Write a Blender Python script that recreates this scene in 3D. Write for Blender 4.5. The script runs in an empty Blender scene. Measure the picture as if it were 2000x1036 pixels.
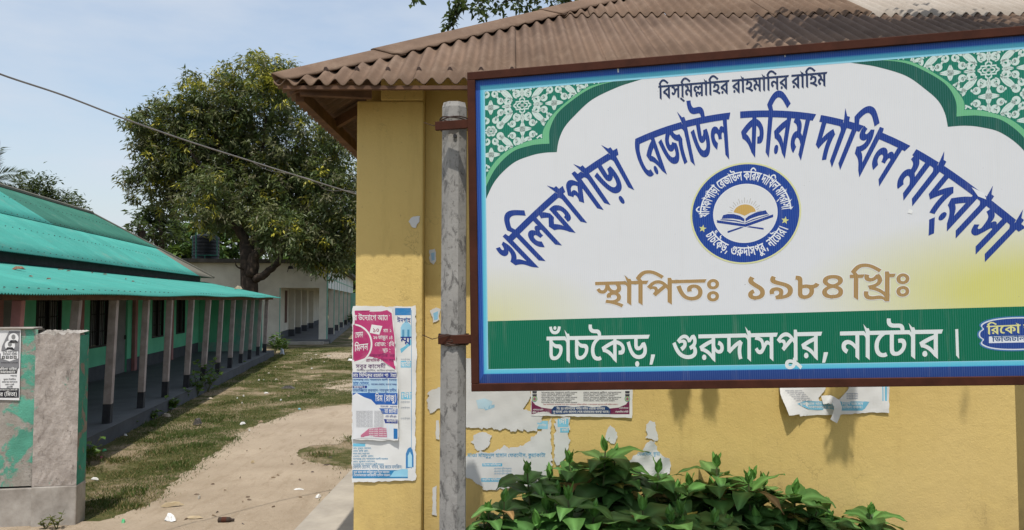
import bpy, math, random
import numpy as np
from mathutils import Vector, Matrix, geometry
random.seed(7); RNG = np.random.default_rng(7)
SC = bpy.context.scene
R = math.radians
# ------------------------------------------------------------------ camera, sky, sun, exposure
FPX, PITCH, EYE = 1483.0, R(2.6), 2.35
cam_d = bpy.data.cameras.new("camera"); cam = bpy.data.objects.new("camera", cam_d)
SC.collection.objects.link(cam); SC.camera = cam
cam.location = (0, 0, EYE); cam.rotation_euler = (R(90) + PITCH, 0, 0)
cam_d.sensor_width = 36; cam_d.lens = 36 * FPX / 2000; cam_d.clip_start = .05; cam_d.clip_end = 2000
SUN_EL, SUN_AZ = R(68.2), R(-3)
SUN = Vector((math.sin(SUN_AZ) * math.cos(SUN_EL), -math.cos(SUN_AZ) * math.cos(SUN_EL), math.sin(SUN_EL)))
sd = bpy.data.lights.new("sun", 'SUN'); sd.energy = 3.6; sd.angle = R(.53); sd.color = (1, .955, .88)
so = bpy.data.objects.new("sun", sd); SC.collection.objects.link(so)
so.rotation_euler = SUN.to_track_quat('Z', 'Y').to_euler(); so.location = (3, -6, 20)
W = bpy.data.worlds.new("World"); SC.world = W; W.use_nodes = True
wn = W.node_tree.nodes; bg = wn["Background"]
sky = wn.new("ShaderNodeTexSky"); sky.sky_type = 'NISHITA'; sky.sun_disc = False
sky.sun_elevation = SUN_EL; sky.sun_rotation = R(183); sky.air_density = 1.3; sky.dust_density = 2.0; sky.ozone_density = 1.3
WL = W.node_tree.links      # thin uneven high haze over the clear sky, paler towards the horizon
wtc = wn.new("ShaderNodeTexCoord"); wmp = wn.new("ShaderNodeMapping"); wmp.inputs["Scale"].default_value = (1, 1, 3.2); WL.new(wtc.outputs["Generated"], wmp.inputs[0])
wno = wn.new("ShaderNodeTexNoise"); wno.inputs["Scale"].default_value = 2.3; wno.inputs["Detail"].default_value = 7; wno.inputs["Roughness"].default_value = .55; WL.new(wmp.outputs[0], wno.inputs["Vector"])
wr = wn.new("ShaderNodeMapRange"); wr.inputs[1].default_value = .40; wr.inputs[2].default_value = .64; wr.inputs[3].default_value = .22; wr.inputs[4].default_value = .78; WL.new(wno.outputs["Fac"], wr.inputs[0])
wsx = wn.new("ShaderNodeSeparateXYZ"); WL.new(wtc.outputs["Generated"], wsx.inputs[0])
wr2 = wn.new("ShaderNodeMapRange"); wr2.inputs[1].default_value = 0; wr2.inputs[2].default_value = .30; wr2.inputs[3].default_value = .30; wr2.inputs[4].default_value = 0; WL.new(wsx.outputs[2], wr2.inputs[0])
wad = wn.new("ShaderNodeMath"); wad.operation = 'ADD'; wad.use_clamp = True; WL.new(wr.outputs[0], wad.inputs[0]); WL.new(wr2.outputs[0], wad.inputs[1])
wmx = wn.new("ShaderNodeMix"); wmx.data_type = 'RGBA'; wmx.inputs[7].default_value = (3.9, 4.25, 4.75, 1); WL.new(wad.outputs[0], wmx.inputs[0]); WL.new(sky.outputs[0], wmx.inputs[6])
WL.new(wmx.outputs[2], bg.inputs[0]); bg.inputs[1].default_value = .15
SC.view_settings.view_transform = 'Standard'; SC.view_settings.look = 'None'
SC.view_settings.exposure = 0.22; SC.view_settings.gamma = 1
SC.cycles.max_bounces = 6; SC.cycles.transparent_max_bounces = 6
# ------------------------------------------------------------------ pixel (2000x1036) helpers: real points at chosen distances
def ray(u, v):
    x = (u - 1000) / FPX; y = -(v - 518) / FPX
    return Vector((x, math.cos(PITCH) - y * math.sin(PITCH), math.sin(PITCH) + y * math.cos(PITCH)))
CAMP = Vector((0, 0, EYE))
def PY(u, v, Y): d = ray(u, v); return CAMP + d * (Y / d.y)
def PZ(u, v, Z=0.0): d = ray(u, v); return CAMP + d * ((Z - EYE) / d.z)
TH = math.atan(.1706); AX = Vector((-math.sin(TH), math.cos(TH), 0)); RT = Vector((math.cos(TH), math.sin(TH), 0))
def lb(t, b, z): return AX * t - RT * b + Vector((0, 0, z))      # frame of the school yard: t along the lane, b to its left
def tu(u, b): return FPX * b / (747 - u)
# ------------------------------------------------------------------ objects
def tag(o, label=None, cat=None, group=None, kind=None):
    if label: o["label"] = label
    if cat: o["category"] = cat
    if group: o["group"] = group
    if kind: o["kind"] = kind
    return o
XF = {}
def empty(name, loc, label, cat, group=None, mat4=None):
    o = bpy.data.objects.new(name, None); SC.collection.objects.link(o); o.empty_display_size = .1
    m = mat4 if mat4 is not None else Matrix.Translation(loc)
    o.matrix_world = m; XF[o.name] = m
    return tag(o, label, cat, group)
class MB:
    def __init__(s): s.v = []; s.f = []; s.c = []; s.m = []
    def add(s, vs, fs, col=None, mi=0):
        b = len(s.v); s.v += [tuple(v) for v in vs]
        for f in fs: s.f.append(tuple(i + b for i in f)); s.c.append(col or (1, 1, 1)); s.m.append(mi)
        return s
    def quad(s, a, b, c, d, col=None, mi=0): return s.add([a, b, c, d], [(0, 1, 2, 3)], col, mi)
    def hexa(s, p, col=None, mi=0):   # 8 points: bottom ring, top ring
        return s.add(p, [(3, 2, 1, 0), (4, 5, 6, 7), (0, 1, 5, 4), (1, 2, 6, 5), (2, 3, 7, 6), (3, 0, 4, 7)], col, mi)
    def box(s, x0, x1, y0, y1, z0, z1, fr=None, col=None, mi=0):
        p = [(x0, y0, z0), (x1, y0, z0), (x1, y1, z0), (x0, y1, z0), (x0, y0, z1), (x1, y0, z1), (x1, y1, z1), (x0, y1, z1)]
        if fr: p = [fr(*q) for q in p]
        return s.hexa(p, col, mi)
    def tube(s, pts, rad, n=8, col=None, caps=True, mi=0):
        pts = [Vector(p) for p in pts]; k = len(pts)
        rad = rad if isinstance(rad, (list, tuple)) else [rad] * k
        vs = []; up = None
        for i, p in enumerate(pts):
            t = (pts[min(i + 1, k - 1)] - pts[max(i - 1, 0)]).normalized()
            if up is None: up = Vector((1, 0, 0)) if abs(t.x) < .8 else Vector((0, 1, 0))
            x = (up - t * up.dot(t)).normalized(); y = t.cross(x); up = x
            for j in range(n):
                a = 2 * math.pi * (j + .5) / n
                vs.append(p + (x * math.cos(a) + y * math.sin(a)) * rad[i])
        fs = [(i * n + j, i * n + (j + 1) % n, (i + 1) * n + (j + 1) % n, (i + 1) * n + j) for i in range(k - 1) for j in range(n)]
        if caps: fs += [tuple(reversed(range(n))), tuple(range((k - 1) * n, k * n))]
        return s.add(vs, fs, col, mi)
    def prism(s, pts, d, col=None):    # polygon extruded by vector d
        n = len(pts); a = [Vector(p) for p in pts]; b = [p + Vector(d) for p in a]
        return s.add(a + b, [tuple(range(n)), tuple(reversed(range(n, 2 * n)))] + [(i, i + n, (i + 1) % n + n, (i + 1) % n) for i in range(n)], col)
    def build(s, name, mats, parent=None, loc=None, smooth=False, colors=False, raw=False, bevel=0, solid=0):
        me = bpy.data.meshes.new(name)
        M = None
        if not raw:
            if parent is not None: M = XF[parent.name].inverted()
            elif loc is not None: M = Matrix.Translation(-Vector(loc))
        vs = [M @ Vector(v) for v in s.v] if M is not None else s.v
        me.from_pydata([tuple(v) for v in vs], [], s.f)
        for m in (mats if isinstance(mats, (list, tuple)) else [mats]): me.materials.append(m)
        if any(s.m): me.polygons.foreach_set("material_index", s.m)
        if smooth: me.polygons.foreach_set("use_smooth", [True] * len(s.f))
        if colors:
            at = me.color_attributes.new("Col", 'FLOAT_COLOR', 'CORNER'); arr = []
            for f, c in zip(s.f, s.c):
                if isinstance(c[0], (tuple, list)):
                    for q in c: arr += [q[0], q[1], q[2], 1]
                else: arr += [c[0], c[1], c[2], 1] * len(f)
            at.data.foreach_set("color", arr)
        me.validate(); me.update()
        o = bpy.data.objects.new(name, me); SC.collection.objects.link(o)
        if parent is not None: o.parent = parent; XF[o.name] = XF[parent.name]
        elif loc is not None: o.location = loc; XF[o.name] = Matrix.Translation(loc)
        else: XF[o.name] = Matrix.Identity(4)
        if solid: q = o.modifiers.new("solidify", 'SOLIDIFY'); q.thickness = solid; q.offset = -1
        if bevel: q = o.modifiers.new("bevel", 'BEVEL'); q.width = bevel; q.segments = 2; q.limit_method = 'ANGLE'; q.angle_limit = R(40)
        return o
# ------------------------------------------------------------------ materials
class NT:
    def __init__(s, name):
        s.m = bpy.data.materials.new(name); s.m.use_nodes = True; s.t = s.m.node_tree; s.n = s.t.nodes
        s.b = s.n["Principled BSDF"]; s.out = s.n["Material Output"]; s.tc = s.n.new("ShaderNodeTexCoord")
    def set(s, sock, v):
        if isinstance(v, bpy.types.NodeSocket): s.t.links.new(v, sock)
        elif isinstance(v, tuple) and len(v) == 3 and sock.type == 'RGBA': sock.default_value = (*v, 1)
        else: sock.default_value = v
    def vec(s, scale=(1, 1, 1), rot=(0, 0, 0)):
        q = s.n.new("ShaderNodeMapping"); s.t.links.new(s.tc.outputs["Object"], q.inputs[0])
        q.inputs["Scale"].default_value = scale; q.inputs["Rotation"].default_value = rot; return q.outputs[0]
    def noise(s, sc=5, det=6, rough=.6, vec=None, dist=0):
        q = s.n.new("ShaderNodeTexNoise"); s.t.links.new(vec or s.tc.outputs["Object"], q.inputs["Vector"])
        q.inputs["Scale"].default_value = sc; q.inputs["Detail"].default_value = det; q.inputs["Roughness"].default_value = rough
        q.inputs["Distortion"].default_value = dist; return q.outputs["Fac"]
    def voro(s, sc=5, feat='F1', vec=None):
        q = s.n.new("ShaderNodeTexVoronoi"); q.feature = feat; s.t.links.new(vec or s.tc.outputs["Object"], q.inputs["Vector"])
        q.inputs["Scale"].default_value = sc; return q.outputs["Distance"]
    def ramp(s, f, lo, hi, c0=0., c1=1.):
        q = s.n.new("ShaderNodeMapRange"); s.set(q.inputs[0], f); q.inputs[1].default_value = lo; q.inputs[2].default_value = hi
        q.inputs[3].default_value = c0; q.inputs[4].default_value = c1; return q.outputs[0]
    def mix(s, f, a, b, mode='MIX'):
        q = s.n.new("ShaderNodeMix"); q.data_type = 'RGBA'; q.blend_type = mode
        s.set(q.inputs[0], f); s.set(q.inputs[6], a); s.set(q.inputs[7], b); return q.outputs[2]
    def math(s, op, a, b=0.):
        q = s.n.new("ShaderNodeMath"); q.operation = op; s.set(q.inputs[0], a); s.set(q.inputs[1], b); return q.outputs[0]
    def sep(s, v=None):
        q = s.n.new("ShaderNodeSeparateXYZ"); s.t.links.new(v or s.tc.outputs["Object"], q.inputs[0]); return q.outputs
    def attr(s, name="Col"):
        q = s.n.new("ShaderNodeAttribute"); q.attribute_name = name; return q.outputs["Color"]
    def bump(s, h, st=.3, d=.01):
        q = s.n.new("ShaderNodeBump"); s.set(q.inputs["Height"], h); q.inputs["Strength"].default_value = st; q.inputs["Distance"].default_value = d
        s.t.links.new(q.outputs[0], s.b.inputs["Normal"]); return q
    def fin(s, col, rough=.8, spec=.3, metal=0.):
        s.set(s.b.inputs["Base Color"], col); s.set(s.b.inputs["Roughness"], rough)
        s.b.inputs["Specular IOR Level"].default_value = spec; s.b.inputs["Metallic"].default_value = metal; return s.m
def simple(name, c1, c2=None, sc=6, rough=.8, bump=.25, bsc=60, spec=.25, lo=.35, hi=.65, d=.004):
    n = NT(name); c2 = c2 or tuple(x * .75 for x in c1)
    col = n.mix(n.ramp(n.noise(sc), lo, hi), c1, c2)
    if bump: n.bump(n.noise(bsc, 5), bump, d)
    return n.fin(col, rough, spec)
M = {}
def mk_ground():
    n = NT("yard_soil_and_turf")
    a = n.ramp(n.noise(.9, 8, .65), .42, .62); b = n.ramp(n.noise(7, 6, .7), .3, .7)
    dirt = n.mix(n.noise(3, 8, .7), (.30, .235, .15), (.20, .15, .095))
    gr = n.mix(b, (.045, .06, .016), (.115, .10, .04))
    col = n.mix(n.ramp(n.math('ADD', a, n.math('MULTIPLY', b, .5)), .46, 1.0), gr, dirt)
    n.bump(n.noise(35, 6, .7), .8, .03); return n.fin(col, .95, .1)
M['ground'] = mk_ground()
def mk_sand():
    n = NT("sandy_path")
    col = n.mix(n.ramp(n.noise(.8, 7, .65), .32, .68), (.42, .34, .25), (.31, .245, .175))
    col = n.mix(n.ramp(n.noise(2.6, 9, .75, n.vec((2.2, .55, 1), (0, 0, .35)), .6), .50, .72, 0, .75), col, (.25, .19, .125))
    col = n.mix(n.ramp(n.noise(30, 6, .8), .55, .78, 0, .8), col, (.20, .15, .095))
    col = n.mix(n.ramp(n.noise(55, 3, .6), .66, .72, 0, .8), col, (.50, .43, .34))
    n.bump(n.math('ADD', n.noise(9, 8, .75), n.math('MULTIPLY', n.noise(50, 4, .7), .4)), .8, .04); return n.fin(col, .95, .1)
M['sand'] = mk_sand()
M['concrete'] = simple("weathered_concrete", (.40, .36, .30), (.28, .25, .21), 2.5, .9, .35, 50)
M['soil'] = simple("bed_soil", (.12, .085, .055), (.07, .05, .035), 8, .95, .8, 25)
def mk_wall():
    n = NT("ochre_limewash")
    col = n.mix(n.ramp(n.noise(1.1, 6, .6), .35, .7), (.67, .495, .18), (.60, .425, .145))
    col = n.mix(n.ramp(n.noise(2.2, 8, .75, n.vec((3, 3, .45))), .52, .78, 0, .5), col, (.45, .31, .10))
    col = n.mix(n.ramp(n.noise(38, 3, .5), .70, .76, 0, .5), col, (.25, .16, .07))
    col = n.mix(n.ramp(n.voro(9), .0, .035, .65, 0), col, (.16, .10, .05))
    ck = n.math('MULTIPLY', n.ramp(n.math('ABSOLUTE', n.math('SUBTRACT', n.noise(1.5, 7, .62), .5)), .0, .0045, 1, 0), n.ramp(n.noise(.9, 3), .50, .60))
    col = n.mix(n.math('MULTIPLY', ck, .5), col, (.22, .15, .06))
    zz = n.sep()[2]; col = n.mix(n.math('MULTIPLY', n.ramp(zz, 1.1, .1, 0, .7), n.ramp(n.noise(3, 6, .7), .35, .65)), col, (.36, .26, .12))
    col = n.mix(n.ramp(n.noise(.55, 4), .48, .66, 0, .5), col, (.70, .53, .22))
    h = n.math('ADD', n.math('MULTIPLY', n.noise(6, 8, .7), 1.1), n.math('MULTIPLY', n.noise(70, 4, .7), .35))
    n.bump(h, .34, .018); return n.fin(col, .85, .2)
M['ochre'] = mk_wall()
def mk_pole():
    n = NT("lichen_spotted_concrete")
    v = n.noise(20, 9, .72, n.vec((1, 1, .5)), .5)
    col = n.mix(n.ramp(n.noise(3, 5), .3, .7), (.37, .355, .33), (.24, .23, .215))
    col = n.mix(n.ramp(v, .52, .62, 0, .85), col, (.10, .095, .09))
    col = n.mix(n.ramp(n.noise(30, 4), .6, .68, 0, .7), col, (.14, .13, .12))
    n.bump(n.noise(45, 6, .7), .5, .006); return n.fin(col, .9, .2)
M['pole'] = mk_pole()
M['rust_frame'] = simple("brown_oxide_painted_steel", (.075, .025, .015), (.05, .018, .011), 9, .7, .15, 70, .12)
M['wire'] = simple("rusty_wire", (.06, .035, .025), None, 30, .7, 0)
def mk_print():
    n = NT("printed_corrugated_plastic")
    x = n.sep()[0]
    w = n.math('SINE', n.math('MULTIPLY', x, 2 * math.pi / .0115))
    st = n.ramp(w, .25, 1.0, 0, .07)
    col = n.mix(st, n.attr(), (.45, .62, .85))
    col = n.mix(n.ramp(n.noise(2.5, 6, .7, n.vec((6, 6, .5))), .55, .85, 0, .18), col, (.52, .50, .46))
    col = n.mix(n.ramp(n.noise(60, 2), .74, .78, 0, .6), col, (.25, .22, .2))
    h = n.math('ADD', n.math('MULTIPLY', w, .25), n.math('MULTIPLY', n.noise(3, 3), 4.))
    n.bump(h, .2, .002); return n.fin(col, .5, .22)
M['print'] = mk_print()
def mk_ink(name, rough=.6):
    n = NT(name)
    col = n.mix(n.ramp(n.noise(14, 5, .7), .5, .8, 0, .22), n.attr(), (.55, .54, .50))
    n.bump(n.noise(40, 4), .15, .003); return n.fin(col, rough, .25)
M['paper'] = mk_ink("printed_paper")
def mk_roof(name, c1, c2, dust, sh=.3):
    n = NT(name)
    col = n.mix(n.ramp(n.noise(2.2, 7, .65), .3, .7), c1, c2)
    col = n.mix(n.ramp(n.noise(4, 7, .75, n.vec((1, .35, 1))), .5, .75, 0, .6), col, dust)
    col = n.mix(n.ramp(n.noise(70, 3, .7), .58, .75, 0, .5), col, tuple(x * .55 for x in c2))
    if sh < .3:      # sheet by sheet tone, counted along the lane
        q = n.n.new("ShaderNodeTexWhiteNoise"); q.noise_dimensions = '1D'; n.set(q.inputs["W"], n.math('FLOOR', n.math('MULTIPLY', n.sep(n.vec((1, 1, 1), (0, 0, -TH)))[1], 1.25)))
        col = n.mix(n.ramp(q.outputs["Value"], 0, 1, 0, .30), col, tuple(x * .62 for x in c2))
        col = n.mix(n.ramp(n.noise(1.3, 8, .75), .58, .74, 0, .55), col, (.20, .24, .19)); col = n.mix(n.ramp(n.noise(9, 6, .8), .66, .76, 0, .6), col, (.14, .10, .07))
    n.bump(n.noise(90, 4, .7), .3, .004); return n.fin(col, .85, .2)
M['roof_brown'] = mk_roof("dusty_brown_sheet", (.19, .125, .085), (.115, .074, .050), (.25, .18, .128))
M['roof_pale'] = mk_roof("pale_dusty_sheet", (.42, .37, .32), (.34, .29, .24), (.46, .42, .37))
M['roof_teal'] = mk_roof("turquoise_painted_tin", (.065, .33, .27), (.055, .275, .23), (.13, .36, .30), .1)
M['roof_dull'] = mk_roof("dull_green_tin", (.045, .17, .125), (.035, .14, .10), (.07, .17, .13), .1)
M['roof_rust'] = mk_roof("weathered_grey_tin", (.17, .16, .125), (.13, .12, .10), (.2, .2, .16))
M['wood'] = simple("old_timber", (.16, .085, .05), (.09, .05, .032), 7, .85, .4, 30)
M['wood_dark'] = simple("sooty_timber", (.05, .035, .026), (.03, .022, .018), 7, .9, .4, 30)
def mk_patch(name, paint, base, base2, lo, hi, grad=None, sc=3.2):
    n = NT(name)
    f = n.ramp(n.noise(sc, 9, .68, None, .7), lo, hi)
    b = n.mix(n.ramp(n.noise(5, 8, .7), .35, .68), base, base2)
    b = n.mix(n.ramp(n.noise(26, 5, .75), .6, .72, 0, .8), b, tuple(x * .4 for x in base2))
    b = n.mix(n.ramp(n.noise(11, 9, .8, n.vec((1.6, 1.6, .5))), .56, .66, 0, .75), b, tuple(x * .45 for x in base2))
    p = n.mix(n.ramp(n.noise(2.2, 6), .35, .65), paint, tuple(x * .62 for x in paint))
    n.bump(n.math('ADD', n.noise(55, 8, .8), n.math('MULTIPLY', f, -.1)) , 1.0, .012)
    return n.fin(n.mix(f, p, b), .9, .2)
M['gate_wall'] = mk_patch("peeling_green_paint", (.13, .43, .31), (.38, .35, .31), (.25, .225, .19), .485, .55)
M['gate_pillar'] = mk_patch("stripped_plaster", (.10, .40, .28), (.50, .445, .40), (.25, .215, .19), .30, .36)
M['gate_side'] = mk_patch("peeling_green_side", (.07, .33, .24), (.30, .26, .22), (.20, .165, .13), .52, .57)
M['gate_base'] = simple("grey_cement_footing", (.40, .37, .33), (.20, .175, .15), 3.2, .9, .4, 40)
M['green_wall'] = simple("green_painted_plaster", (.17, .58, .34), (.13, .49, .28), 1.6, .8, .3, 30)
M['teal_wall'] = simple("streaked_teal_plaster", (.12, .42, .31), (.30, .42, .34), 1.6, .85, .3, 30)
M['skirt'] = simple("dark_grey_skirting", (.085, .09, .095), (.06, .06, .065), 2, .85, .3, 30)
M['floor_grey'] = simple("grey_cement_floor", (.15, .15, .15), (.11, .11, .11), 1.5, .85, .3, 30)
M['post'] = simple("grey_timber_post", (.40, .335, .31), (.27, .225, .205), 5, .85, .4, 30)
M['pink'] = simple("faded_pink_paint", (.42, .19, .18), (.33, .15, .14), 4, .85, .3, 30)
M['black_paint'] = simple("black_bitumen", (.025, .026, .03), (.045, .045, .05), 6, .7, .3, 40)
M['shutter'] = simple("dark_steel_shutter", (.19, .18, .165), (.13, .125, .12), 5, .6, .1, 40)
M['bar'] = simple("dark_window_bar", (.025, .02, .018), None, 8, .6, 0)
M['door_grey'] = simple("grey_tin_door", (.20, .19, .18), (.15, .145, .14), 3, .6, .2, 30)
M['cream'] = simple("cream_limewash", (.64, .60, .50), (.52, .48, .40), 1.2, .88, .25, 25)
M['white_panel'] = simple("white_limewash", (.66, .67, .65), (.58, .58, .56), 1.4, .88, .2, 25)
M['mint'] = simple("mint_green_trim", (.20, .42, .33), (.16, .36, .28), 3, .8, .2, 30)
M['slab'] = simple("stained_roof_slab", (.06, .055, .048), (.11, .10, .085), 2.5, .9, .4, 25)
M['brown_shutter'] = simple("red_brown_shutter", (.105, .045, .03), (.075, .032, .022), 4, .7, .2, 30)
def mk_gloss(name, c, rough=.35):
    n = NT(name); return n.fin(n.mix(n.ramp(n.noise(6, 4), .4, .7), c, tuple(x * .7 for x in c)), rough, .5)
M['tank'] = mk_gloss("black_plastic", (.010, .010, .013), .55)
M['green_steel'] = mk_gloss("green_painted_pipe", (.03, .22, .14), .5)
M['cable'] = mk_gloss("grey_cable", (.22, .21, .20), .6)
def mk_leaf(name, rough=.5, trans=.25, spec=.4, bump=False):
    n = NT(name); c = n.attr()
    n.fin(c, rough, spec)
    if bump: n.bump(n.noise(60, 3), .2, .003)
    t = n.n.new("ShaderNodeBsdfTranslucent"); n.set(t.inputs[0], n.mix(.5, c, (.16, .22, .03)))
    x = n.n.new("ShaderNodeMixShader"); x.inputs[0].default_value = trans
    n.t.links.new(n.b.outputs[0], x.inputs[1]); n.t.links.new(t.outputs[0], x.inputs[2]); n.t.links.new(x.outputs[0], n.out.inputs[0])
    return n.m
M['leaf'] = mk_leaf("tree_leaf", .5, .32)
M['bush_leaf'] = mk_leaf("glossy_broad_leaf", .48, .24, .3, True)
M['grass'] = mk_leaf("grass_blade", .7, .3, .2)
M['bark'] = simple("dark_bark", (.075, .055, .042), (.035, .027, .022), 5, .9, .9, 18, .1, .35, .65, .03)
M['stem'] = simple("green_stem", (.10, .13, .045), (.07, .06, .03), 9, .7, .2, 40)
def mk_litter(): 
    n = NT("litter_scrap"); return n.fin(n.mix(n.ramp(n.noise(40, 3), .4, .7, 0, .4), n.attr(), (.3, .25, .2)), .7, .3)
M['litter'] = mk_litter()
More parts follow.
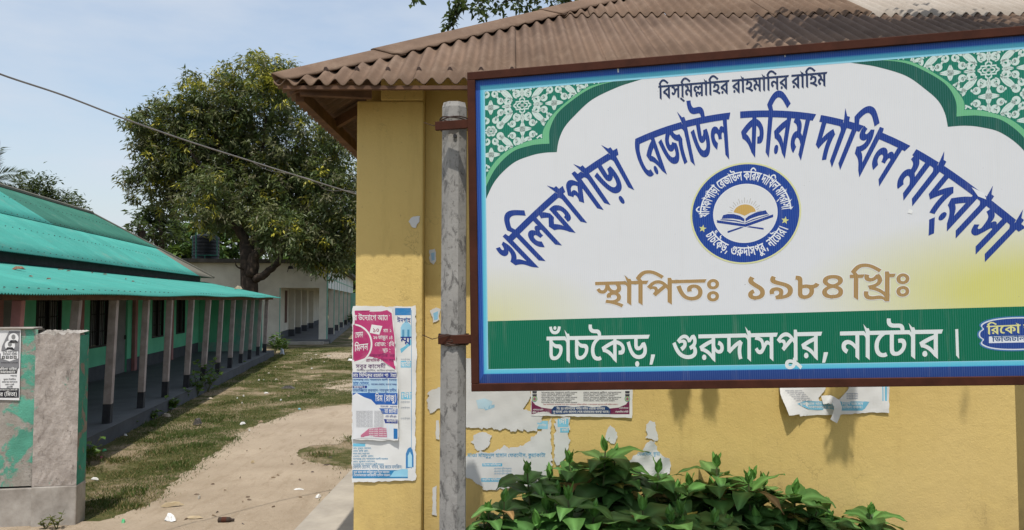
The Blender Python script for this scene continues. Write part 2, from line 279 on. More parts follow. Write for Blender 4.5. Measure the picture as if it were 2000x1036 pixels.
# ------------------------------------------------------------------ Bengali lettering (outlines carried in the script)
FONT = {
'A': {'runs': {
'place': [(437,0,0),(54,735,0),(55,1025,0),(40,1315,0),(35,2061,0),(7,2784,0), 3222],
'year': [(76,0,0),(84,610,0),(83,1220,0),(79,1830,0), 2440],
'khri': [(55,0,0),(204,290,0),(7,1019,0), 1457],
'ad1': [(25,0,0),(5,427,0),(54,583,0),(25,873,0),(62,1456,0),(20,1835,0),(68,2673,0),(597,3403,0), 3692],
'ad2': [(452,0,0),(454,864,0),(37,1696,0),(54,2321,0),(50,2611,0),(40,3309,0),(57,4025,0),(46,4056,0),(597,4672,0), 4961],
'ad3': [(39,0,0),(54,623,0),(61,912,0),(30,1291,0),(54,1875,0),(46,2164,0), 2781],
'ad4': [(641,0,0), 391],
'u1': [(46,0,0),(12,877,0),(61,1607,0),(37,1986,0),(202,2611,0),(54,2885,0),(61,3174,0),(22,3553,0),(9,4497,0),(61,5721,0),(70,6100,0), 6750],
'ten': [(76,0,0),(75,610,0), 1220],
'mar': [(44,0,0),(54,636,0),(25,926,0),(131,1353,0),(77,1769,0), 2379],
'fal': [(77,0,0),(81,610,0),(41,1480,0),(54,2347,0),(453,2637,0),(39,3545,0),(76,4427,0),(79,5038,0), 5648],
'roj': [(450,0,0),(46,379,0),(54,996,0),(27,1285,0),(611,2252,0),(46,2825,0),(55,3441,0),(42,3731,0), 4348],
'sth': [(437,0,0),(54,735,0),(39,1025,0),(611,1648,0), 1960],
'bam': [(42,0,0),(54,617,0),(44,906,0),(39,1543,0),(20,2165,0),(54,3003,0),(31,3293,0),(508,3911,0),(46,4201,0),(54,4817,0),(50,5367,0),(46,6065,0), 6682],
'pra': [(224,0,0),(54,793,0),(36,1083,0),(55,1773,0),(44,2063,0),(20,2699,0),(55,3797,0),(42,4087,0),(37,4704,0),(202,5329,0),(54,5603,0),(47,5892,0),(70,6651,0), 7302],
'sab': [(50,0,0),(42,698,0),(57,1294,0),(46,1315,0),(20,2191,0),(54,3029,0),(61,3319,0),(50,3698,0),(44,4396,0),(56,5033,0), 5322],
'sid': [(44,0,0),(54,636,0),(7,926,0),(55,1624,0),(50,1914,0),(493,2612,0),(347,2902,0),(20,3754,0),(57,4341,0),(46,4592,0),(46,5469,0),(51,6085,0),(44,6642,0),(54,7278,0),(39,7568,0),(40,8451,0),(54,9197,0),(61,9487,0),(30,9866,0),(54,10449,0),(70,10739,0),(54,11389,0), 11679],
'dol': [(44,0,0),(54,636,0),(44,926,0),(450,1822,0),(37,2201,0),(54,2827,0),(47,3116,0),(39,3875,0),(597,4498,0), 4787],
'kor': [(20,0,0),(46,838,0),(61,1455,0),(42,1834,0),(39,2450,0),(7,3333,0), 3771],
'sin': [(55,0,0),(50,290,0),(55,988,0),(39,1278,0),(70,1900,0),(46,2551,0),(44,3427,0),(57,4049,0),(51,4063,0),(54,4620,0),(493,4910,0),(347,5200,0),(50,6052,0),(597,6750,0),(27,7299,0),(54,8266,0),(55,8555,0),(44,8845,0),(47,9481,0),(44,10500,0),(54,11137,0),(37,11426,0),(46,12052,0),(54,12668,0),(50,12958,0),(54,13656,0),(597,13946,0), 14234],
'tofa': [(35,0,0),(54,723,0),(41,1012,0),(54,1880,0),(494,2169,0),(317,2459,0),(61,3859,0),(46,4238,0),(20,5115,0),(57,5702,0),(46,5953,0),(9,6569,0),(39,7793,0),(598,8416,0),(48,9032,0),(54,9732,0),(70,10022,0),(21,10672,0),(57,11368,0),(47,11401,0),(51,12420,0),(54,12977,0),(37,13267,0),(56,13892,0),(50,14182,0), 14880],
'raju': [(55,0,0),(46,290,0),(44,906,0),(593,1803,0),(46,2245,0),(54,2861,0),(27,3151,0),(57,4080,0),(594,4118,0), 4560],
'rab': [(46,0,0),(54,617,0),(267,906,0),(54,1896,0),(39,2186,0),(56,2809,0), 3098],
'mad': [(44,0,0),(54,636,0),(37,926,0),(54,1551,0),(39,1841,0),(56,2464,0), 2753],
'yari': [(70,0,0),(54,650,0),(46,940,0),(56,1557,0), 1846],
'adi': [(54,0,0),(37,290,0),(56,915,0), 1205],
'bel': [(450,0,0),(42,379,0),(47,996,0),(54,1755,0),(47,2044,0),(450,3063,0),(51,3442,0),(54,3999,0),(61,4289,0),(50,4668,0),(39,5366,0),(597,5989,0),(21,6537,0),(55,7266,0),(35,7556,0),(42,8279,0),(597,8895,0),(8,9444,0),(219,10378,0),(27,11376,0),(54,12343,0),(61,12633,0),(44,13012,0),(44,13908,0),(50,14545,0),(492,15243,0),(27,15532,0),(37,16499,0),(641,17125,0), 17516],
'l1': [(50,0,0),(54,698,0),(61,988,0),(42,1367,0),(20,1983,0),(450,3082,0),(44,3461,0),(269,4097,0),(54,4739,0),(46,5029,0),(597,5645,0),(42,6194,0),(452,6811,0),(68,7674,0),(54,8404,0),(50,8954,0),(37,9652,0),(46,10278,0), 10894],
'l2': [(9,0,0),(47,1224,0),(51,1983,0),(54,2540,0),(252,2830,0),(450,4110,0),(44,4489,0),(54,5125,0),(7,5415,0),(48,6113,0),(54,6813,0),(51,7102,0),(27,7659,0),(54,8626,0),(51,8916,0),(54,9472,0),(39,9762,0),(9,10645,0),(47,11869,0),(56,12628,0),(50,13178,0),(46,13876,0),(20,14492,0),(54,15330,0),(46,15620,0), 16237],
'l3': [(450,0,0),(44,379,0),(54,1015,0),(7,1305,0),(46,2003,0),(55,2620,0),(42,2909,0),(224,3786,0),(54,4579,0),(6,4868,0), 5306],
'l4': [(450,0,0),(44,379,0),(54,1015,0),(7,1305,0),(50,2003,0),(57,2685,0),(27,2701,0),(39,3668,0),(450,4551,0),(51,4930,0),(54,5487,0),(61,5776,0),(50,6155,0),(39,6853,0),(597,7476,0), 7765],
'foot': [(45,0,0),(57,626,0),(287,650,0),(42,1885,0),(202,2501,0),(54,2775,0),(50,3064,0),(37,4023,0),(54,4648,0),(39,4938,0),(20,5820,0),(55,6659,0),(46,6948,0),(70,7565,0),(54,8215,0),(44,8765,0),(57,9387,0),(287,9401,0),(55,10635,0),(37,10925,0),(61,11550,0),(47,11929,0),(9,12948,0),(61,14173,0),(50,14552,0),(39,15250,0), 15872],
'foot2': [(450,0,0),(39,379,0),(61,1002,0),(20,1381,0),(54,2219,0),(27,2509,0),(54,3475,0),(61,3765,0),(46,4144,0),(46,4761,0),(20,5637,0),(54,6475,0),(55,6765,0),(46,7055,0),(44,7671,0),(54,8308,0),(39,8597,0),(56,9220,0),(51,9770,0),(54,10326,0),(55,10616,0),(50,10906,0),(47,11604,0),(20,12623,0),(454,13461,0),(39,14293,0),(641,14916,0), 15307],
'not1': [(55,0,0),(42,290,0),(7,906,0),(221,1604,0),(7,2358,0),(44,3056,0),(55,3693,0),(51,3982,0),(47,4539,0),(54,5298,0),(61,5588,0),(37,5967,0),(46,6592,0),(40,7469,0),(37,8216,0),(131,8695,0),(54,8841,0),(46,9131,0),(50,10007,0),(55,10705,0),(51,10995,0),(35,11552,0),(18,12534,0),(70,13299,0),(54,13949,0),(27,14239,0),(456,15465,0),(55,16329,0),(39,16619,0),(42,17241,0),(54,17858,0),(46,18148,0), 18764],
'not2': [(50,0,0),(57,682,0),(598,698,0),(42,1054,0),(202,1671,0),(42,1945,0),(437,2561,0),(54,3297,0),(16,3846,0),(42,4628,0),(6,5245,0),(27,5943,0),(54,6910,0),(47,7200,0),(50,7959,0),(54,8657,0),(450,9206,0),(48,9585,0),(61,10286,0),(49,10665,0),(35,11582,0),(54,12304,0),(42,12594,0),(54,13211,0),(46,13500,0),(61,14117,0),(20,14496,0),(46,15334,0),(42,16211,0),(202,16827,0),(42,17101,0),(437,17717,0),(54,18453,0),(9,19002,0),(61,20226,0),(26,20605,0),(641,21321,0), 21712],
'sal': [(50,0,0),(54,698,0),(47,988,0),(54,1747,0),(61,2037,0),(44,2416,0),(46,3052,0),(224,3928,0),(55,4721,0),(35,5011,0), 5734],
'sal2': [(262,0,0),(56,638,0),(55,927,0),(39,1217,0),(37,2100,0),(54,2725,0),(18,3015,0),(70,3779,0),(54,4429,0),(35,4719,0),(46,5701,0),(10,6318,0),(47,6875,0),(641,7634,0), 8025],
'kom': [(16,0,0),(61,782,0),(357,1161,0),(27,1899,0),(54,2865,0),(55,3155,0),(44,3445,0),(70,4081,0),(54,4731,0),(20,5281,0),(55,6119,0),(44,6409,0),(520,7045,0), 7918],
'jul': [(12,0,0),(287,730,0),(27,1964,0),(54,2931,0),(47,3221,0),(50,3980,0),(54,4678,0),(70,4968,0),(9,5878,0),(40,7102,0),(39,7849,0),(54,8471,0),(46,8761,0),(54,9377,0),(37,9927,0),(61,10553,0),(47,10932,0),(37,11951,0),(61,12576,0),(47,12955,0),(450,13974,0),(45,14353,0),(54,15003,0),(22,15293,0),(37,15977,0),(54,16602,0),(39,16892,0),(20,17774,0),(55,18612,0),(46,18902,0),(70,19519,0),(54,20169,0),(37,20719,0),(57,21334,0),(55,21344,0),(39,21634,0),(70,22256,0),(54,22907,0),(18,23456,0),(9,24481,0),(61,25705,0),(21,26084,0),(46,26813,0),(54,27429,0),(61,27719,0),(35,28098,0),(8,29080,0),(61,30015,0),(48,30394,0),(49,31094,0),(450,32012,0),(39,32391,0),(20,33013,0),(56,33851,0),(51,34401,0),(54,34958,0),(55,35248,0),(50,35537,0),(47,36235,0),(20,37254,0),(454,38093,0),(39,38925,0),(641,39548,0), 39938],
'mahm': [(44,0,0),(54,636,0),(18,926,0),(7,1690,0),(44,2388,0),(54,3024,0),(51,3314,0),(44,3871,0),(57,4493,0),(37,4507,0),(57,5122,0),(47,5133,0),(51,6152,0),(54,6709,0),(50,6998,0),(54,7696,0),(39,7986,0),(450,8869,0),(41,9248,0),(46,10115,0),(61,10732,0),(37,11111,0),(67,11736,0),(50,12026,0),(597,12724,0),(20,13272,0),(57,13859,0),(70,14111,0),(54,14761,0),(20,15051,0),(54,15889,0),(30,16178,0),(54,16762,0), 17051],
'ferd': [(450,0,0),(41,379,0),(46,1246,0),(61,1863,0),(37,2242,0),(67,2867,0),(50,3157,0),(597,3855,0),(20,4404,0),(57,4991,0),(70,5242,0),(54,5892,0), 6182],
'bish': [(55,0,0),(42,290,0),(61,906,0),(48,1285,0),(49,1985,0),(8,2903,0),(55,3837,0),(35,4127,0),(55,4850,0),(36,5139,0),(42,5830,0),(59,6426,0),(363,6446,0), 7364],
'son': [(50,0,0),(397,698,0),(54,1613,0),(55,1902,0),(39,2192,0),(35,2815,0),(8,3797,0),(55,4732,0),(35,5022,0),(55,5744,0),(36,6034,0),(42,6724,0),(59,7320,0),(363,7341,0), 8259],
'em': [(450,0,0),(44,379,0),(54,1015,0),(7,1305,0),(9,2003,0),(385,3227,0),(57,4114,0),(47,4120,0),(44,5139,0),(57,5761,0),(55,5775,0),(44,6065,0),(39,6701,0),(35,7584,0),(54,8307,0),(47,8596,0),(57,9327,0),(20,9355,0),(37,10194,0),(54,10819,0),(46,11109,0), 11725],
'mita': [(46,0,0),(593,877,0),(55,1319,0),(44,1608,0),(35,2245,0),(54,2967,0),(594,3257,0), 3699],
'mohi': [(44,0,0),(55,636,0),(51,926,0),(47,1483,0),(54,2242,0),(43,2791,0),(54,3531,0),(10,3820,0),(50,4378,0), 5076],
'che': [(450,0,0),(25,379,0),(70,962,0),(54,1613,0),(46,1902,0),(44,2519,0),(202,3155,0),(54,3429,0),(39,3718,0), 4341],
'pod': [(40,0,0),(61,747,0),(37,1126,0), 1751],
'gur': [(9,0,0),(50,1224,0),(365,1922,0),(452,2814,0),(454,3677,0),(37,4510,0),(54,5135,0),(50,5425,0),(40,6123,0),(57,6839,0),(46,6869,0), 7486],
'upo': [(12,0,0),(40,730,0),(61,1477,0),(27,1856,0),(47,2822,0),(54,3581,0),(40,4131,0),(55,4878,0),(46,5167,0),(49,5784,0),(37,6441,0), 7067],
'nir': [(55,0,0),(39,290,0),(42,912,0),(131,1529,0),(54,1529,0),(25,1819,0),(61,2402,0),(39,2781,0), 3403],
'dor': [(37,0,0),(57,615,0),(47,625,0),(54,1384,0),(47,1674,0),(55,2693,0),(39,2983,0),(42,3606,0),(131,4222,0),(54,4222,0),(55,4512,0),(25,4801,0),(35,5385,0), 6107],
'kora': [(20,0,0),(46,838,0),(54,1455,0),(46,1744,0),(27,2621,0),(39,3588,0),(202,4210,0),(9,4744,0),(40,5968,0),(39,6715,0),(54,7337,0),(61,7627,0),(37,8006,0),(46,8632,0), 9248],
'doa': [(450,0,0),(37,379,0),(54,1004,0),(70,1294,0),(54,1944,0),(18,2494,0),(450,3518,0),(43,3897,0),(54,4636,0),(30,4926,0), 5509],
'prar': [(224,0,0),(54,793,0),(36,1083,0),(502,1773,0), 2063],
'thak': [(9,0,0),(40,1224,0),(39,1971,0),(54,2593,0),(61,2883,0),(37,3262,0),(46,3887,0),(450,4764,0),(37,5143,0),(54,5768,0),(70,6058,0),(54,6708,0),(18,7258,0),(50,8282,0),(44,8980,0),(36,9617,0),(131,10201,0),(39,10307,0),(224,11190,0),(54,11983,0),(36,12273,0),(502,12963,0), 13253],
'n1': [(39,0,0), 623],
'sm': [(50,0,0),(61,698,0),(397,1077,0),(47,1992,0),(39,2751,0), 3373],
'sam': [(39,0,0),(18,883,0), 1647],
'mila': [(55,0,0),(44,290,0),(47,926,0),(39,1685,0), 2308],
'pagri': [(11,0,0),(37,709,0),(22,1334,0),(54,2018,0),(51,2307,0), 2864],
'yy': [(397,0,0), 914],
}, 'g': {
437: [(257,72,-36,0,-52,16,-11,14,9,0,-4,-8,-16,-14,-28,-10,-19,0,-16,0,-28,4,-26,13,-13,12,41,13,12,-11,16,-6,11,0,12,0,16,7,10,16,1,15,53,0,4,-8,12,-15,16,-10,24,-6,15,0,14,0,16,8,1,8,0,8,-20,15,-13,6,59,4,8,-3,16,-12,8,-14,1,-8,0,-18,-42,-16),(395,156,-21,-24,-375,0,1,24),(229,81,30,0,42,-7,24,-12,10,-14,1,-6,0,-10,-16,-14,-30,-9,-40,-5,-21,-2,11,13,20,-2,44,-8,48,-9,19,-6,-21,-20,-30,8,-50,12,-50,7,-54,6,-29,2,11,23,16,-2,36,-3,19,0,38,0,32,11,1,9,0,9,-26,9,-19,0,-18,0,-14,-6,1,-5,0,-2,2,-4,1,-1,-51,-4,-4,4,-2,8,1,3,0,9,20,12,38,6)],
54: [(173,156,-21,-24,-49,0,1,-149,-55,20,1,110,-6,9,-22,10,-17,0,-1,0,1,24,9,0,12,0,22,-7,9,-9,0,1,-2,9,1,3,1,19,45,0,13,-16),(11,198,91,-48,-55,-2)],
55: [(173,156,-21,-24,-49,0,1,-149,-55,20,1,129,-47,0,1,24,47,0,-8,4,-18,11,-5,5,22,18,44,24,54,11,35,0,26,0,46,-5,46,-10,54,-17,35,-11,-27,-20,-38,14,-56,17,-50,8,-25,0,-26,0,-36,-9,-28,-15,-9,-9,4,-4,12,-8,9,-4)],
40: [(401,156,-21,-24,-49,0,1,-149,-55,20,1,95,9,-14,-18,12,-32,19,-32,12,-30,6,-17,0,-20,0,-32,-7,-28,-13,-13,-8,-1,3,10,3,20,4,15,0,26,0,24,-14,1,-10,0,-3,0,-6,1,-2,-13,2,6,3,12,7,14,6,7,4,63,26,35,-17,-145,-67,-39,18,47,21,-19,-12,-17,-6,8,5,10,9,1,5,0,6,-14,6,-11,0,-6,0,-16,-2,-5,-2,-45,20,22,14,42,20,48,11,29,0,26,0,42,-9,42,-18,23,-13,-3,-3,-2,6,-2,13,1,7,1,32,45,0,13,-16)],
35: [(211,10,-44,0,-76,19,-58,44,-21,37,55,8,16,-28,40,-38,50,-17,37,0,20,0,30,5,20,8,8,12,1,8,0,9,-14,13,-22,8,-15,0,-14,0,-16,-7,1,-7,0,-2,2,-6,3,-2,-53,-5,-4,5,-4,10,1,4,0,12,24,14,36,7,25,0,36,0,48,-14,28,-25,1,-16,0,-16,-28,-25,-56,-15),(389,156,-21,-24,-369,0,1,24)],
7: [(35,120,0,10,20,16,34,10,23,0,20,0,34,-10,20,-16,1,-10,0,-11,-20,-16,-34,-9,-19,0,-22,0,-34,8,-20,17),(81,120,0,-7,16,-9,15,0,12,0,18,9,1,7,0,6,-18,9,-11,0,-14,0,-16,-9),(35,36,0,11,20,16,34,9,23,0,20,0,34,-9,20,-16,1,-11,0,-11,-20,-16,-34,-9,-19,0,-22,0,-34,9,-20,17),(81,36,0,-7,16,-8,15,0,12,0,18,8,1,7,0,7,-18,8,-11,0,-14,0,-16,-8)],
76: [(153,0,-48,0,-46,20,1,14,0,12,30,18,33,6,21,-25,-12,-1,-12,-6,1,-3,0,-5,18,-5,19,0,24,0,28,12,1,9,0,7,-12,11,-30,12,-23,7,-30,11,-36,14,-14,14,1,8,0,7,14,15,13,6,51,-14,-6,-3,-8,-6,1,-4,0,-3,4,-4,12,-6,28,-10,21,-7,28,-9,34,-16,16,-18,1,-12,0,-15,-28,-20,-50,-11)],
84: [(97,81,24,0,40,-9,20,-15,1,-10,0,-10,-14,-15,-13,-6,1,8,38,2,42,16,1,14,0,8,-16,12,-40,12,-39,5,-44,5,-52,11,-22,14,1,10,0,7,10,12,13,6,49,-10,-4,-3,-6,-5,1,-3,0,-3,6,-4,16,-4,34,-6,29,-4,42,-6,50,-13,28,-15,10,-16,1,-10,0,-16,-32,-22,-54,-12,-70,-6,-37,0,-7,0,-9,23,24,3,24,10,1,7,0,7,-16,8,-15,0,-16,0,-12,-6,1,-4,0,-3,2,-4,3,-2,-51,-6,-4,5,-4,9,1,5,0,9,20,13,36,7)],
83: [(129,0,-20,0,-30,5,-9,4,-10,5,-12,15,1,14,1,71,0,6,-6,6,-12,4,-13,0,7,26,24,0,32,-4,9,-5,8,-4,8,-11,1,-12,1,-27,14,2,22,2,9,0,6,0,16,-1,7,-1,12,-1,16,-1,9,0,14,0,22,5,11,9,49,-12,-8,-10,-24,-11,-30,-4,-13,0,-4,0,-10,0,-3,1,19,7,8,-5,6,-13,1,-6,0,-16,-32,-25,-50,-13),(131,24,14,0,20,5,12,8,8,11,1,6,0,7,-14,9,-20,3,-9,0,-12,0,-18,-2,-9,-2,1,-24,0,-8,4,-7,5,-2,4,-2,10,-2)],
79: [(153,0,-60,0,-64,24,1,19,0,14,42,21,45,8,1,-10,-28,6,-36,12,-16,14,1,9,0,11,26,17,52,11,39,0,44,0,54,-11,24,-17,1,-9,0,-11,-22,-15,-34,-10,-19,-4,-3,7,40,-6,44,-19,1,-18,0,-21,-64,-22),(153,24,36,0,32,12,1,9,0,7,-20,10,-32,7,-15,1,-32,-4,-34,-12,1,-10,0,-8,32,-12),(153,94,16,1,28,7,18,8,1,6,0,7,-32,9,-31,0,-14,0,-28,-4,-16,-7,1,-5,0,-8,28,-10)],
204: [(391,156,-19,-24,-49,0,1,-132,-55,4,-16,10,-38,16,-44,12,-52,9,-29,3,-15,26,29,-7,48,-3,62,-12,42,-16,17,-8,0,6,0,12,1,6,1,114,45,0,13,-16),(233,116,0,-14,-28,-21,-52,-14,-39,-2,-33,3,-9,12,38,3,50,9,22,13,1,9,0,8,-18,11,-11,5,49,18,16,-8,20,-20),(95,106,-32,0,-38,16,1,14,0,6,4,11,7,4,51,-6,-2,-3,-4,-5,1,-3,0,-5,14,-5,9,0,10,0,18,4,20,9,11,9,39,4,5,-10,-12,-13,-30,-17,-38,-10),(321,-29,-55,0,-6,9,-28,8,-23,0,-14,0,-28,-2,-32,-2,-15,0,-16,0,-36,3,-28,9,-18,16,1,14,0,4,2,9,3,4,55,-3,-2,-3,-2,-6,1,-3,0,-12,28,-8,23,0,22,0,32,4,23,0,20,0,32,-8,15,-7,1,22,57,1)],
25: [(319,156,-21,-24,-195,0,1,-7,-1,-21,0,-3,2,-8,1,-4,1,-35,0,-10,4,-8,5,-2,6,-5,19,0,16,0,28,7,13,7,14,6,12,13,1,8,0,6,-14,5,-13,0,-3,0,-18,0,-24,3,-15,4,-10,3,-16,7,-5,5,5,27,10,-8,26,-11,32,-5,21,0,11,0,24,0,26,-4,9,-5,10,-3,8,-12,1,-7,0,-15,-26,-25,-19,-10,-20,-9,-48,-10,-27,0,-24,0,-28,4,-9,5,-10,5,-12,16,1,16,1,80,-47,0,1,24)],
5: [(27,218,-2,-14,-22,-22,-42,-12,-31,0,-32,0,-42,12,-22,22,-3,13,49,3,2,-14,22,-16,27,0,26,0,24,15,3,15),(-47,209,0,-5,-14,-6,-9,0,-12,0,-14,6,1,6,0,4,12,7,13,0,14,0,12,-6)],
62: [(143,156,-2,8,-16,8,-19,0,-5,0,-36,0,-42,6,-13,6,-10,6,-12,14,1,10,0,4,2,6,3,4,53,-2,0,-2,0,-4,1,-2,0,-5,4,-9,5,-2,8,-3,20,-3,21,0,7,0,28,0,34,-4,11,-6,10,-5,10,-14,1,-11),(217,156,-21,-24,-21,0,-16,-4,-32,-12,-28,-16,-16,-22,1,-12,0,-16,18,-19,30,-8,15,0,10,0,16,2,13,3,23,-21,-14,-5,-32,-3,-15,0,-36,0,-52,15,-30,30,1,21,0,19,28,30,48,23,33,5,-31,-9,-10,-1,-20,0,-13,0,-57,0,1,24)],
20: [(445,156,-19,-24,-161,0,1,-16,1,-8,1,-125,-55,20,-16,11,-54,22,-64,16,-35,2,-23,28,48,13,104,23,55,8,-9,-9,1,15,-211,0,1,24),(207,106,11,-6,-22,-3,-46,-9,-44,-10,-21,-6,22,-2,52,-12,44,-18,17,-12,-7,-2,0,6,-2,11,1,7),(401,67,0,-8,-12,-15,-32,-9,-27,0,-10,0,-16,0,-7,1,3,24,4,0,8,0,5,0,20,0,14,7,1,5,0,10,-46,16,-45,3,3,24,40,-2,64,-15,40,-25)],
68: [(393,156,-21,-24,-177,0,1,-37,0,-5,8,-6,9,0,8,0,16,5,20,11,11,7,47,4,18,-12,18,-25,1,-14,0,-15,-30,-25,-58,-14,-41,0,-34,0,-60,10,-50,24,-42,40,-17,30,55,8,16,-32,44,-38,52,-18,35,0,38,0,40,18,1,15,0,10,-14,14,-9,5,43,4,-18,-13,-34,-16,-36,-7,-17,0,-14,0,-24,4,-5,4,-10,4,-10,14,1,13,1,33,-139,0,1,24),(185,-42,-14,0,-20,10,1,8,0,7,20,10,15,0,14,0,20,-10,1,-7,0,-8,-20,-10)],
597: [(109,33,5,-3,-4,-9,-16,-21,-16,-20,-7,-10,-45,0,8,16,14,34,5,13)],
452: [(205,157,22,0,32,-6,26,-14,13,-12,-25,0,47,27,45,4,16,-7,24,-19,1,-13,0,-13,-26,-22,-46,-16,-27,-5,-19,23,28,6,38,14,1,12,0,6,-14,10,-11,4,33,6,-49,-32,-41,-1,-6,13,-30,13,-21,0,-16,0,-24,-4,-22,-8,-11,-6,-3,2,10,3,30,5,17,0,20,0,26,-7,14,-12,1,-8,0,-13,-34,-21,-37,-10,-31,23,30,7,20,9,1,5,0,4,-10,4,-9,0,-10,0,-20,-3,-11,-3,-43,19,20,11,38,16,42,9),(267,6,-56,0,-96,19,-78,43,-25,36,51,9,24,-29,60,-37,74,-17,47,0,38,0,46,13,1,12,0,9,-24,12,-17,4,55,11,20,-7,26,-19,1,-13,0,-14,-34,-20,-62,-12)],
454: [(443,156,-21,-24,-155,0,1,-66,-1,-8,2,-4,0,-11,1,-5,1,-55,-55,20,-16,11,-54,22,-66,16,-35,2,-23,28,46,13,108,24,55,7,-11,-8,1,14,-211,0,1,24),(209,107,11,-6,-34,-5,-68,-15,-33,-9,22,-2,52,-12,46,-18,17,-12,-7,-2,-2,6,0,12,1,6),(331,36,-22,0,-36,9,-30,18,-11,15,31,14,6,-11,18,-15,24,-8,13,0,10,0,16,6,1,8,0,4,-8,7,-18,6,-15,2,17,24,24,-3,36,-12,20,-18,1,-12,0,-15,-38,-19),(89,-2,-14,0,-20,9,1,8,0,7,20,10,15,0,14,0,20,-10,1,-7,0,-8,-20,-9)],
37: [(339,156,-19,-24,-223,0,1,-72,-9,6,18,10,48,18,60,17,35,6,41,-17,-8,-8,-10,-15,-6,-17,1,-9,0,-11,8,-23,11,-13,-53,-6,-10,13,-10,27,1,14,0,10,8,18,12,14,5,6,17,-9,-30,-6,-54,-18,-52,-21,-23,-11,-43,15,1,82,-43,0,1,24)],
50: [(377,156,-21,-24,-49,0,1,-149,-55,20,1,79,13,-12,-12,8,-18,8,-7,0,-6,0,-12,-4,-14,-10,-13,-12,-12,-11,-24,-15,-26,-6,-17,0,-14,0,-26,5,-28,13,-11,12,41,12,12,-10,14,-7,11,0,8,0,12,4,16,12,13,11,13,7,14,13,24,10,19,0,14,0,22,-7,17,-8,-7,-1,-2,6,-2,10,1,5,1,17,-251,0,1,24),(127,64,-4,16,-10,19,-11,5,-12,6,-42,5,-29,2,15,25,33,-8,28,-2,36,-7,22,-11,10,-16,3,-12)],
57: [(-147,-66,-16,0,-36,6,-24,13,1,11,0,13,40,16,39,0,34,0,60,-10,62,-19,35,-14,-29,-18,-30,14,-54,18,-48,9,-21,0,-16,0,-16,-5,1,-5,0,-5,14,-5,13,0,14,0,20,7,8,10,4,10,1,5,1,18,57,0,1,-13,0,-7,-8,-19,-20,-18,-44,-12)],
46: [(335,156,-19,-24,-49,0,1,-149,-55,20,-16,11,-54,22,-66,16,-35,2,-23,28,46,13,108,24,55,7,-11,-8,1,14,-211,0,1,24),(209,107,11,-6,-34,-5,-68,-15,-33,-9,22,-2,52,-12,46,-18,17,-12,-7,-2,-2,6,0,12,1,6),(89,-2,-14,0,-20,9,1,8,0,7,20,10,15,0,14,0,20,-10,1,-7,0,-8,-20,-9)],
39: [(339,156,-21,-24,-49,0,1,-149,-53,20,1,53,9,-14,-16,11,-36,17,-40,10,-15,0,-16,0,-20,-7,1,-7,0,-6,18,-9,19,-4,-23,-24,-34,7,-36,23,1,14,0,13,24,17,38,8,21,0,24,0,42,-8,38,-14,19,-9,-9,-2,0,6,0,12,1,6,1,36,-215,0,1,24)],
61: [(217,156,-21,-24,-21,0,-16,-4,-32,-12,-28,-16,-16,-22,1,-12,0,-16,18,-19,30,-8,15,0,10,0,16,2,13,3,23,-21,-14,-5,-32,-3,-15,0,-36,0,-52,15,-30,30,1,21,0,19,28,30,48,23,33,5,-31,-9,-10,-1,-20,0,-13,0,-57,0,1,24)],
30: [(319,156,-21,-24,-195,0,1,-78,0,-10,4,-8,5,-2,6,-5,19,0,16,0,28,7,13,7,14,6,14,14,1,7,0,6,-14,7,-15,0,-6,0,-12,-1,-5,0,-5,23,10,1,20,2,15,0,24,0,30,-8,16,-16,1,-10,0,-14,-26,-25,-19,-10,-20,-9,-48,-10,-27,0,-24,0,-28,4,-9,5,-10,5,-12,16,1,16,1,80,-47,0,1,24),(193,156,0,8,-16,8,-19,0,-39,0,-36,0,-44,6,-11,6,-12,6,-10,14,1,10,0,4,2,6,1,4,53,-2,0,-2,0,-4,1,-2,0,-5,4,-9,7,-2,6,-3,20,-3,23,0,39,0,28,0,34,-4,13,-6,10,-5,8,-14,3,-11)],
641: [(93,3,1,153,57,0,1,-174)],
12: [(255,156,0,8,-16,8,-19,0,-69,0,-36,0,-44,6,-11,6,-12,6,-10,14,1,10,0,4,2,6,1,4,53,-2,0,-2,0,-4,1,-2,0,-5,4,-9,7,-2,6,-3,20,-3,21,0,71,0,28,0,34,-4,13,-6,8,-5,10,-14,3,-11),(393,156,-21,-24,-177,0,1,-37,0,-5,8,-6,9,0,8,0,16,5,20,11,11,7,47,4,18,-12,18,-25,1,-14,0,-15,-30,-25,-58,-14,-41,0,-34,0,-60,10,-50,24,-42,40,-17,30,55,8,16,-32,44,-38,52,-18,35,0,38,0,40,18,1,15,0,10,-14,14,-9,5,43,4,-18,-13,-34,-16,-36,-7,-17,0,-14,0,-24,4,-5,4,-10,4,-10,14,1,13,1,33,-139,0,1,24)],
202: [(165,156,-21,-24,-37,0,31,5,-18,-7,-16,-12,-8,-12,1,-8,0,-8,8,-18,8,-19,1,-10,0,-9,-8,-18,-24,-14,-44,-11,-33,-4,-11,23,30,4,28,10,8,12,1,8,0,10,-8,18,-8,17,1,9,0,8,6,12,16,12,13,6,-1,-4,-71,0,1,24)],
22: [(243,3,1,100,11,-13,-12,10,-28,15,-28,12,-32,6,-15,0,-26,0,-30,-11,-11,-8,-5,0,8,3,26,4,21,0,22,0,30,-9,16,-14,1,-8,0,-15,-44,-24,-41,-12,-33,23,28,7,38,13,1,8,0,5,-14,5,-13,0,-10,0,-22,-2,-13,-4,-47,20,18,12,36,20,44,11,27,0,24,0,42,-8,40,-17,23,-12,-15,2,0,4,-2,12,1,8,1,26,45,0,11,-16,73,0,-21,-24,-49,0,1,-149)],
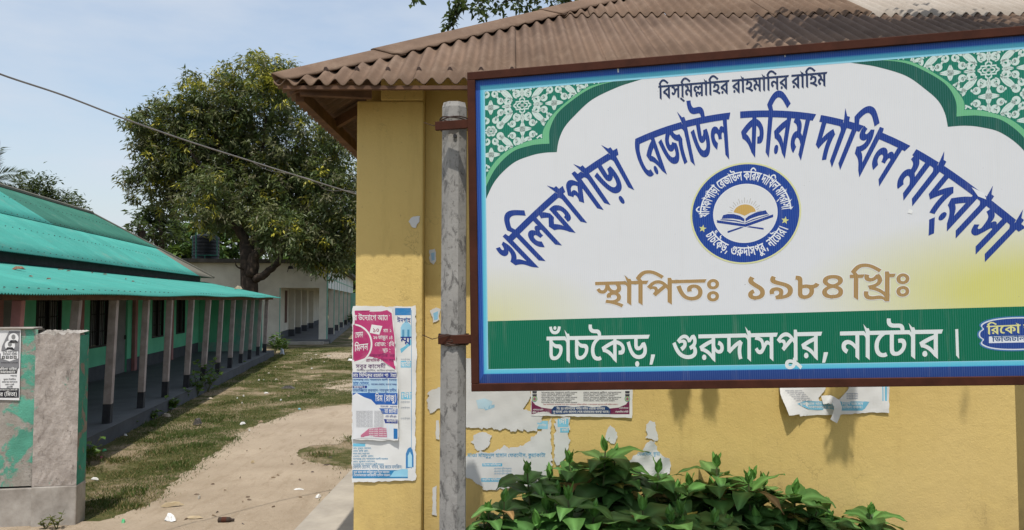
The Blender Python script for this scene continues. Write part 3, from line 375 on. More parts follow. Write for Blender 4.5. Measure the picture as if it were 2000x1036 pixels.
9: [(493,156,-19,-24,-49,0,1,-149,-53,20,-16,11,-48,20,-21,7,23,19,20,-5,34,-15,11,-7,0,3,0,6,0,6,1,4,1,80,-371,0,1,24),(197,21,-40,0,-68,16,-56,39,-21,32,55,8,16,-24,36,-31,48,-15,31,0,24,0,32,8,14,12,1,9,0,11,-24,14,-17,0,-14,0,-14,-6,1,-6,0,-2,2,-5,3,-3,-51,-4,-4,5,-4,9,1,4,0,11,22,13,36,7,21,0,32,0,48,-13,24,-24,1,-14,0,-14,-26,-23,-56,-14),(169,110,0,9,-26,12,-23,3,29,10,25,-2,28,-6,24,-14,3,-11),(639,156,-21,-24,-47,0,1,-149,-55,20,1,111,-8,10,-20,8,-13,0,-5,0,1,24,9,0,12,0,22,-8,9,-8,-2,1,0,9,1,3,1,19,45,0,13,-16)],
70: [(353,156,-21,-24,-49,0,1,-149,-55,20,-20,10,-52,19,-68,12,-43,3,-21,26,16,5,30,8,36,9,17,4,-20,7,-50,10,-29,2,19,20,13,-6,-49,0,1,24),(225,132,-147,0,1,2,18,-3,36,-9,30,-11,13,-5,5,-19,-16,-3,-32,-8,-32,-8,-13,-4,-1,2,30,-2,58,-11,50,-18,19,-11,-7,-2,-2,6,-2,13,1,7),(89,-5,-16,0,-18,10,1,7,0,8,18,10,17,0,14,0,20,-10,1,-8,0,-7,-20,-10)],
75: [(151,21,-34,0,-52,13,-32,25,1,20,0,15,24,26,56,18,43,0,42,0,52,-16,24,-26,1,-17,0,-15,-26,-27,-54,-16),(157,114,-20,0,-30,-8,-16,-16,1,-12,0,-10,12,-14,26,-9,23,0,20,0,30,9,16,16,1,11,0,11,-14,14,-26,8)],
44: [(345,156,-19,-24,-49,0,1,-149,-55,20,1,30,9,-13,-18,13,-34,19,-36,12,-21,0,-12,0,-22,-8,1,-7,0,-7,22,-9,21,-3,-15,-25,-30,4,-36,15,-18,17,1,9,0,13,26,17,38,8,21,0,26,0,44,-8,34,-16,17,-11,-7,-3,-2,6,0,12,1,6,1,58,-221,0,1,24),(157,80,0,-1,0,-4,1,-2,-55,7,0,13,-16,15,-36,8,-33,2,11,22,27,-4,28,-1,40,-8,26,-14,12,-19)],
131: [(-141,182,171,47,25,-20,-167,-48)],
77: [(61,134,0,6,12,12,11,6,47,-11,-4,-3,-4,-4,1,-3,0,-3,4,-4,22,-3,23,-3,50,-4,38,-21,1,-15,0,-20,-54,-22,-47,-2,-4,0,-10,1,-3,1,9,6,28,-4,44,-10,42,-13,23,-9,-29,-19,-26,11,-50,15,-52,11,-58,8,-35,4,11,23,16,-3,38,-2,25,0,48,0,36,12,1,9,0,6,-10,7,-26,6,-19,2,-34,3,-36,9,-14,12)],
81: [(181,8,-28,0,-52,9,-40,22,-36,39,-13,30,53,8,10,-23,22,-31,28,-20,34,-9,21,0,28,0,32,18,1,19,0,10,-12,14,-3,4,39,0,-12,-12,-24,-16,-28,-7,-17,0,-12,0,-20,3,-7,3,-8,3,-12,13,1,13,1,10,0,6,-4,7,-14,3,-13,0,7,26,26,0,32,-5,9,-5,8,-4,6,-11,1,-9,1,-17,0,-6,6,-7,9,0,6,0,10,3,14,9,7,10,43,4,8,-6,12,-16,8,-16,1,-8,0,-16,-22,-26,-48,-16)],
41: [(461,156,-21,-24,-363,0,3,2,18,-3,36,-9,30,-11,13,-5,5,-19,-16,-3,-32,-8,-32,-8,-13,-4,-1,2,26,-2,50,-10,48,-14,19,-10,-2,4,0,9,1,5,1,76,19,0,30,0,54,-4,46,-10,19,-10,14,-6,16,-17,1,-10,0,-8,-14,-15,-32,-9,-27,0,-10,0,-16,0,-7,1,5,24,2,0,8,0,7,0,20,0,12,7,1,5,0,10,-42,15,-41,2,1,-116,-55,20,-20,10,-52,19,-66,12,-41,3,-21,26,16,5,30,8,36,9,17,4,-20,7,-50,10,-29,2,19,20,13,-6,-49,0,1,24)],
453: [(481,156,-19,-24,-119,0,1,-47,0,-6,0,-15,0,-15,-1,-7,-45,5,-2,5,-2,12,-2,13,1,5,1,14,9,-18,-12,8,-24,10,-13,0,-8,0,-14,-3,-8,-6,1,-5,0,-1,0,-2,1,-2,-45,-1,-8,10,-30,12,-21,0,-16,0,-16,-7,1,-6,0,-7,20,-8,17,-4,-19,-24,-24,5,-32,11,-18,18,1,11,0,10,22,16,38,10,25,0,30,0,40,-10,21,-11,-9,0,6,9,28,9,19,0,18,0,26,-7,15,-6,-5,-2,0,4,0,8,1,4,1,11,-289,0,1,24),(237,74,16,0,24,-5,24,-11,13,-10,13,-2,31,22,43,4,18,-7,22,-18,1,-12,0,-13,-26,-19,-46,-15,-27,-6,-19,23,30,5,34,14,1,10,0,6,-12,10,-11,3,33,5,-49,-31,-41,-1,-6,13,-30,13,-21,0,-24,0,-32,-9,-17,-9,-3,2,8,3,30,5,19,0,18,0,26,-7,16,-12,1,-7,0,-8,-16,-14,-34,-14,-25,-6,-27,21,28,5,24,10,1,6,0,3,-12,4,-9,0,-10,0,-20,-3,-11,-3,-43,19,28,17,60,19),(303,-67,-54,0,-96,17,-78,38,-29,30,51,12,26,-26,60,-32,72,-14,49,0,38,0,46,10,1,11,0,7,-24,11,-17,3,53,11,22,-6,26,-17,1,-12,0,-13,-34,-19,-60,-11)],
450: [(217,156,-21,-24,-21,0,-16,-4,-32,-12,-28,-16,-16,-22,1,-12,0,-16,18,-19,30,-8,15,0,10,0,16,2,13,3,23,-21,-14,-5,-32,-3,-17,0,-34,0,-52,15,-30,30,1,21,0,17,22,28,36,24,44,16,25,6)],
27: [(213,10,-32,0,-60,11,-52,23,-42,38,-15,28,55,8,16,-30,42,-37,54,-15,37,0,36,0,32,14,1,12,0,8,-8,11,-3,4,41,-1,-14,-7,-30,-11,-36,-6,-23,0,-20,0,-34,7,-18,15,1,10,0,11,26,20,33,9,-10,0,-20,0,-9,0,-153,0,1,24,515,0,-21,-24,-151,0,-12,0,-28,0,-11,0,-34,-6,-42,-13,-20,-13,1,-6,0,-5,12,-5,9,0,16,0,24,6,17,6,63,-9,4,-5,6,-14,1,-7,0,-13,-24,-23,-54,-15),(433,50,0,-11,8,-23,9,-12,-53,-6,-10,14,-8,26,1,15,0,11,6,18,7,8,-38,2,-54,10,-36,18,-11,10,57,4,8,-6,24,-9,36,-6,29,0,6,0,12,1,9,0,27,-22,-10,-10,-10,-20)],
611: [(79,100,-16,0,-22,9,1,10,0,11,22,8,17,0,16,0,22,-8,1,-11,0,-10,-22,-9),(79,-3,-16,0,-22,9,1,10,0,11,22,8,17,0,16,0,22,-8,1,-11,0,-10,-22,-9)],
42: [(335,156,-19,-24,-49,0,1,-149,-55,20,-16,11,-54,22,-66,16,-35,2,-23,28,46,13,108,24,55,7,-11,-8,1,14,-211,0,1,24),(209,107,11,-6,-34,-5,-68,-15,-33,-9,22,-2,52,-12,46,-18,17,-12,-7,-2,-2,6,0,12,1,6)],
31: [(149,0,-30,0,-54,10,-38,18,-11,11,15,26,40,2,46,13,18,19,1,11,0,5,-4,11,-3,6,-127,0,1,24,105,0,-18,10,-18,19,1,9,0,10,24,18,21,7,41,-19,-16,-6,-12,-10,1,-6,0,-8,22,-14,19,-10,177,0,-21,-24,-69,0,-10,0,-14,0,-7,0,36,-17,36,-35,1,-20,0,-18,-32,-27,-60,-15),(149,25,24,0,36,9,18,16,1,12,0,11,-14,21,-32,24,-25,14,13,1,4,-7,10,-16,1,-10,0,-9,-12,-19,-28,-15,-48,-13,-35,-4,7,17,6,-11,24,-14,36,-7)],
508: [(151,132,-49,0,1,-149,-55,20,1,129,-47,0,1,24,49,0,-4,14,-28,20,-44,12,-58,5,-33,0,-24,0,-24,-3,-8,-5,1,-3,0,-3,16,-2,15,0,23,0,28,0,32,-5,11,-5,10,-4,8,-13,1,-10,-51,0,0,5,-4,6,-3,2,-6,1,-12,2,-9,0,-15,0,-24,0,-38,4,-9,3,-12,3,-10,10,1,6,0,5,10,11,24,11,46,6,37,0,66,0,98,-15,54,-33,7,-25,71,0)],
224: [(423,156,-19,-24,-49,0,1,-106,-55,0,1,72,7,-14,-18,12,-32,19,-30,12,-32,6,-17,0,-20,0,-32,-7,-26,-13,-13,-8,-1,3,10,3,20,4,13,0,28,0,24,-14,1,-10,0,-3,0,-6,-1,-2,-11,2,4,3,14,7,14,6,7,4,61,26,35,-17,-145,-67,-37,18,45,21,-17,-12,-19,-6,10,5,10,9,1,5,0,6,-16,6,-9,0,-8,0,-14,-2,-7,-2,-43,20,22,14,42,20,46,11,29,0,26,0,44,-9,40,-18,25,-13,-3,-3,-2,6,-2,13,1,7,1,32,45,0,13,-16),(353,-11,-55,0,-4,6,-14,8,-22,3,-15,0,-24,0,-52,-4,-29,0,-18,0,-40,4,-36,9,-22,19,1,16,0,6,2,11,5,5,53,-4,0,-3,-4,-9,1,-4,0,-10,18,-12,30,-4,19,0,26,0,44,4,27,0,20,0,30,-6,13,-7,1,29,57,0)],
36: [(373,156,-21,-24,-49,0,1,-149,-55,20,-20,11,-52,21,-66,15,-41,4,-13,26,29,-7,46,-3,62,-13,44,-17,17,-8,0,6,-2,11,1,7,1,116,45,0,13,-16),(111,156,36,0,46,-12,22,-19,1,-11,0,-20,-64,-26,-55,-4,-27,4,-15,12,38,3,48,9,22,14,1,8,0,8,-24,11,-23,0,-18,0,-18,-7,1,-4,0,-4,8,-6,9,-2,-33,-18,-8,3,-18,8,-12,11,1,8,0,9,22,16,40,9)],
47: [(407,156,-21,-24,-47,0,1,-149,-55,20,1,78,9,-12,-8,8,-24,10,-13,0,-6,0,-12,-3,-10,-7,1,-7,0,-2,0,-4,3,-2,-47,-2,-4,9,-14,13,-24,7,-15,0,-10,0,-16,-4,-8,-7,1,-4,0,-10,28,-12,25,-3,-17,-25,-28,4,-42,14,-22,20,1,12,0,12,24,18,38,10,25,0,28,0,40,-10,21,-11,-7,1,4,8,28,9,17,0,18,0,26,-7,15,-6,-7,-4,-2,6,0,10,1,6,1,16,-283,0,1,24)],
56: [(151,132,-49,0,1,-149,-55,20,1,129,-47,0,1,24,49,0,-4,14,-28,20,-46,12,-62,5,-37,0,-26,0,-38,-3,-18,-4,1,-4,0,-3,16,-2,15,0,51,0,28,0,32,-5,13,-5,8,-4,10,-13,1,-10,-51,0,0,5,-6,6,-3,2,-4,1,-14,2,-9,0,-41,0,-26,0,-32,3,-11,3,-12,3,-10,11,1,6,0,15,70,18,71,0,106,0,118,-35,9,-38,71,0)],
493: [(173,156,-21,-24,-49,0,1,-149,-55,20,1,129,-47,0,1,24,47,0,-8,4,-18,13,-5,5,28,17,60,23,70,11,45,0,48,0,84,-9,90,-18,57,-14,-25,-20,-40,10,-66,14,-54,9,-54,4,-29,0,-36,0,-54,-9,-42,-16,-15,-8,4,-4,12,-8,9,-4)],
347: [(453,156,-19,-24,-339,0,1,-55,-13,6,14,7,44,14,50,14,29,4,39,-16,-8,-9,-8,-17,1,-8,0,-5,2,-9,3,-5,-15,5,14,6,42,15,52,13,29,5,39,-17,-10,-8,-8,-20,1,-10,0,-10,8,-18,7,-10,-53,-6,-8,11,-8,21,1,11,0,12,10,19,9,6,19,-7,-22,-4,-46,-13,-44,-16,-17,-8,-45,14,-2,5,-2,13,1,7,0,9,8,18,9,8,19,-8,-22,-4,-46,-13,-44,-17,-19,-8,-43,14,1,64,-41,0,1,24)],
51: [(129,123,44,0,52,-14,24,-21,1,-10,0,-21,-56,-23,-49,-2,-3,7,24,-3,50,-10,48,-15,25,-8,-31,-20,-24,10,-52,15,-56,12,-62,9,-33,3,9,24,18,-3,34,-2,19,0,34,0,38,7,16,12,1,7,0,11,-30,12,-27,0,-16,0,-20,-3,-8,-6,1,-4,0,-1,2,-4,3,-2,-51,-4,-4,4,-4,9,1,4,0,9,24,14,42,7),(79,110,-2,9,-26,12,-21,3,29,10,23,-2,28,-6,26,-14,3,-11),(305,156,-19,-24,-287,0,1,24)],
494: [(173,156,-21,-24,-49,0,1,-149,-55,20,1,129,-47,0,1,24,47,0,-8,4,-18,14,-5,4,32,18,66,22,80,11,51,0,38,0,74,-5,74,-10,80,-15,45,-10,-19,-21,-50,10,-74,14,-64,9,-62,4,-33,0,-42,0,-62,-10,-48,-15,-19,-8,4,-4,12,-8,9,-4)],
317: [(205,17,-32,0,-58,9,-50,22,-38,36,-15,26,55,8,14,-27,38,-34,52,-16,33,0,34,0,34,13,1,12,0,7,-8,11,-3,4,45,0,-16,-7,-32,-11,-36,-7,-19,0,-22,0,-32,7,-18,14,1,10,0,6,10,14,24,13,21,5,-8,0,-18,0,-11,0,-143,0,1,24,731,0,-21,-24,-363,0,-8,0,-24,0,-24,1,-9,0,-34,-6,-42,-13,-18,-12,1,-6,0,-5,12,-5,9,0,16,0,22,6,15,6,63,-10,4,-4,4,-13,1,-7,0,-8,-14,-17,-28,-14,-44,-8),(649,48,0,-9,8,-23,9,-12,-51,-6,-10,13,-10,26,1,13,0,7,4,15,6,12,5,4,11,0,-12,-2,-24,-1,-11,0,-28,0,-52,4,-48,7,-17,4,-10,-1,-20,-1,-16,-2,-5,0,-32,0,-54,10,-44,16,-11,13,21,4,37,0,8,-7,24,-9,34,-4,19,0,10,0,20,1,20,2,11,2,20,-5,40,-7,48,-4,31,0,18,0,32,1,23,2,33,-22,-12,-9,-10,-19),(437,1,-30,0,-54,9,-48,20,-17,17,35,19,14,-14,34,-18,42,-8,25,0,34,0,32,12,1,12,0,7,-6,11,-3,4,43,0,-14,-7,-32,-11,-34,-7,-23,0,-30,0,-40,16,1,15,0,8,18,17,25,7,53,-6,-16,-4,-16,-8,-8,-8,1,-4,0,-5,12,-5,11,0,14,0,24,6,15,6,63,-9,4,-5,4,-12,1,-8,0,-8,-14,-17,-28,-14,-46,-8)],
598: [(27,88,127,0,1,-27,-125,0)],
48: [(377,156,-19,-24,-49,0,1,-149,-55,20,1,124,3,6,-2,4,0,9,1,5,1,21,45,0,11,-16),(177,157,20,0,34,-7,26,-14,9,-9,1,-31,-16,17,-40,20,-25,0,-16,0,-22,-9,1,-8,0,-10,32,-10,33,-1,-5,-25,-36,0,-42,13,-20,20,1,13,0,14,20,18,34,9),(41,157,22,0,38,-9,24,-20,1,-16,0,-10,-20,-20,-42,-12,-33,0,-5,25,24,1,26,5,12,9,1,5,0,9,-24,9,-21,0,-10,0,-16,-1,-11,-1,-5,24,14,1,20,1)],
21: [(391,156,-19,-24,-49,0,1,-149,-55,20,-16,7,-36,18,-44,13,-54,10,-29,3,-15,26,29,-7,48,-3,62,-13,42,-17,17,-8,0,6,0,11,1,7,1,116,45,0,13,-16),(233,116,0,-14,-28,-21,-52,-14,-39,-2,-33,3,-9,12,38,3,50,9,22,13,1,9,0,8,-18,11,-11,5,49,18,16,-8,20,-20),(95,106,-32,0,-38,16,1,14,0,6,4,11,7,4,51,-6,-2,-3,-4,-5,1,-3,0,-5,14,-5,9,0,10,0,18,4,20,9,11,9,39,4,5,-10,-12,-13,-30,-17,-38,-10)],
593: [(129,-32,-36,24,-38,60,1,30,0,33,38,59,37,24,53,0,-34,-25,-36,-59,1,-32,0,-30,36,-59,35,-25)],
594: [(41,-32,36,25,34,59,1,31,0,31,-34,59,-35,25,55,0,36,-24,38,-60,1,-31,0,-32,-38,-59,-35,-24)],
267: [(337,156,-21,-24,-49,0,1,-149,-55,20,-16,11,-54,22,-66,16,-35,2,-23,28,46,13,108,24,55,7,-11,-8,1,14,-211,0,1,24),(209,107,11,-6,-34,-5,-68,-15,-33,-9,22,-2,52,-12,46,-18,17,-12,-7,-2,-2,6,0,12,1,6),(521,156,-19,-24,-49,0,1,-149,-55,20,-16,11,-52,22,-66,16,-37,3,-3,32,44,11,96,22,49,6,-9,-8,1,14,-103,0,1,24),(395,107,11,-6,-34,-5,-68,-15,-33,-9,24,-2,50,-12,46,-18,17,-12,-7,-2,0,6,-2,12,1,6)],
8: [(495,156,-21,-24,-49,0,1,-149,-53,20,-16,11,-48,20,-21,7,23,19,20,-5,34,-15,11,-7,0,3,0,6,0,6,1,4,1,80,-371,0,1,24),(197,21,-40,0,-68,16,-56,39,-21,32,55,8,16,-24,36,-31,48,-15,31,0,24,0,32,8,14,12,1,9,0,11,-24,14,-17,0,-14,0,-14,-6,1,-6,0,-2,2,-5,3,-3,-51,-4,-4,5,-4,9,1,4,0,11,22,13,36,7,21,0,32,0,48,-13,24,-24,1,-14,0,-14,-26,-23,-56,-14),(169,110,0,9,-26,12,-23,3,29,10,25,-2,28,-6,24,-14,3,-11)],
219: [(245,128,22,0,26,-4,13,-4,8,-4,12,-12,1,-12,1,-109,-55,20,-6,7,-26,7,-15,0,-16,0,-30,-2,-30,-2,-19,0,-16,0,-38,3,-32,11,-20,19,1,17,0,5,4,12,3,6,55,-4,-2,-4,-2,-8,1,-5,0,-12,18,-12,24,-4,15,0,18,0,26,3,26,2,13,0,18,0,30,-7,9,-7,1,62,0,5,-4,6,-3,1,-2,2,-10,1,-7,0,-12,0,-20,-4,-7,-3,-8,-4,-12,-7,1,-3,0,-4,8,-3,13,0,4,0,10,0,5,1,7,-22,-8,-1,-18,-1,-13,0,-24,0,-34,12,1,14,0,8,18,17,17,7,16,7,44,9),(397,156,-21,-24,-377,0,1,24)],
492: [(173,156,-21,-24,-49,0,1,-149,-55,20,1,129,-47,0,1,24,47,0,-8,4,-18,12,-5,5,26,18,52,23,62,11,39,0,30,0,56,-5,56,-10,62,-16,39,-11,-25,-20,-36,10,-56,15,-46,9,-46,4,-23,0,-32,0,-44,-9,-34,-15,-13,-9,4,-4,12,-8,9,-4)],
269: [(211,72,-18,0,-28,3,-28,7,-15,4,-8,3,-16,4,-7,0,-8,0,-8,-4,1,-3,0,-3,8,-6,9,-3,-35,-18,-14,7,-22,15,1,10,0,10,20,12,30,5,15,0,16,0,22,-3,20,-4,9,-3,20,-7,24,-4,13,0,16,0,16,7,1,9,0,8,-20,15,-15,6,59,4,8,-3,16,-12,10,-14,1,-8,0,-12,-20,-15,-34,-7),(37,148,39,-4,34,-6,28,-16,1,-14,0,-2,-2,-5,-1,-3,-51,1,0,3,0,4,1,2,0,10,-26,15,-29,3),(-3,132,1,24,353,0,-21,-24),(273,84,1,-91,-53,0,-18,9,-36,11,-44,8,-25,3,-21,26,36,10,72,16,41,5),(219,60,-16,-2,-32,-8,-34,-8,-13,-4,1,3,30,-3,48,-12,19,-8,0,5,0,11,1,3)],
252: [(213,10,-32,0,-60,10,-52,24,-42,38,-15,28,55,8,16,-30,42,-37,54,-15,37,0,36,0,32,14,1,12,0,8,-8,11,-3,4,41,-1,-14,-7,-30,-11,-36,-6,-23,0,-20,0,-34,7,-18,15,1,10,0,11,26,20,33,9,-10,0,-18,0,-11,0,-153,0,1,24,541,0,-19,-24,-179,0,-12,0,-28,0,-11,0,-34,-6,-42,-13,-20,-13,1,-6,0,-5,12,-5,9,0,16,0,24,6,17,6,63,-9,4,-5,6,-14,1,-7,0,-12,-26,-23,-54,-16),(409,89,-42,0,-64,11,-42,19,-11,11,57,4,8,-6,24,-9,38,-6,31,0,10,0,16,1,9,0,29,-22,-14,-1,-30,-2),(467,92,1,-121,-53,0,-20,8,-34,11,-38,6,-25,2,-21,25,20,6,46,12,50,10,25,4,1,39),(413,32,-16,-3,-32,-6,-32,-8,-15,-4,5,5,28,-3,44,-9,21,-9,0,3,0,8,1,4)],
6: [(69,79,32,-9,54,-26,46,-29,17,-15,-43,-11,-18,14,-40,24,-48,21,-33,10),(35,120,0,10,20,16,34,10,23,0,20,0,34,-10,20,-16,1,-10,0,-11,-20,-16,-34,-9,-19,0,-22,0,-34,8,-20,17),(81,120,0,-7,16,-9,15,0,12,0,18,9,1,7,0,6,-18,9,-11,0,-14,0,-16,-9)],
45: [(353,156,-21,-24,-49,0,1,-149,-55,20,-20,10,-52,19,-68,12,-43,3,-21,26,16,5,30,8,36,9,17,4,-20,7,-50,10,-29,2,19,20,13,-6,-49,0,1,24),(225,132,-147,0,1,2,18,-3,36,-9,30,-11,13,-5,5,-19,-16,-3,-32,-8,-32,-8,-13,-4,-1,2,30,-2,58,-11,50,-18,19,-11,-7,-2,-2,6,-2,13,1,7)],
287: [(265,128,40,0,40,-18,1,-14,0,-11,-24,-17,-42,-14,-27,-4,-17,22,28,5,30,9,1,8,0,5,-14,6,-15,0,-14,0,-28,-4,-20,-6,-12,-7,1,-3,0,-2,8,-4,15,-1,-13,-24,-32,2,-32,15,1,11,0,10,22,16,40,13,46,7),(351,42,0,-19,-66,-23,-55,0,-36,0,-64,10,-56,23,-44,39,-17,28,55,8,16,-30,46,-37,62,-16,39,0,30,0,38,9,1,10,0,8,-24,10,-17,2,51,12,22,-6,26,-17),(397,116,36,0,38,-19,1,-15,0,-9,-16,-17,-36,-14,-29,-4,-15,24,24,2,20,10,1,6,0,7,-16,5,-11,0,-12,0,-32,-8,-19,-12,-23,6,16,14,32,17,32,7),(513,156,-19,-24,-495,0,1,24)],
221: [(405,156,-21,-24,-221,0,1,-72,-11,12,28,14,82,23,51,8,41,-17,-8,-8,-10,-17,-4,-18,1,-10,0,-9,2,-18,8,-18,7,-10,-53,-7,-9,22,-4,10,-6,21,1,12,0,10,8,17,10,16,9,7,15,-9,-24,-3,-54,-16,-58,-19,-23,-11,-43,15,1,75,-107,0,1,24),(225,26,18,0,32,-7,13,-7,3,-27,-6,9,-30,8,-23,0,-14,0,-32,-2,-38,-3,-19,0,-16,0,-38,4,-32,10,-20,17,1,14,0,6,4,9,3,5,53,-4,0,-3,-4,-7,1,-4,0,-9,16,-10,24,-4,17,0,18,0,30,3,30,2)],
18: [(263,157,42,0,48,-20,1,-17,0,-13,-28,-20,-44,-15,-29,-6,-19,24,28,5,36,13,1,11,0,7,-18,8,-15,0,-16,0,-26,-5,-22,-8,-14,-9,1,-3,0,-3,10,-5,15,-1,-11,-24,-34,2,-34,17,1,12,0,9,22,18,38,15,48,8),(357,55,0,-21,-64,-26,-55,0,-38,0,-66,12,-58,25,-46,44,-17,32,55,8,20,-35,48,-42,60,-19,41,0,28,0,40,12,1,12,0,9,-26,12,-17,4,53,11,22,-7,26,-19)],
456: [(233,157,20,0,28,-9,13,-10,25,14,45,4,16,-7,24,-19,1,-13,0,-13,-26,-22,-46,-16,-27,-5,-19,23,28,6,38,14,1,12,0,6,-14,10,-11,4,33,6,-43,-28,-39,-1,-4,9,-16,11,-13,0,-8,0,-12,-3,-6,-6,1,-4,0,-8,26,-9,27,-1,-3,-25,-32,1,-40,12,-16,18,1,11,0,13,16,16,30,9),(119,157,20,0,34,-9,20,-18,1,-14,0,-9,-16,-19,-36,-12,-27,0,-5,26,26,1,20,9,1,6,0,8,-18,7,-17,0,-10,0,-14,-1,-7,-1,-5,24,10,1,20,1),(267,6,-56,0,-96,19,-78,43,-25,36,51,9,24,-29,60,-37,74,-17,47,0,38,0,46,13,1,12,0,9,-24,12,-17,4,53,10,22,-6,26,-19,1,-13,0,-14,-34,-20,-62,-12)],
16: [(263,157,22,0,30,-5,11,-4,12,-4,12,-13,1,-13,1,-135,-55,19,-4,4,-14,9,-22,4,-13,0,-18,0,-32,-2,-32,-2,-19,0,-20,0,-40,3,-36,12,-22,21,1,17,0,7,4,14,3,5,57,-4,-4,-3,-2,-10,1,-7,0,-10,12,-12,20,-6,24,-2,13,0,24,0,40,3,23,0,20,0,30,-5,15,-8,1,82,0,8,-4,7,-5,3,-6,3,-15,0,-16,0,-28,-7,-20,-10,-12,-12,1,-4,0,-2,4,-5,12,-3,11,0,6,0,8,1,7,0,5,-23,-6,-1,-18,-1,-13,0,-28,0,-40,15,1,16,0,10,22,21,36,18,50,11)],
49: [(355,156,-19,-24,-49,0,1,-149,-55,20,-22,10,-54,19,-68,12,-43,3,-21,26,22,7,58,15,27,5,39,6,15,-18,-24,-5,-48,-11,-17,-6,26,-2,50,-10,48,-14,21,-10,-2,4,0,9,1,5,1,30,3,9,0,5,-2,13,1,7,1,20,-231,0,1,24),(33,138,45,-5,30,-4,62,-15,60,-19,23,-11,-13,-24,-16,10,-56,19,-60,15,-62,12,-25,2)],
26: [(329,75,0,-14,-22,-21,-36,-12,-46,-8,-23,-1,-9,11,26,-2,56,-5,56,-8,31,-7,-17,-21,-44,9,-88,12,-88,6,-45,2,7,24,14,-1,34,-2,23,0,44,0,54,10,24,17,1,10,0,12,-32,13,-31,0,-2,0,-8,-1,-3,0,-5,21,6,0,18,0,7,0,34,0,42,-9,24,-14,10,-15),(119,50,-22,0,-32,6,-7,5,-8,5,-8,12,1,12,1,44,55,0,1,-9,-1,-14,0,-3,2,-6,1,-3,1,-11,0,-5,2,-5,5,-2,6,-4,17,0,18,0,26,6,16,10,1,4,0,3,-10,3,-9,0,-9,0,-22,0,-40,10,-13,7,9,20,10,-5,18,-8,28,-3,19,0,37,0,6,0,4,-3,9,-2,10,-2,14,-10,1,-8,0,-12,-30,-20,-54,-12),(-3,132,1,24,389,0,-19,-24)],
262: [(345,156,-19,-24,-229,0,1,-66,-11,6,30,14,80,23,51,8,33,-16,1,-78,-55,6,1,73,27,-11,-24,-4,-56,-15,-56,-19,-23,-11,-45,15,1,75,-41,0,1,24),(275,55,1,-84,-55,0,-18,8,-36,11,-40,6,-23,2,-21,25,18,6,48,12,52,10,23,4),(219,32,-14,-2,-32,-7,-34,-8,-13,-4,5,5,26,-3,46,-9,21,-9,0,3,-2,8,1,3)],
10: [(179,156,0,8,-18,8,-19,0,-31,0,-36,0,-42,6,-13,6,-10,6,-10,14,1,10,0,4,0,6,3,4,55,-2,-2,-2,0,-4,1,-2,0,-5,4,-9,7,-2,6,-3,20,-3,23,0,31,0,28,0,34,-4,11,-6,10,-5,10,-14,1,-11),(129,123,44,0,52,-14,24,-21,1,-10,0,-21,-56,-23,-49,-2,-3,7,24,-3,50,-10,48,-15,25,-8,-31,-20,-24,10,-52,15,-56,12,-62,9,-33,3,9,24,18,-3,34,-2,19,0,34,0,38,7,16,12,1,7,0,11,-30,12,-27,0,-16,0,-20,-3,-8,-6,1,-4,0,-1,2,-4,3,-2,-51,-4,-4,4,-4,9,1,4,0,9,24,14,42,7),(79,110,-2,9,-26,12,-21,3,29,10,23,-2,28,-6,26,-14,3,-11),(305,156,-19,-24,-287,0,1,24)],
357: [(261,70,-18,0,-28,4,-26,7,-13,6,-14,5,-16,4,-7,0,-8,0,-10,-4,1,-4,0,-4,10,-6,9,-4,-35,-18,-14,7,-22,16,1,11,0,10,18,14,30,6,15,0,22,0,32,-7,21,-7,20,-7,20,-5,15,0,14,0,16,7,1,9,0,8,-20,15,-15,6,59,4,8,-3,16,-12,10,-14,1,-8,0,-11,-16,-16,-34,-9),(395,156,-19,-24,-377,0,1,24),(217,-18,-42,0,-78,14,-64,32,-23,27,53,10,20,-21,44,-26,56,-12,33,0,40,0,32,13,1,11,0,6,-12,10,-20,5,-11,0,-10,0,-14,-3,-6,-5,1,-4,0,-1,2,-5,1,-2,-51,-4,-2,4,-2,9,1,4,0,10,20,13,36,7,25,0,34,0,46,-12,24,-21,1,-12,0,-14,-28,-21,-52,-12)],
520: [(463,156,-19,-24,-197,0,1,-78,0,-10,4,-8,5,-2,8,-5,17,0,16,0,28,7,15,7,12,6,14,14,1,7,0,6,-14,7,-13,0,-8,0,-12,-1,-3,0,-7,23,10,1,22,2,13,0,24,0,32,-8,16,-16,1,-10,0,-14,-26,-25,-19,-10,-20,-9,-50,-10,-27,0,-22,0,-30,4,-7,5,-10,5,-14,16,1,16,1,80,-47,0,1,24),(339,156,-2,8,-16,6,-17,0,-53,0,-36,0,-44,6,-11,7,-12,5,-10,15,1,9,0,4,2,7,3,4,51,-2,0,-3,0,-4,1,-2,0,-6,4,-9,7,-3,6,-3,24,-4,21,0,29,0,20,0,28,-1,24,-1,17,-1,14,-6,12,-17,1,-9),(173,156,-21,-24,-49,0,1,-149,-55,20,1,129,-47,0,1,24,47,0,-8,4,-18,11,-5,5,22,18,44,24,56,11,37,0,32,0,58,-9,66,-18,41,-14,-27,-16,-28,9,-44,13,-38,8,-34,4,-17,0,-26,0,-38,-10,-28,-15,-9,-9,4,-4,12,-8,9,-4)],
67: [(101,-17,-55,20,1,129,-47,0,1,24,177,0,-21,-24,-49,0),(49,156,-2,8,-16,8,-19,0,-83,0,-36,0,-44,6,-11,6,-12,6,-10,14,1,10,0,4,2,6,1,4,55,-2,0,-2,-2,-4,1,-2,0,-5,4,-9,7,-2,6,-3,20,-3,23,0,85,0,28,0,32,-4,13,-6,8,-5,12,-14,1,-11)],
59: [(-183,-18,20,4,44,10,46,10,23,4,17,-21,-16,-2,-36,-7,-34,-6,-11,-3,-1,5,32,-1,58,-7,48,-11,19,-6,-23,-19,-26,8,-50,10,-54,6,-27,2)],
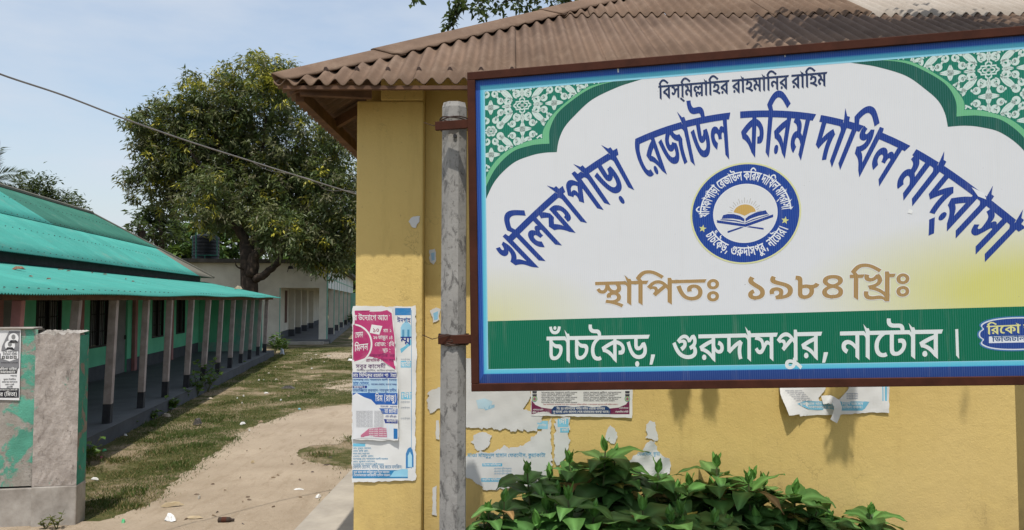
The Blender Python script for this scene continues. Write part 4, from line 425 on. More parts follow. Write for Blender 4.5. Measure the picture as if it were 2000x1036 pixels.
363: [(485,156,-19,-24,-223,0,1,-72,-11,6,20,10,48,18,60,17,35,6,41,-17,-8,-8,-10,-15,-4,-17,1,-9,0,-11,8,-23,9,-13,-53,-6,-10,13,-8,27,1,14,0,10,6,18,10,14,9,6,15,-9,-30,-6,-54,-18,-52,-21,-23,-11,-45,15,1,39,3,3,0,5,-2,11,1,6,1,18,-187,0,1,24),(97,116,24,0,36,-8,34,-13,23,-10,-21,-19,-20,11,-42,14,-21,0,-14,0,-16,-6,1,-7,0,-5,14,-8,19,-3,-25,-24,-30,6,-34,22,1,14,0,12,22,16,36,8)],
397: [(211,70,-24,0,-42,8,-19,7,-12,4,-16,4,-7,0,-8,0,-8,-4,1,-3,0,-3,8,-6,9,-3,-35,-18,-14,7,-22,15,1,10,0,10,20,12,30,5,15,0,16,0,22,-3,20,-4,9,-3,20,-7,24,-4,13,0,16,0,16,7,1,9,0,8,-20,15,-15,6,59,4,8,-3,16,-12,10,-14,1,-8,0,-12,-18,-16,-36,-8),(37,148,39,-4,34,-6,28,-16,1,-14,0,-2,-2,-5,-1,-3,-51,1,0,3,0,4,1,2,0,10,-26,15,-29,3),(485,156,-21,-24,-49,0,1,-149,-55,20,1,16,3,12,0,6,-2,12,1,6,1,77,-359,0,1,24),(239,54,-2,8,-16,11,-11,4,51,8,8,-3,14,-9,8,-11,1,-8),(255,59,30,0,44,-11,38,-18,19,-12,-23,-16,-14,9,-32,16,-34,9,-17,0,-10,0,-10,-4,1,-3,0,-4,10,-5,13,-2,-23,-20,-22,4,-32,17,1,13,0,12,40,15)],
385: [(473,156,-19,-24,-223,0,1,-72,-11,6,20,10,48,18,60,17,33,6,43,-17,-8,-8,-10,-15,-4,-17,1,-9,0,-11,8,-23,9,-13,-53,-6,-10,13,-10,27,1,14,0,10,8,18,10,14,9,6,15,-9,-30,-6,-56,-18,-50,-21,-23,-11,-35,0,1,97,-185,0,1,24),(213,142,-1,-107,-33,0,-20,10,-42,14,-50,8,-29,3,-21,26,28,7,56,12,52,10,27,3,1,14),(173,114,17,-7,-20,-3,-42,-7,-42,-8,-15,-5,-3,4,22,-2,38,-7,36,-10,15,-6,0,4,-2,10,1,4)],
43: [(217,8,-32,0,-62,10,-52,24,-44,39,-15,29,55,8,18,-32,42,-36,56,-16,35,0,24,0,36,8,18,14,1,10,0,7,-6,11,-10,8,-5,4,43,20,18,-13,18,-26,1,-13,0,-16,-30,-25,-58,-15),(201,67,-34,0,-38,16,1,13,0,6,6,12,5,4,53,-7,-2,-2,-4,-5,1,-3,0,-6,12,-5,11,0,10,0,18,4,18,9,13,9,49,4,1,-15,-16,-11,-34,-15,-38,-8),(397,156,-21,-24,-377,0,1,24)],
365: [(343,156,-21,-24,-47,0,1,-82,-55,0,1,23,5,-13,-18,10,-38,16,-40,10,-19,0,-14,0,-14,-6,1,-5,0,-4,12,-7,17,-4,-23,-22,-32,6,-30,21,1,12,0,11,22,15,36,7,21,0,26,0,42,-7,40,-14,19,-10,-5,-1,0,5,0,12,1,6,1,21,-219,0,1,24),(115,49,28,0,46,-11,40,-19,21,-13,-23,-16,-12,8,-34,17,-36,11,-17,0,-12,0,-10,-5,1,-4,0,-3,10,-6,13,-2,-23,-20,-16,3,-24,9,-16,14,1,8,0,9,20,13,30,7),(273,52,1,-63,-55,0,1,19,1,13,0,6,0,13,1,6,1,6)],
502: [(151,132,-49,0,1,-149,-55,20,1,129,-47,0,1,24,49,0,-4,14,-28,20,-46,12,-62,5,-37,0,-26,0,-38,-3,-18,-4,1,-4,0,-3,16,-2,15,0,51,0,28,0,32,-5,13,-5,8,-4,10,-13,1,-10,-51,0,0,5,-6,6,-3,2,-4,1,-14,2,-9,0,-41,0,-26,0,-32,3,-11,3,-12,3,-10,11,1,6,0,15,70,18,71,0,106,0,118,-35,9,-38,71,0),(-55,182,171,47,23,-20,-165,-48)],
11: [(109,19,-24,0,-34,13,-15,13,39,12,12,-7,12,-6,11,0,8,0,14,5,11,5,6,5,8,9,1,5,0,7,-10,12,-22,8,-13,0,-14,0,-12,-6,1,-5,0,-2,2,-5,3,-2,-51,-4,-4,4,-4,10,1,4,0,10,24,13,36,5,19,0,30,0,44,-11,24,-21,1,-13,0,-3,0,-6,1,-2,-33,4,12,8,30,18,44,15,29,6,45,-21,-12,-11,-12,-22,1,-14,0,-10,10,-23,9,-12,-53,-6,-10,14,-10,26,1,13,0,13,12,22,11,9,33,1,-14,-4,-26,-7,-26,-10,-26,-14,-13,-11,-16,-12,-24,-13,-26,-6),(381,156,-19,-24,-363,0,1,24),(71,110,-2,9,-26,12,-23,3,29,10,25,-2,28,-6,26,-14,1,-11),(241,156,0,8,-16,8,-19,0,-69,0,-36,0,-42,6,-13,6,-10,6,-12,14,1,10,0,4,2,6,3,4,53,-2,0,-2,0,-4,1,-2,0,-5,4,-9,5,-2,8,-3,20,-3,21,0,69,0,28,0,34,-4,13,-6,10,-5,8,-14,3,-11)],
}},
'B': {'runs': {
't1': [(21,0,0),(492,575,0),(47,818,0),(41,1417,0),(54,2094,0),(40,2336,0),(54,2927,0),(68,3170,0),(54,3736,0), 3979],
't2': [(450,0,0),(46,318,0),(27,803,0),(54,1568,0),(12,1811,0),(47,2378,0), 2977],
't3': [(20,0,0),(55,661,0),(46,904,0),(44,1388,0), 1880],
't4': [(37,0,0),(54,486,0),(55,728,0),(21,971,0),(47,1546,0), 2145],
't5': [(44,0,0),(54,492,0),(37,734,0),(65,1349,0),(46,1220,0),(54,1704,0),(50,1947,0),(54,2486,0), 2728],
'bis': [(55,0,0),(42,243,0),(50,727,0),(65,1409,0),(55,1266,0),(44,1509,0),(413,2000,0),(54,2615,0),(55,2858,0),(51,3100,0),(46,3544,0),(46,4216,0),(54,4700,0),(51,4943,0),(44,5386,0),(54,5878,0),(55,6121,0),(39,6363,0),(46,6851,0),(46,7523,0),(54,8007,0),(55,8250,0),(51,8493,0),(44,8936,0), 9428],
'riko': [(55,0,0),(46,243,0),(61,727,0),(20,1045,0),(54,1706,0),(9,2137,0),(30,3122,0),(131,3585,0), 3585],
'digi': [(55,0,0),(32,243,0),(492,809,0),(27,1052,0),(30,1818,0),(54,2281,0),(47,2524,0),(50,3311,0),(54,3850,0),(10,4092,0),(39,4536,0), 5024],
'ring': [(21,0,0),(492,575,0),(47,818,0),(41,1417,0),(54,2094,0),(40,2336,0),(54,2927,0),(68,3170,0),(54,3736,0),(450,4167,0),(46,4486,0),(27,4970,0),(54,5736,0),(12,5979,0),(47,6545,0),(20,7332,0),(55,7993,0),(46,8236,0),(44,8720,0),(37,9400,0),(54,9885,0),(55,10128,0),(21,10371,0),(47,10946,0),(44,11733,0),(54,12224,0),(37,12467,0),(65,13082,0),(46,12953,0),(54,13437,0),(50,13680,0),(54,14218,0), 14461],
'ring2': [(25,0,0),(5,427,0),(54,463,0),(25,706,0),(62,1169,0),(20,1488,0),(68,2149,0),(597,2715,0),(452,3200,0),(454,3911,0),(37,4568,0),(54,5054,0),(50,5297,0),(40,5835,0),(57,6551,0),(46,6426,0),(597,6910,0),(39,7396,0),(54,7883,0),(61,8126,0),(30,8444,0),(54,8907,0),(46,9150,0),(641,9634,0), 10008],
}, 'g': {
21: [(313,156,-21,-25,-33,0,1,-149,-57,21,-14,8,-28,17,-32,13,-40,9,-23,4,-13,25,27,-4,36,-3,46,-12,30,-17,17,-9,0,6,-2,11,1,7,1,114,49,0,11,-16),(181,115,0,-13,-18,-21,-42,-15,-31,-2,-31,4,-9,11,24,3,36,10,18,13,1,9,0,7,-12,10,-7,7,53,18,8,-7,16,-21),(77,106,-28,0,-32,15,1,13,0,6,8,12,5,5,51,-7,-2,-2,-4,-6,1,-4,0,-3,8,-4,5,0,8,0,8,3,12,9,5,9,41,4,7,-10,-12,-12,-22,-18,-30,-10)],
492: [(147,156,-21,-25,-33,0,1,-149,-57,21,1,128,-35,0,1,25,37,0,-4,4,-16,12,-5,5,24,18,46,23,50,11,27,0,20,0,38,-5,42,-10,52,-17,37,-12,-33,-19,-28,10,-42,14,-36,10,-30,4,-13,0,-16,0,-30,-8,-28,-15,-11,-8,4,-4,10,-10,5,-3)],
47: [(325,156,-21,-25,-33,0,1,-149,-57,21,1,81,15,-13,-6,6,-16,9,-9,0,-4,0,-8,-3,-6,-7,1,-6,0,-2,2,-4,1,-2,-49,0,-2,7,-8,11,-14,6,-11,0,-6,0,-10,-3,-6,-6,1,-3,0,-11,28,-11,13,-4,-21,-24,-22,6,-36,14,-18,19,1,12,0,11,20,17,32,9,21,0,22,0,32,-10,17,-10,-7,1,2,9,22,8,13,0,12,0,24,-6,7,-4,-9,-3,0,5,-2,12,1,5,1,12,-213,0,1,25)],
41: [(365,156,-21,-25,-289,0,11,1,14,-2,24,-8,22,-10,15,-5,5,-22,-10,-3,-20,-6,-20,-8,-9,-4,3,1,8,-2,30,-10,32,-13,13,-9,-2,4,0,9,1,4,1,74,21,0,24,0,38,-2,30,-8,15,-5,20,-7,18,-22,1,-12,0,-8,-10,-15,-24,-9,-23,0,-8,0,-16,1,-5,0,3,25,2,0,6,0,5,0,12,0,6,6,1,4,0,10,-24,14,-25,3,1,-115,-57,21,-14,9,-42,18,-50,13,-25,3,-19,26,12,4,24,9,26,9,13,4,-18,5,-42,10,-17,3,17,21,19,-6,-43,0,1,25)],
54: [(147,156,-21,-25,-33,0,1,-149,-57,21,1,115,-8,7,-16,6,-9,0,-1,0,1,25,9,0,10,0,12,-6,9,-6,0,2,-2,8,1,4,1,14,49,0,9,-16),(-3,198,95,-48,-57,-2)],
40: [(321,156,-21,-25,-33,0,1,-149,-57,21,1,102,3,-11,-12,9,-22,14,-22,10,-24,5,-9,0,-14,0,-24,-6,-24,-13,-13,-9,-1,5,8,3,24,5,17,0,14,0,22,-11,1,-8,0,-6,-6,-10,-1,-3,-11,3,4,3,12,7,14,8,9,4,41,20,35,-18,-107,-56,-39,18,21,10,1,-6,-19,-3,8,4,8,8,1,5,0,6,-10,6,-7,0,-6,0,-10,-2,-5,-2,-41,19,20,14,32,20,38,10,25,0,18,0,30,-6,28,-13,17,-9,1,-7,0,6,-2,12,1,4,1,28,49,0,11,-16)],
68: [(309,156,-21,-25,-127,0,1,-41,0,-2,2,-3,5,0,4,0,12,5,10,10,3,6,55,4,12,-12,12,-24,1,-14,0,-16,-24,-26,-46,-13,-35,0,-26,0,-48,9,-40,24,-34,40,-11,32,57,7,12,-33,30,-37,36,-16,23,0,24,0,28,15,1,18,0,9,-8,13,-5,8,43,1,-12,-13,-28,-16,-30,-6,-17,0,-12,0,-20,4,-7,5,-8,4,-4,13,1,8,1,37,-103,0,1,25),(145,-42,-16,0,-16,10,1,7,0,7,16,10,17,0,14,0,14,-10,1,-7,0,-7,-14,-10)],
450: [(185,156,-21,-25,-23,0,-14,-7,-24,-14,-16,-18,-10,-19,1,-11,0,-14,12,-17,20,-7,13,0,6,0,12,1,9,1,21,-23,-14,-2,-22,-2,-15,0,-30,0,-42,14,-24,29,1,21,0,12,12,25,20,24,34,22,25,10)],
46: [(269,156,-21,-25,-35,0,1,-149,-57,21,-14,11,-38,22,-46,15,-29,4,-19,25,34,13,82,25,41,8,-5,-9,1,14,-157,0,1,25),(153,104,13,-4,-24,-6,-44,-14,-21,-8,18,-3,30,-11,28,-17,13,-11,-7,-4,0,5,-2,15,1,5),(63,-3,-14,0,-16,10,1,7,0,8,16,9,15,0,14,0,16,-9,1,-8,0,-7,-16,-10)],
27: [(171,10,-30,0,-52,10,-40,22,-32,39,-11,29,57,7,12,-31,28,-35,38,-15,27,0,24,0,24,12,1,11,0,8,-8,13,-3,4,41,-1,-10,-7,-22,-10,-24,-7,-19,0,-20,0,-28,7,-16,14,1,11,0,11,24,19,23,10,-6,-1,-10,1,-7,0,-125,0,1,25,413,0,-21,-25,-107,0,-12,0,-28,1,-9,0,-18,-6,-32,-13,-20,-13,1,-7,0,-4,6,-5,9,0,8,0,12,4,9,5,63,-9,2,-5,4,-11,1,-7,0,-13,-20,-24,-42,-14),(349,50,0,-11,6,-22,9,-13,-57,-6,-8,14,-6,24,1,14,0,11,4,19,7,9,-26,2,-40,11,-30,17,-7,11,59,3,4,-5,14,-9,28,-6,21,0,4,0,8,1,7,0,29,-21,-10,-10,-8,-21)],
12: [(191,156,-2,7,-12,9,-19,0,-29,0,-30,0,-42,6,-11,7,-8,5,-8,15,1,9,0,4,2,6,1,4,57,-2,0,-2,-2,-4,1,-2,0,-6,6,-9,9,-3,4,-2,12,-2,15,0,39,0,24,0,28,-4,9,-4,12,-5,8,-15,1,-12),(309,156,-21,-25,-127,0,1,-41,0,-2,2,-3,5,0,4,0,12,5,10,10,3,6,55,4,12,-12,12,-24,1,-14,0,-16,-24,-26,-46,-13,-35,0,-26,0,-48,9,-40,24,-34,40,-11,32,57,7,12,-33,30,-37,36,-16,23,0,24,0,28,15,1,18,0,9,-8,13,-5,8,43,1,-12,-13,-28,-16,-30,-6,-17,0,-12,0,-20,4,-7,5,-8,4,-4,13,1,8,1,37,-103,0,1,25)],
20: [(357,156,-21,-25,-123,0,1,-14,3,-9,1,-126,-57,21,-16,11,-38,22,-46,14,-29,5,-19,25,34,14,84,25,41,7,-5,-8,1,13,-159,0,1,25),(155,104,9,-4,-14,-4,-28,-8,-30,-10,-15,-6,18,-4,28,-10,28,-16,15,-12,-5,-4,0,4,-2,15,1,5),(319,66,0,-8,-10,-15,-26,-9,-21,0,-8,0,-16,1,-3,0,1,25,2,0,6,0,5,0,12,0,6,6,1,4,0,11,-30,17,-27,4,1,24,32,-3,52,-17,30,-24)],
55: [(147,156,-21,-25,-33,0,1,-149,-57,21,1,128,-35,0,1,25,37,0,-4,4,-16,12,-5,5,22,19,40,22,44,11,23,0,18,0,32,-4,36,-11,44,-17,33,-13,-33,-18,-30,13,-42,17,-34,8,-15,0,-14,0,-26,-9,-20,-13,-9,-8,4,-4,10,-11,5,-3)],
44: [(273,156,-23,-25,-33,0,1,-149,-57,21,1,46,7,-13,-16,10,-24,12,-22,5,-9,0,-8,0,-12,-7,1,-5,0,-8,18,-9,15,-4,-23,-24,-18,3,-28,13,-20,18,1,12,0,12,20,16,30,7,21,0,14,0,28,-3,28,-10,15,-8,-7,-2,-2,5,0,12,1,5,1,45,-159,0,1,25),(129,85,0,-3,0,-6,1,-3,-55,9,0,10,-12,14,-26,8,-25,3,13,23,15,-3,30,-2,36,-10,20,-14,8,-17)],
37: [(269,156,-21,-25,-161,0,1,-71,-13,6,12,8,34,18,44,17,25,7,43,-17,-6,-7,-8,-16,-4,-16,1,-10,0,-10,6,-23,9,-13,-55,-6,-8,13,-8,25,1,14,0,10,6,18,12,15,7,7,25,-8,-22,-7,-44,-19,-40,-21,-13,-10,-49,13,1,83,-31,0,1,25)],
65: [(-59,-4,115,-45,-27,-18,-115,45)],
50: [(295,156,-21,-25,-33,0,1,-149,-57,21,1,81,11,-8,-6,4,-10,4,-1,0,-4,0,-8,-3,-10,-10,-9,-10,-12,-12,-18,-15,-22,-6,-15,0,-12,0,-24,4,-18,13,-7,13,41,10,6,-8,8,-6,7,0,6,0,8,4,10,10,9,12,13,7,10,13,18,10,15,0,8,0,14,-5,9,-4,-5,0,0,3,0,12,1,4,1,11,-183,0,1,25),(91,63,-4,16,-10,19,-7,5,-8,5,-28,6,-21,2,19,26,21,-8,22,-2,30,-7,16,-11,6,-16,3,-13)],
42: [(269,156,-21,-25,-35,0,1,-149,-57,21,-14,11,-38,22,-46,15,-29,4,-19,25,34,13,82,25,41,8,-5,-9,1,14,-157,0,1,25),(153,104,13,-4,-24,-6,-44,-14,-21,-8,18,-3,30,-11,28,-17,13,-11,-7,-4,0,5,-2,15,1,5)],
413: [(333,156,-21,-25,-33,0,1,-76,-57,0,1,36,11,-14,-8,7,-16,9,-11,0,-2,0,-8,-2,-8,-7,1,-6,0,-2,2,-4,1,-2,-49,-1,-2,12,-16,13,-19,0,-10,0,-10,-7,1,-4,0,-7,20,-11,13,-3,-29,-24,-16,6,-28,12,-16,17,1,11,0,11,18,16,32,8,23,0,22,0,32,-10,17,-9,-9,0,4,9,22,9,17,0,12,0,20,-6,9,-5,-3,0,-2,5,0,10,1,4,1,5,-221,0,1,25),(121,49,20,0,24,-6,13,-7,6,5,12,3,7,0,12,0,12,-5,9,-7,-11,2,0,4,-2,10,1,4,1,4,59,0,1,-67,-57,0,1,37,7,-17,0,6,-10,7,-3,0,-4,0,-2,-4,1,-4,0,-2,0,-3,1,-1,-47,-2,-2,10,-14,10,-9,0,-6,0,-8,-4,1,-5,0,-5,12,-8,11,-4,-23,-21,-22,5,-32,21,1,14,0,14,36,16)],
51: [(105,122,36,0,42,-13,18,-21,1,-11,0,-21,-46,-21,-31,-4,-1,10,16,-3,36,-8,38,-12,19,-8,-35,-20,-16,8,-38,13,-46,11,-48,7,-27,2,11,23,14,-2,26,-2,7,0,24,0,32,7,14,12,1,8,0,10,-18,11,-15,0,-10,0,-14,-3,-4,-5,1,-3,0,-2,0,-5,3,-1,-53,-4,-2,3,-4,10,1,5,0,8,20,13,36,8),(51,110,-2,8,-22,12,-17,2,37,10,17,-4,24,-4,20,-13,5,-11),(249,156,-23,-25,-227,0,1,25)],
39: [(269,156,-19,-25,-35,0,1,-149,-57,21,1,59,9,-13,-14,10,-24,13,-22,7,-11,0,-10,0,-12,-6,1,-6,0,-7,16,-9,13,-3,-29,-24,-24,6,-32,23,1,15,0,13,20,15,30,8,21,0,16,0,28,-5,28,-11,13,-8,-7,-1,0,6,-2,13,1,5,1,28,-157,0,1,25)],
61: [(185,156,-21,-25,-23,0,-14,-7,-24,-14,-16,-18,-10,-19,1,-11,0,-14,12,-17,20,-7,13,0,6,0,12,1,9,1,21,-23,-14,-2,-22,-2,-15,0,-30,0,-42,14,-24,29,1,21,0,17,20,30,36,24,23,8,-17,-10,-6,-1,-16,0,-13,0,-43,0,1,25)],
9: [(399,156,-21,-25,-35,0,1,-149,-57,21,-12,11,-38,20,-17,6,27,20,14,-5,20,-12,11,-8,0,3,0,7,-2,7,1,2,1,77,-285,0,1,25),(157,22,-36,0,-56,16,-42,39,-15,33,55,6,12,-24,24,-30,34,-14,23,0,16,0,20,6,12,13,1,7,0,12,-12,12,-9,0,-6,0,-8,-5,1,-4,0,-3,2,-5,3,-3,-51,-4,-4,5,-4,10,1,3,0,11,18,13,30,6,17,0,26,0,40,-12,20,-23,1,-15,0,-14,-22,-23,-46,-13),(127,110,-2,8,-22,12,-17,2,35,10,19,-4,22,-4,22,-13,5,-11),(519,156,-21,-25,-35,0,1,-149,-55,21,1,111,-8,8,-14,9,-9,0,-3,0,1,25,11,0,6,0,14,-7,7,-7,0,3,0,8,1,3,1,16,49,0,9,-16)],
30: [(257,156,-19,-25,-147,0,1,-86,0,-5,2,-6,5,-2,4,-2,11,0,12,0,14,7,11,7,6,6,6,14,1,6,0,4,-8,7,-11,0,-6,0,-6,0,-3,-1,-7,25,8,1,18,1,13,0,26,0,26,-9,12,-14,1,-8,0,-10,-8,-20,-7,-10,-14,-13,-48,-18,-29,0,-22,0,-24,4,-9,5,-10,4,-10,15,1,14,1,84,-33,0,1,25),(145,156,0,7,-12,9,-19,0,-11,0,-32,0,-40,6,-11,7,-8,5,-8,15,1,9,0,4,2,6,3,4,53,-2,0,-2,0,-4,1,-2,0,-6,6,-9,7,-3,6,-2,12,-2,15,0,19,0,24,0,28,-4,9,-4,10,-5,10,-15,1,-12)],
131: [(-123,183,137,46,27,-19,-133,-48)],
32: [(309,156,-21,-25,-127,0,1,-41,0,-2,2,-3,5,0,4,0,12,5,10,10,3,6,55,4,12,-12,12,-24,1,-14,0,-16,-24,-26,-46,-13,-35,0,-26,0,-48,9,-40,24,-34,40,-11,32,57,7,12,-33,30,-37,36,-16,23,0,24,0,28,15,1,18,0,9,-8,13,-5,8,43,1,-12,-13,-28,-16,-30,-6,-17,0,-12,0,-20,4,-7,5,-8,4,-4,13,1,8,1,37,-103,0,1,25)],
10: [(133,156,0,7,-12,9,-19,0,-3,0,-30,0,-42,6,-11,7,-8,5,-8,15,1,9,0,4,2,6,3,4,53,-2,0,-2,0,-4,1,-2,0,-6,6,-9,7,-3,6,-2,12,-2,15,0,13,0,24,0,26,-4,11,-4,10,-5,10,-15,1,-12),(105,122,36,0,42,-13,18,-21,1,-11,0,-21,-46,-21,-31,-4,-1,10,16,-3,36,-8,38,-12,19,-8,-35,-20,-16,8,-38,13,-46,11,-48,7,-27,2,11,23,14,-2,26,-2,7,0,24,0,32,7,14,12,1,8,0,10,-18,11,-15,0,-10,0,-14,-3,-4,-5,1,-3,0,-2,0,-5,3,-1,-53,-4,-2,3,-4,10,1,5,0,8,20,13,36,8),(51,110,-2,8,-22,12,-17,2,37,10,17,-4,24,-4,20,-13,5,-11),(249,156,-23,-25,-227,0,1,25)],
25: [(257,156,-19,-25,-147,0,1,-7,-1,-24,0,-2,2,-8,1,-2,1,-43,0,-5,2,-6,5,-2,4,-2,11,0,12,0,16,7,9,7,6,6,6,14,1,6,0,5,-8,5,-7,0,-3,0,-8,0,-20,4,-9,5,-6,3,-6,6,-3,3,3,29,8,-8,20,-11,24,-5,9,0,5,0,22,0,26,-5,9,-5,6,-4,4,-11,1,-5,0,-11,-6,-18,-9,-11,-14,-12,-48,-19,-29,0,-22,0,-24,4,-9,5,-10,4,-10,15,1,14,1,84,-33,0,1,25)],
5: [(25,218,-4,-14,-16,-22,-36,-13,-27,0,-28,0,-36,13,-18,22,-1,14,47,2,2,-14,16,-16,19,0,20,0,16,16,3,14),(-39,210,0,-6,-12,-6,-7,0,-12,0,-12,7,1,5,0,5,12,6,11,0,12,0,10,-6)],
62: [(109,156,0,8,-14,8,-17,0,5,0,-28,0,-40,6,-11,7,-8,5,-8,15,1,9,0,4,2,6,3,4,55,-2,0,-2,-2,-4,1,-2,0,-6,6,-9,7,-3,6,-2,10,-2,11,0,7,0,22,0,28,-4,9,-4,10,-5,10,-15,1,-12),(185,156,-21,-25,-23,0,-14,-7,-24,-14,-16,-18,-10,-19,1,-11,0,-14,12,-17,20,-7,13,0,6,0,12,1,9,1,21,-23,-14,-2,-22,-2,-15,0,-30,0,-42,14,-24,29,1,21,0,17,20,30,36,24,23,8,-17,-10,-6,-1,-16,0,-13,0,-43,0,1,25)],
597: [(111,34,5,-3,-6,-11,-12,-20,-12,-20,-7,-10,-47,0,8,16,12,34,3,14)],
452: [(169,157,18,0,28,-6,22,-14,13,-11,-27,-2,37,30,47,2,14,-7,20,-19,1,-13,0,-13,-24,-20,-36,-15,-19,-7,-23,23,18,6,30,13,1,12,0,7,-12,9,-9,4,27,6,-27,-30,-43,-1,-8,11,-20,12,-19,0,-8,0,-20,-4,-20,-9,-11,-7,-3,4,12,4,24,4,13,0,16,0,24,-7,14,-12,1,-7,0,-14,-30,-18,-25,-10,-31,24,20,5,14,9,1,4,0,3,-8,4,-7,0,-6,0,-14,-2,-5,-3,-39,19,16,11,30,16,36,9),(217,6,-48,0,-76,18,-60,43,-27,36,53,9,22,-30,48,-35,56,-16,35,0,32,0,34,12,1,9,0,9,-24,14,-13,3,51,14,16,-8,30,-20,1,-13,0,-14,-28,-20,-54,-11)],
454: [(355,156,-21,-25,-121,0,1,-66,-1,-13,2,-7,0,-13,1,-6,1,-44,-57,21,-14,11,-38,22,-46,15,-29,4,-19,25,34,13,82,25,41,8,-5,-9,1,14,-157,0,1,25),(153,104,13,-4,-24,-6,-44,-14,-21,-8,18,-3,30,-11,28,-17,13,-11,-7,-4,0,5,-2,15,1,5),(257,34,-20,0,-30,10,-24,18,-9,14,31,12,2,-11,14,-13,18,-6,9,0,8,0,8,5,1,5,0,4,-8,8,-12,8,-9,3,25,23,20,-5,26,-13,16,-18,1,-10,0,-15,-32,-19),(63,-3,-14,0,-16,10,1,7,0,8,16,9,15,0,14,0,16,-9,1,-8,0,-7,-16,-10)],
57: [(-115,-66,-16,0,-28,6,-20,14,1,10,0,13,34,16,31,0,28,0,48,-10,48,-19,29,-15,-33,-17,-20,14,-38,18,-34,9,-13,0,-12,0,-10,-6,1,-4,0,-5,6,-5,11,0,4,0,8,4,6,6,4,9,1,7,1,25,57,0,1,-20,0,-8,-6,-18,-18,-15,-34,-9)],
641: [(85,3,1,153,59,0,1,-174)],
}},
}
_tri = {}
def glyph_tris(st, g):
    if (st, g) in _tri: return _tri[(st, g)]
    vs = []; ed = []; loops = []
    for c in FONT[st]['g'][g]:
        p = []; x = y = 0
        for i in range(0, len(c), 2): x += c[i] >> 1; y += c[i + 1]; p.append((x * 4, y * 4, c[i] & 1))
        ex = []
        for i in range(len(p)):
            if not p[i][2] and not p[i - 1][2]: ex.append(((p[i][0] + p[i - 1][0]) / 2, (p[i][1] + p[i - 1][1]) / 2, 1))
            ex.append(p[i])
        k = next(i for i, q in enumerate(ex) if q[2]); ex = ex[k:] + ex[:k]; L = len(ex); i = 0; fl = []
        while i < L:
            a = ex[i]; b = ex[(i + 1) % L]; fl.append((a[0], a[1]))
            if b[2]: 
                d = math.hypot(b[0] - a[0], b[1] - a[1]); m = int(d // 220)
                for t in range(1, m + 1): fl.append((a[0] + (b[0] - a[0]) * t / (m + 1), a[1] + (b[1] - a[1]) * t / (m + 1)))
                i += 1
            else:
                d = ex[(i + 2) % L]
                for t in (.25, .5, .75): fl.append(((1 - t) ** 2 * a[0] + 2 * t * (1 - t) * b[0] + t * t * d[0], (1 - t) ** 2 * a[1] + 2 * t * (1 - t) * b[1] + t * t * d[1]))
                i += 2
        fl = [q for j, q in enumerate(fl) if abs(q[0] - fl[j - 1][0]) + abs(q[1] - fl[j - 1][1]) > .5]
        loops.append(fl); b0 = len(vs); vs += [Vector(q) for q in fl]; n = len(fl)
        ed += [(b0 + j, b0 + (j + 1) % n) for j in range(n)]
    ov, oe, of = geometry.delaunay_2d_cdt(vs, ed, [], 0, 1e-4)[:3]
    keep = []
    for f in of:
        cx = sum(ov[i][0] for i in f) / 3; cy = sum(ov[i][1] for i in f) / 3; w = 0
        for lp in loops:
            for j in range(len(lp)):
                x1, y1 = lp[j - 1]; x2, y2 = lp[j]
                if (y1 <= cy) != (y2 <= cy) and x1 + (cy - y1) / (y2 - y1) * (x2 - x1) > cx: w += 1 if y2 > y1 else -1
        if w: keep.append(tuple(f))
    _tri[(st, g)] = ([tuple(q) for q in ov], keep, loops); return _tri[(st, g)]
def text(mb, key, col, fn, st='A', k0=0):
    """fn(x 0..1 along the run, y in head-line heights: 0 base, 1 head line, k) -> 3D point"""
    run = FONT[st]['runs'][key]; w = run[-1]
    for i, (g, gx, gy) in enumerate(run[:-1]):
        vs, fs, _ = glyph_tris(st, g)
        mb.add([fn((x + gx) / w, (y + gy) / 622, k0 + i % 3) for x, y in vs], fs, col)
def poly_tris(loop, grid=None):
    """triangulate a 2D outline, with optional inner grid spacing so that it can be bent"""
    vs = [Vector(q) for q in loop]; n = len(vs); ed = [(i, (i + 1) % n) for i in range(n)]
    def inside(x, y):
        w = False
        for j in range(n):
            (x1, y1), (x2, y2) = loop[j - 1], loop[j]
            if (y1 > y) != (y2 > y) and x < (x2 - x1) * (y - y1) / (y2 - y1) + x1: w = not w
        return w
    if grid:
        xs = [q[0] for q in loop]; ys = [q[1] for q in loop]
        x = min(xs) + grid / 2
        while x < max(xs):
            y = min(ys) + grid / 2
            while y < max(ys):
                if inside(x, y): vs.append(Vector((x, y)))
                y += grid
            x += grid
    ov, oe, of = geometry.delaunay_2d_cdt(vs, ed, [], 0, 1e-5)[:3]
    return [tuple(v) for v in ov], [tuple(f) for f in of if inside(sum(ov[i][0] for i in f) / 3, sum(ov[i][1] for i in f) / 3)]
def rough_loop(loop, step, amp, seed=0):
    rr = random.Random(seed); out = []
    for j in range(len(loop)):
        a = loop[j]; b = loop[(j + 1) % len(loop)]; d = math.hypot(b[0] - a[0], b[1] - a[1]); n = max(1, int(d / step))
        for t in range(n):
            out.append((a[0] + (b[0] - a[0]) * t / n + rr.uniform(-amp, amp), a[1] + (b[1] - a[1]) * t / n + rr.uniform(-amp, amp)))
    return out
def stroke2(pts, w):   # ribbon along a 2D polyline -> list of quads (each 4 points)
    out = []; k = len(pts); L = []
    for i in range(k):
        a = pts[max(i - 1, 0)]; b = pts[min(i + 1, k - 1)]; dx, dy = b[0] - a[0], b[1] - a[1]; d = math.hypot(dx, dy) or 1
        wi = w[i] if isinstance(w, (list, tuple)) else w
        L.append(((pts[i][0] - dy / d * wi / 2, pts[i][1] + dx / d * wi / 2), (pts[i][0] + dy / d * wi / 2, pts[i][1] - dx / d * wi / 2)))
    return [(L[i][0], L[i + 1][0], L[i + 1][1], L[i][1]) for i in range(k - 1)]
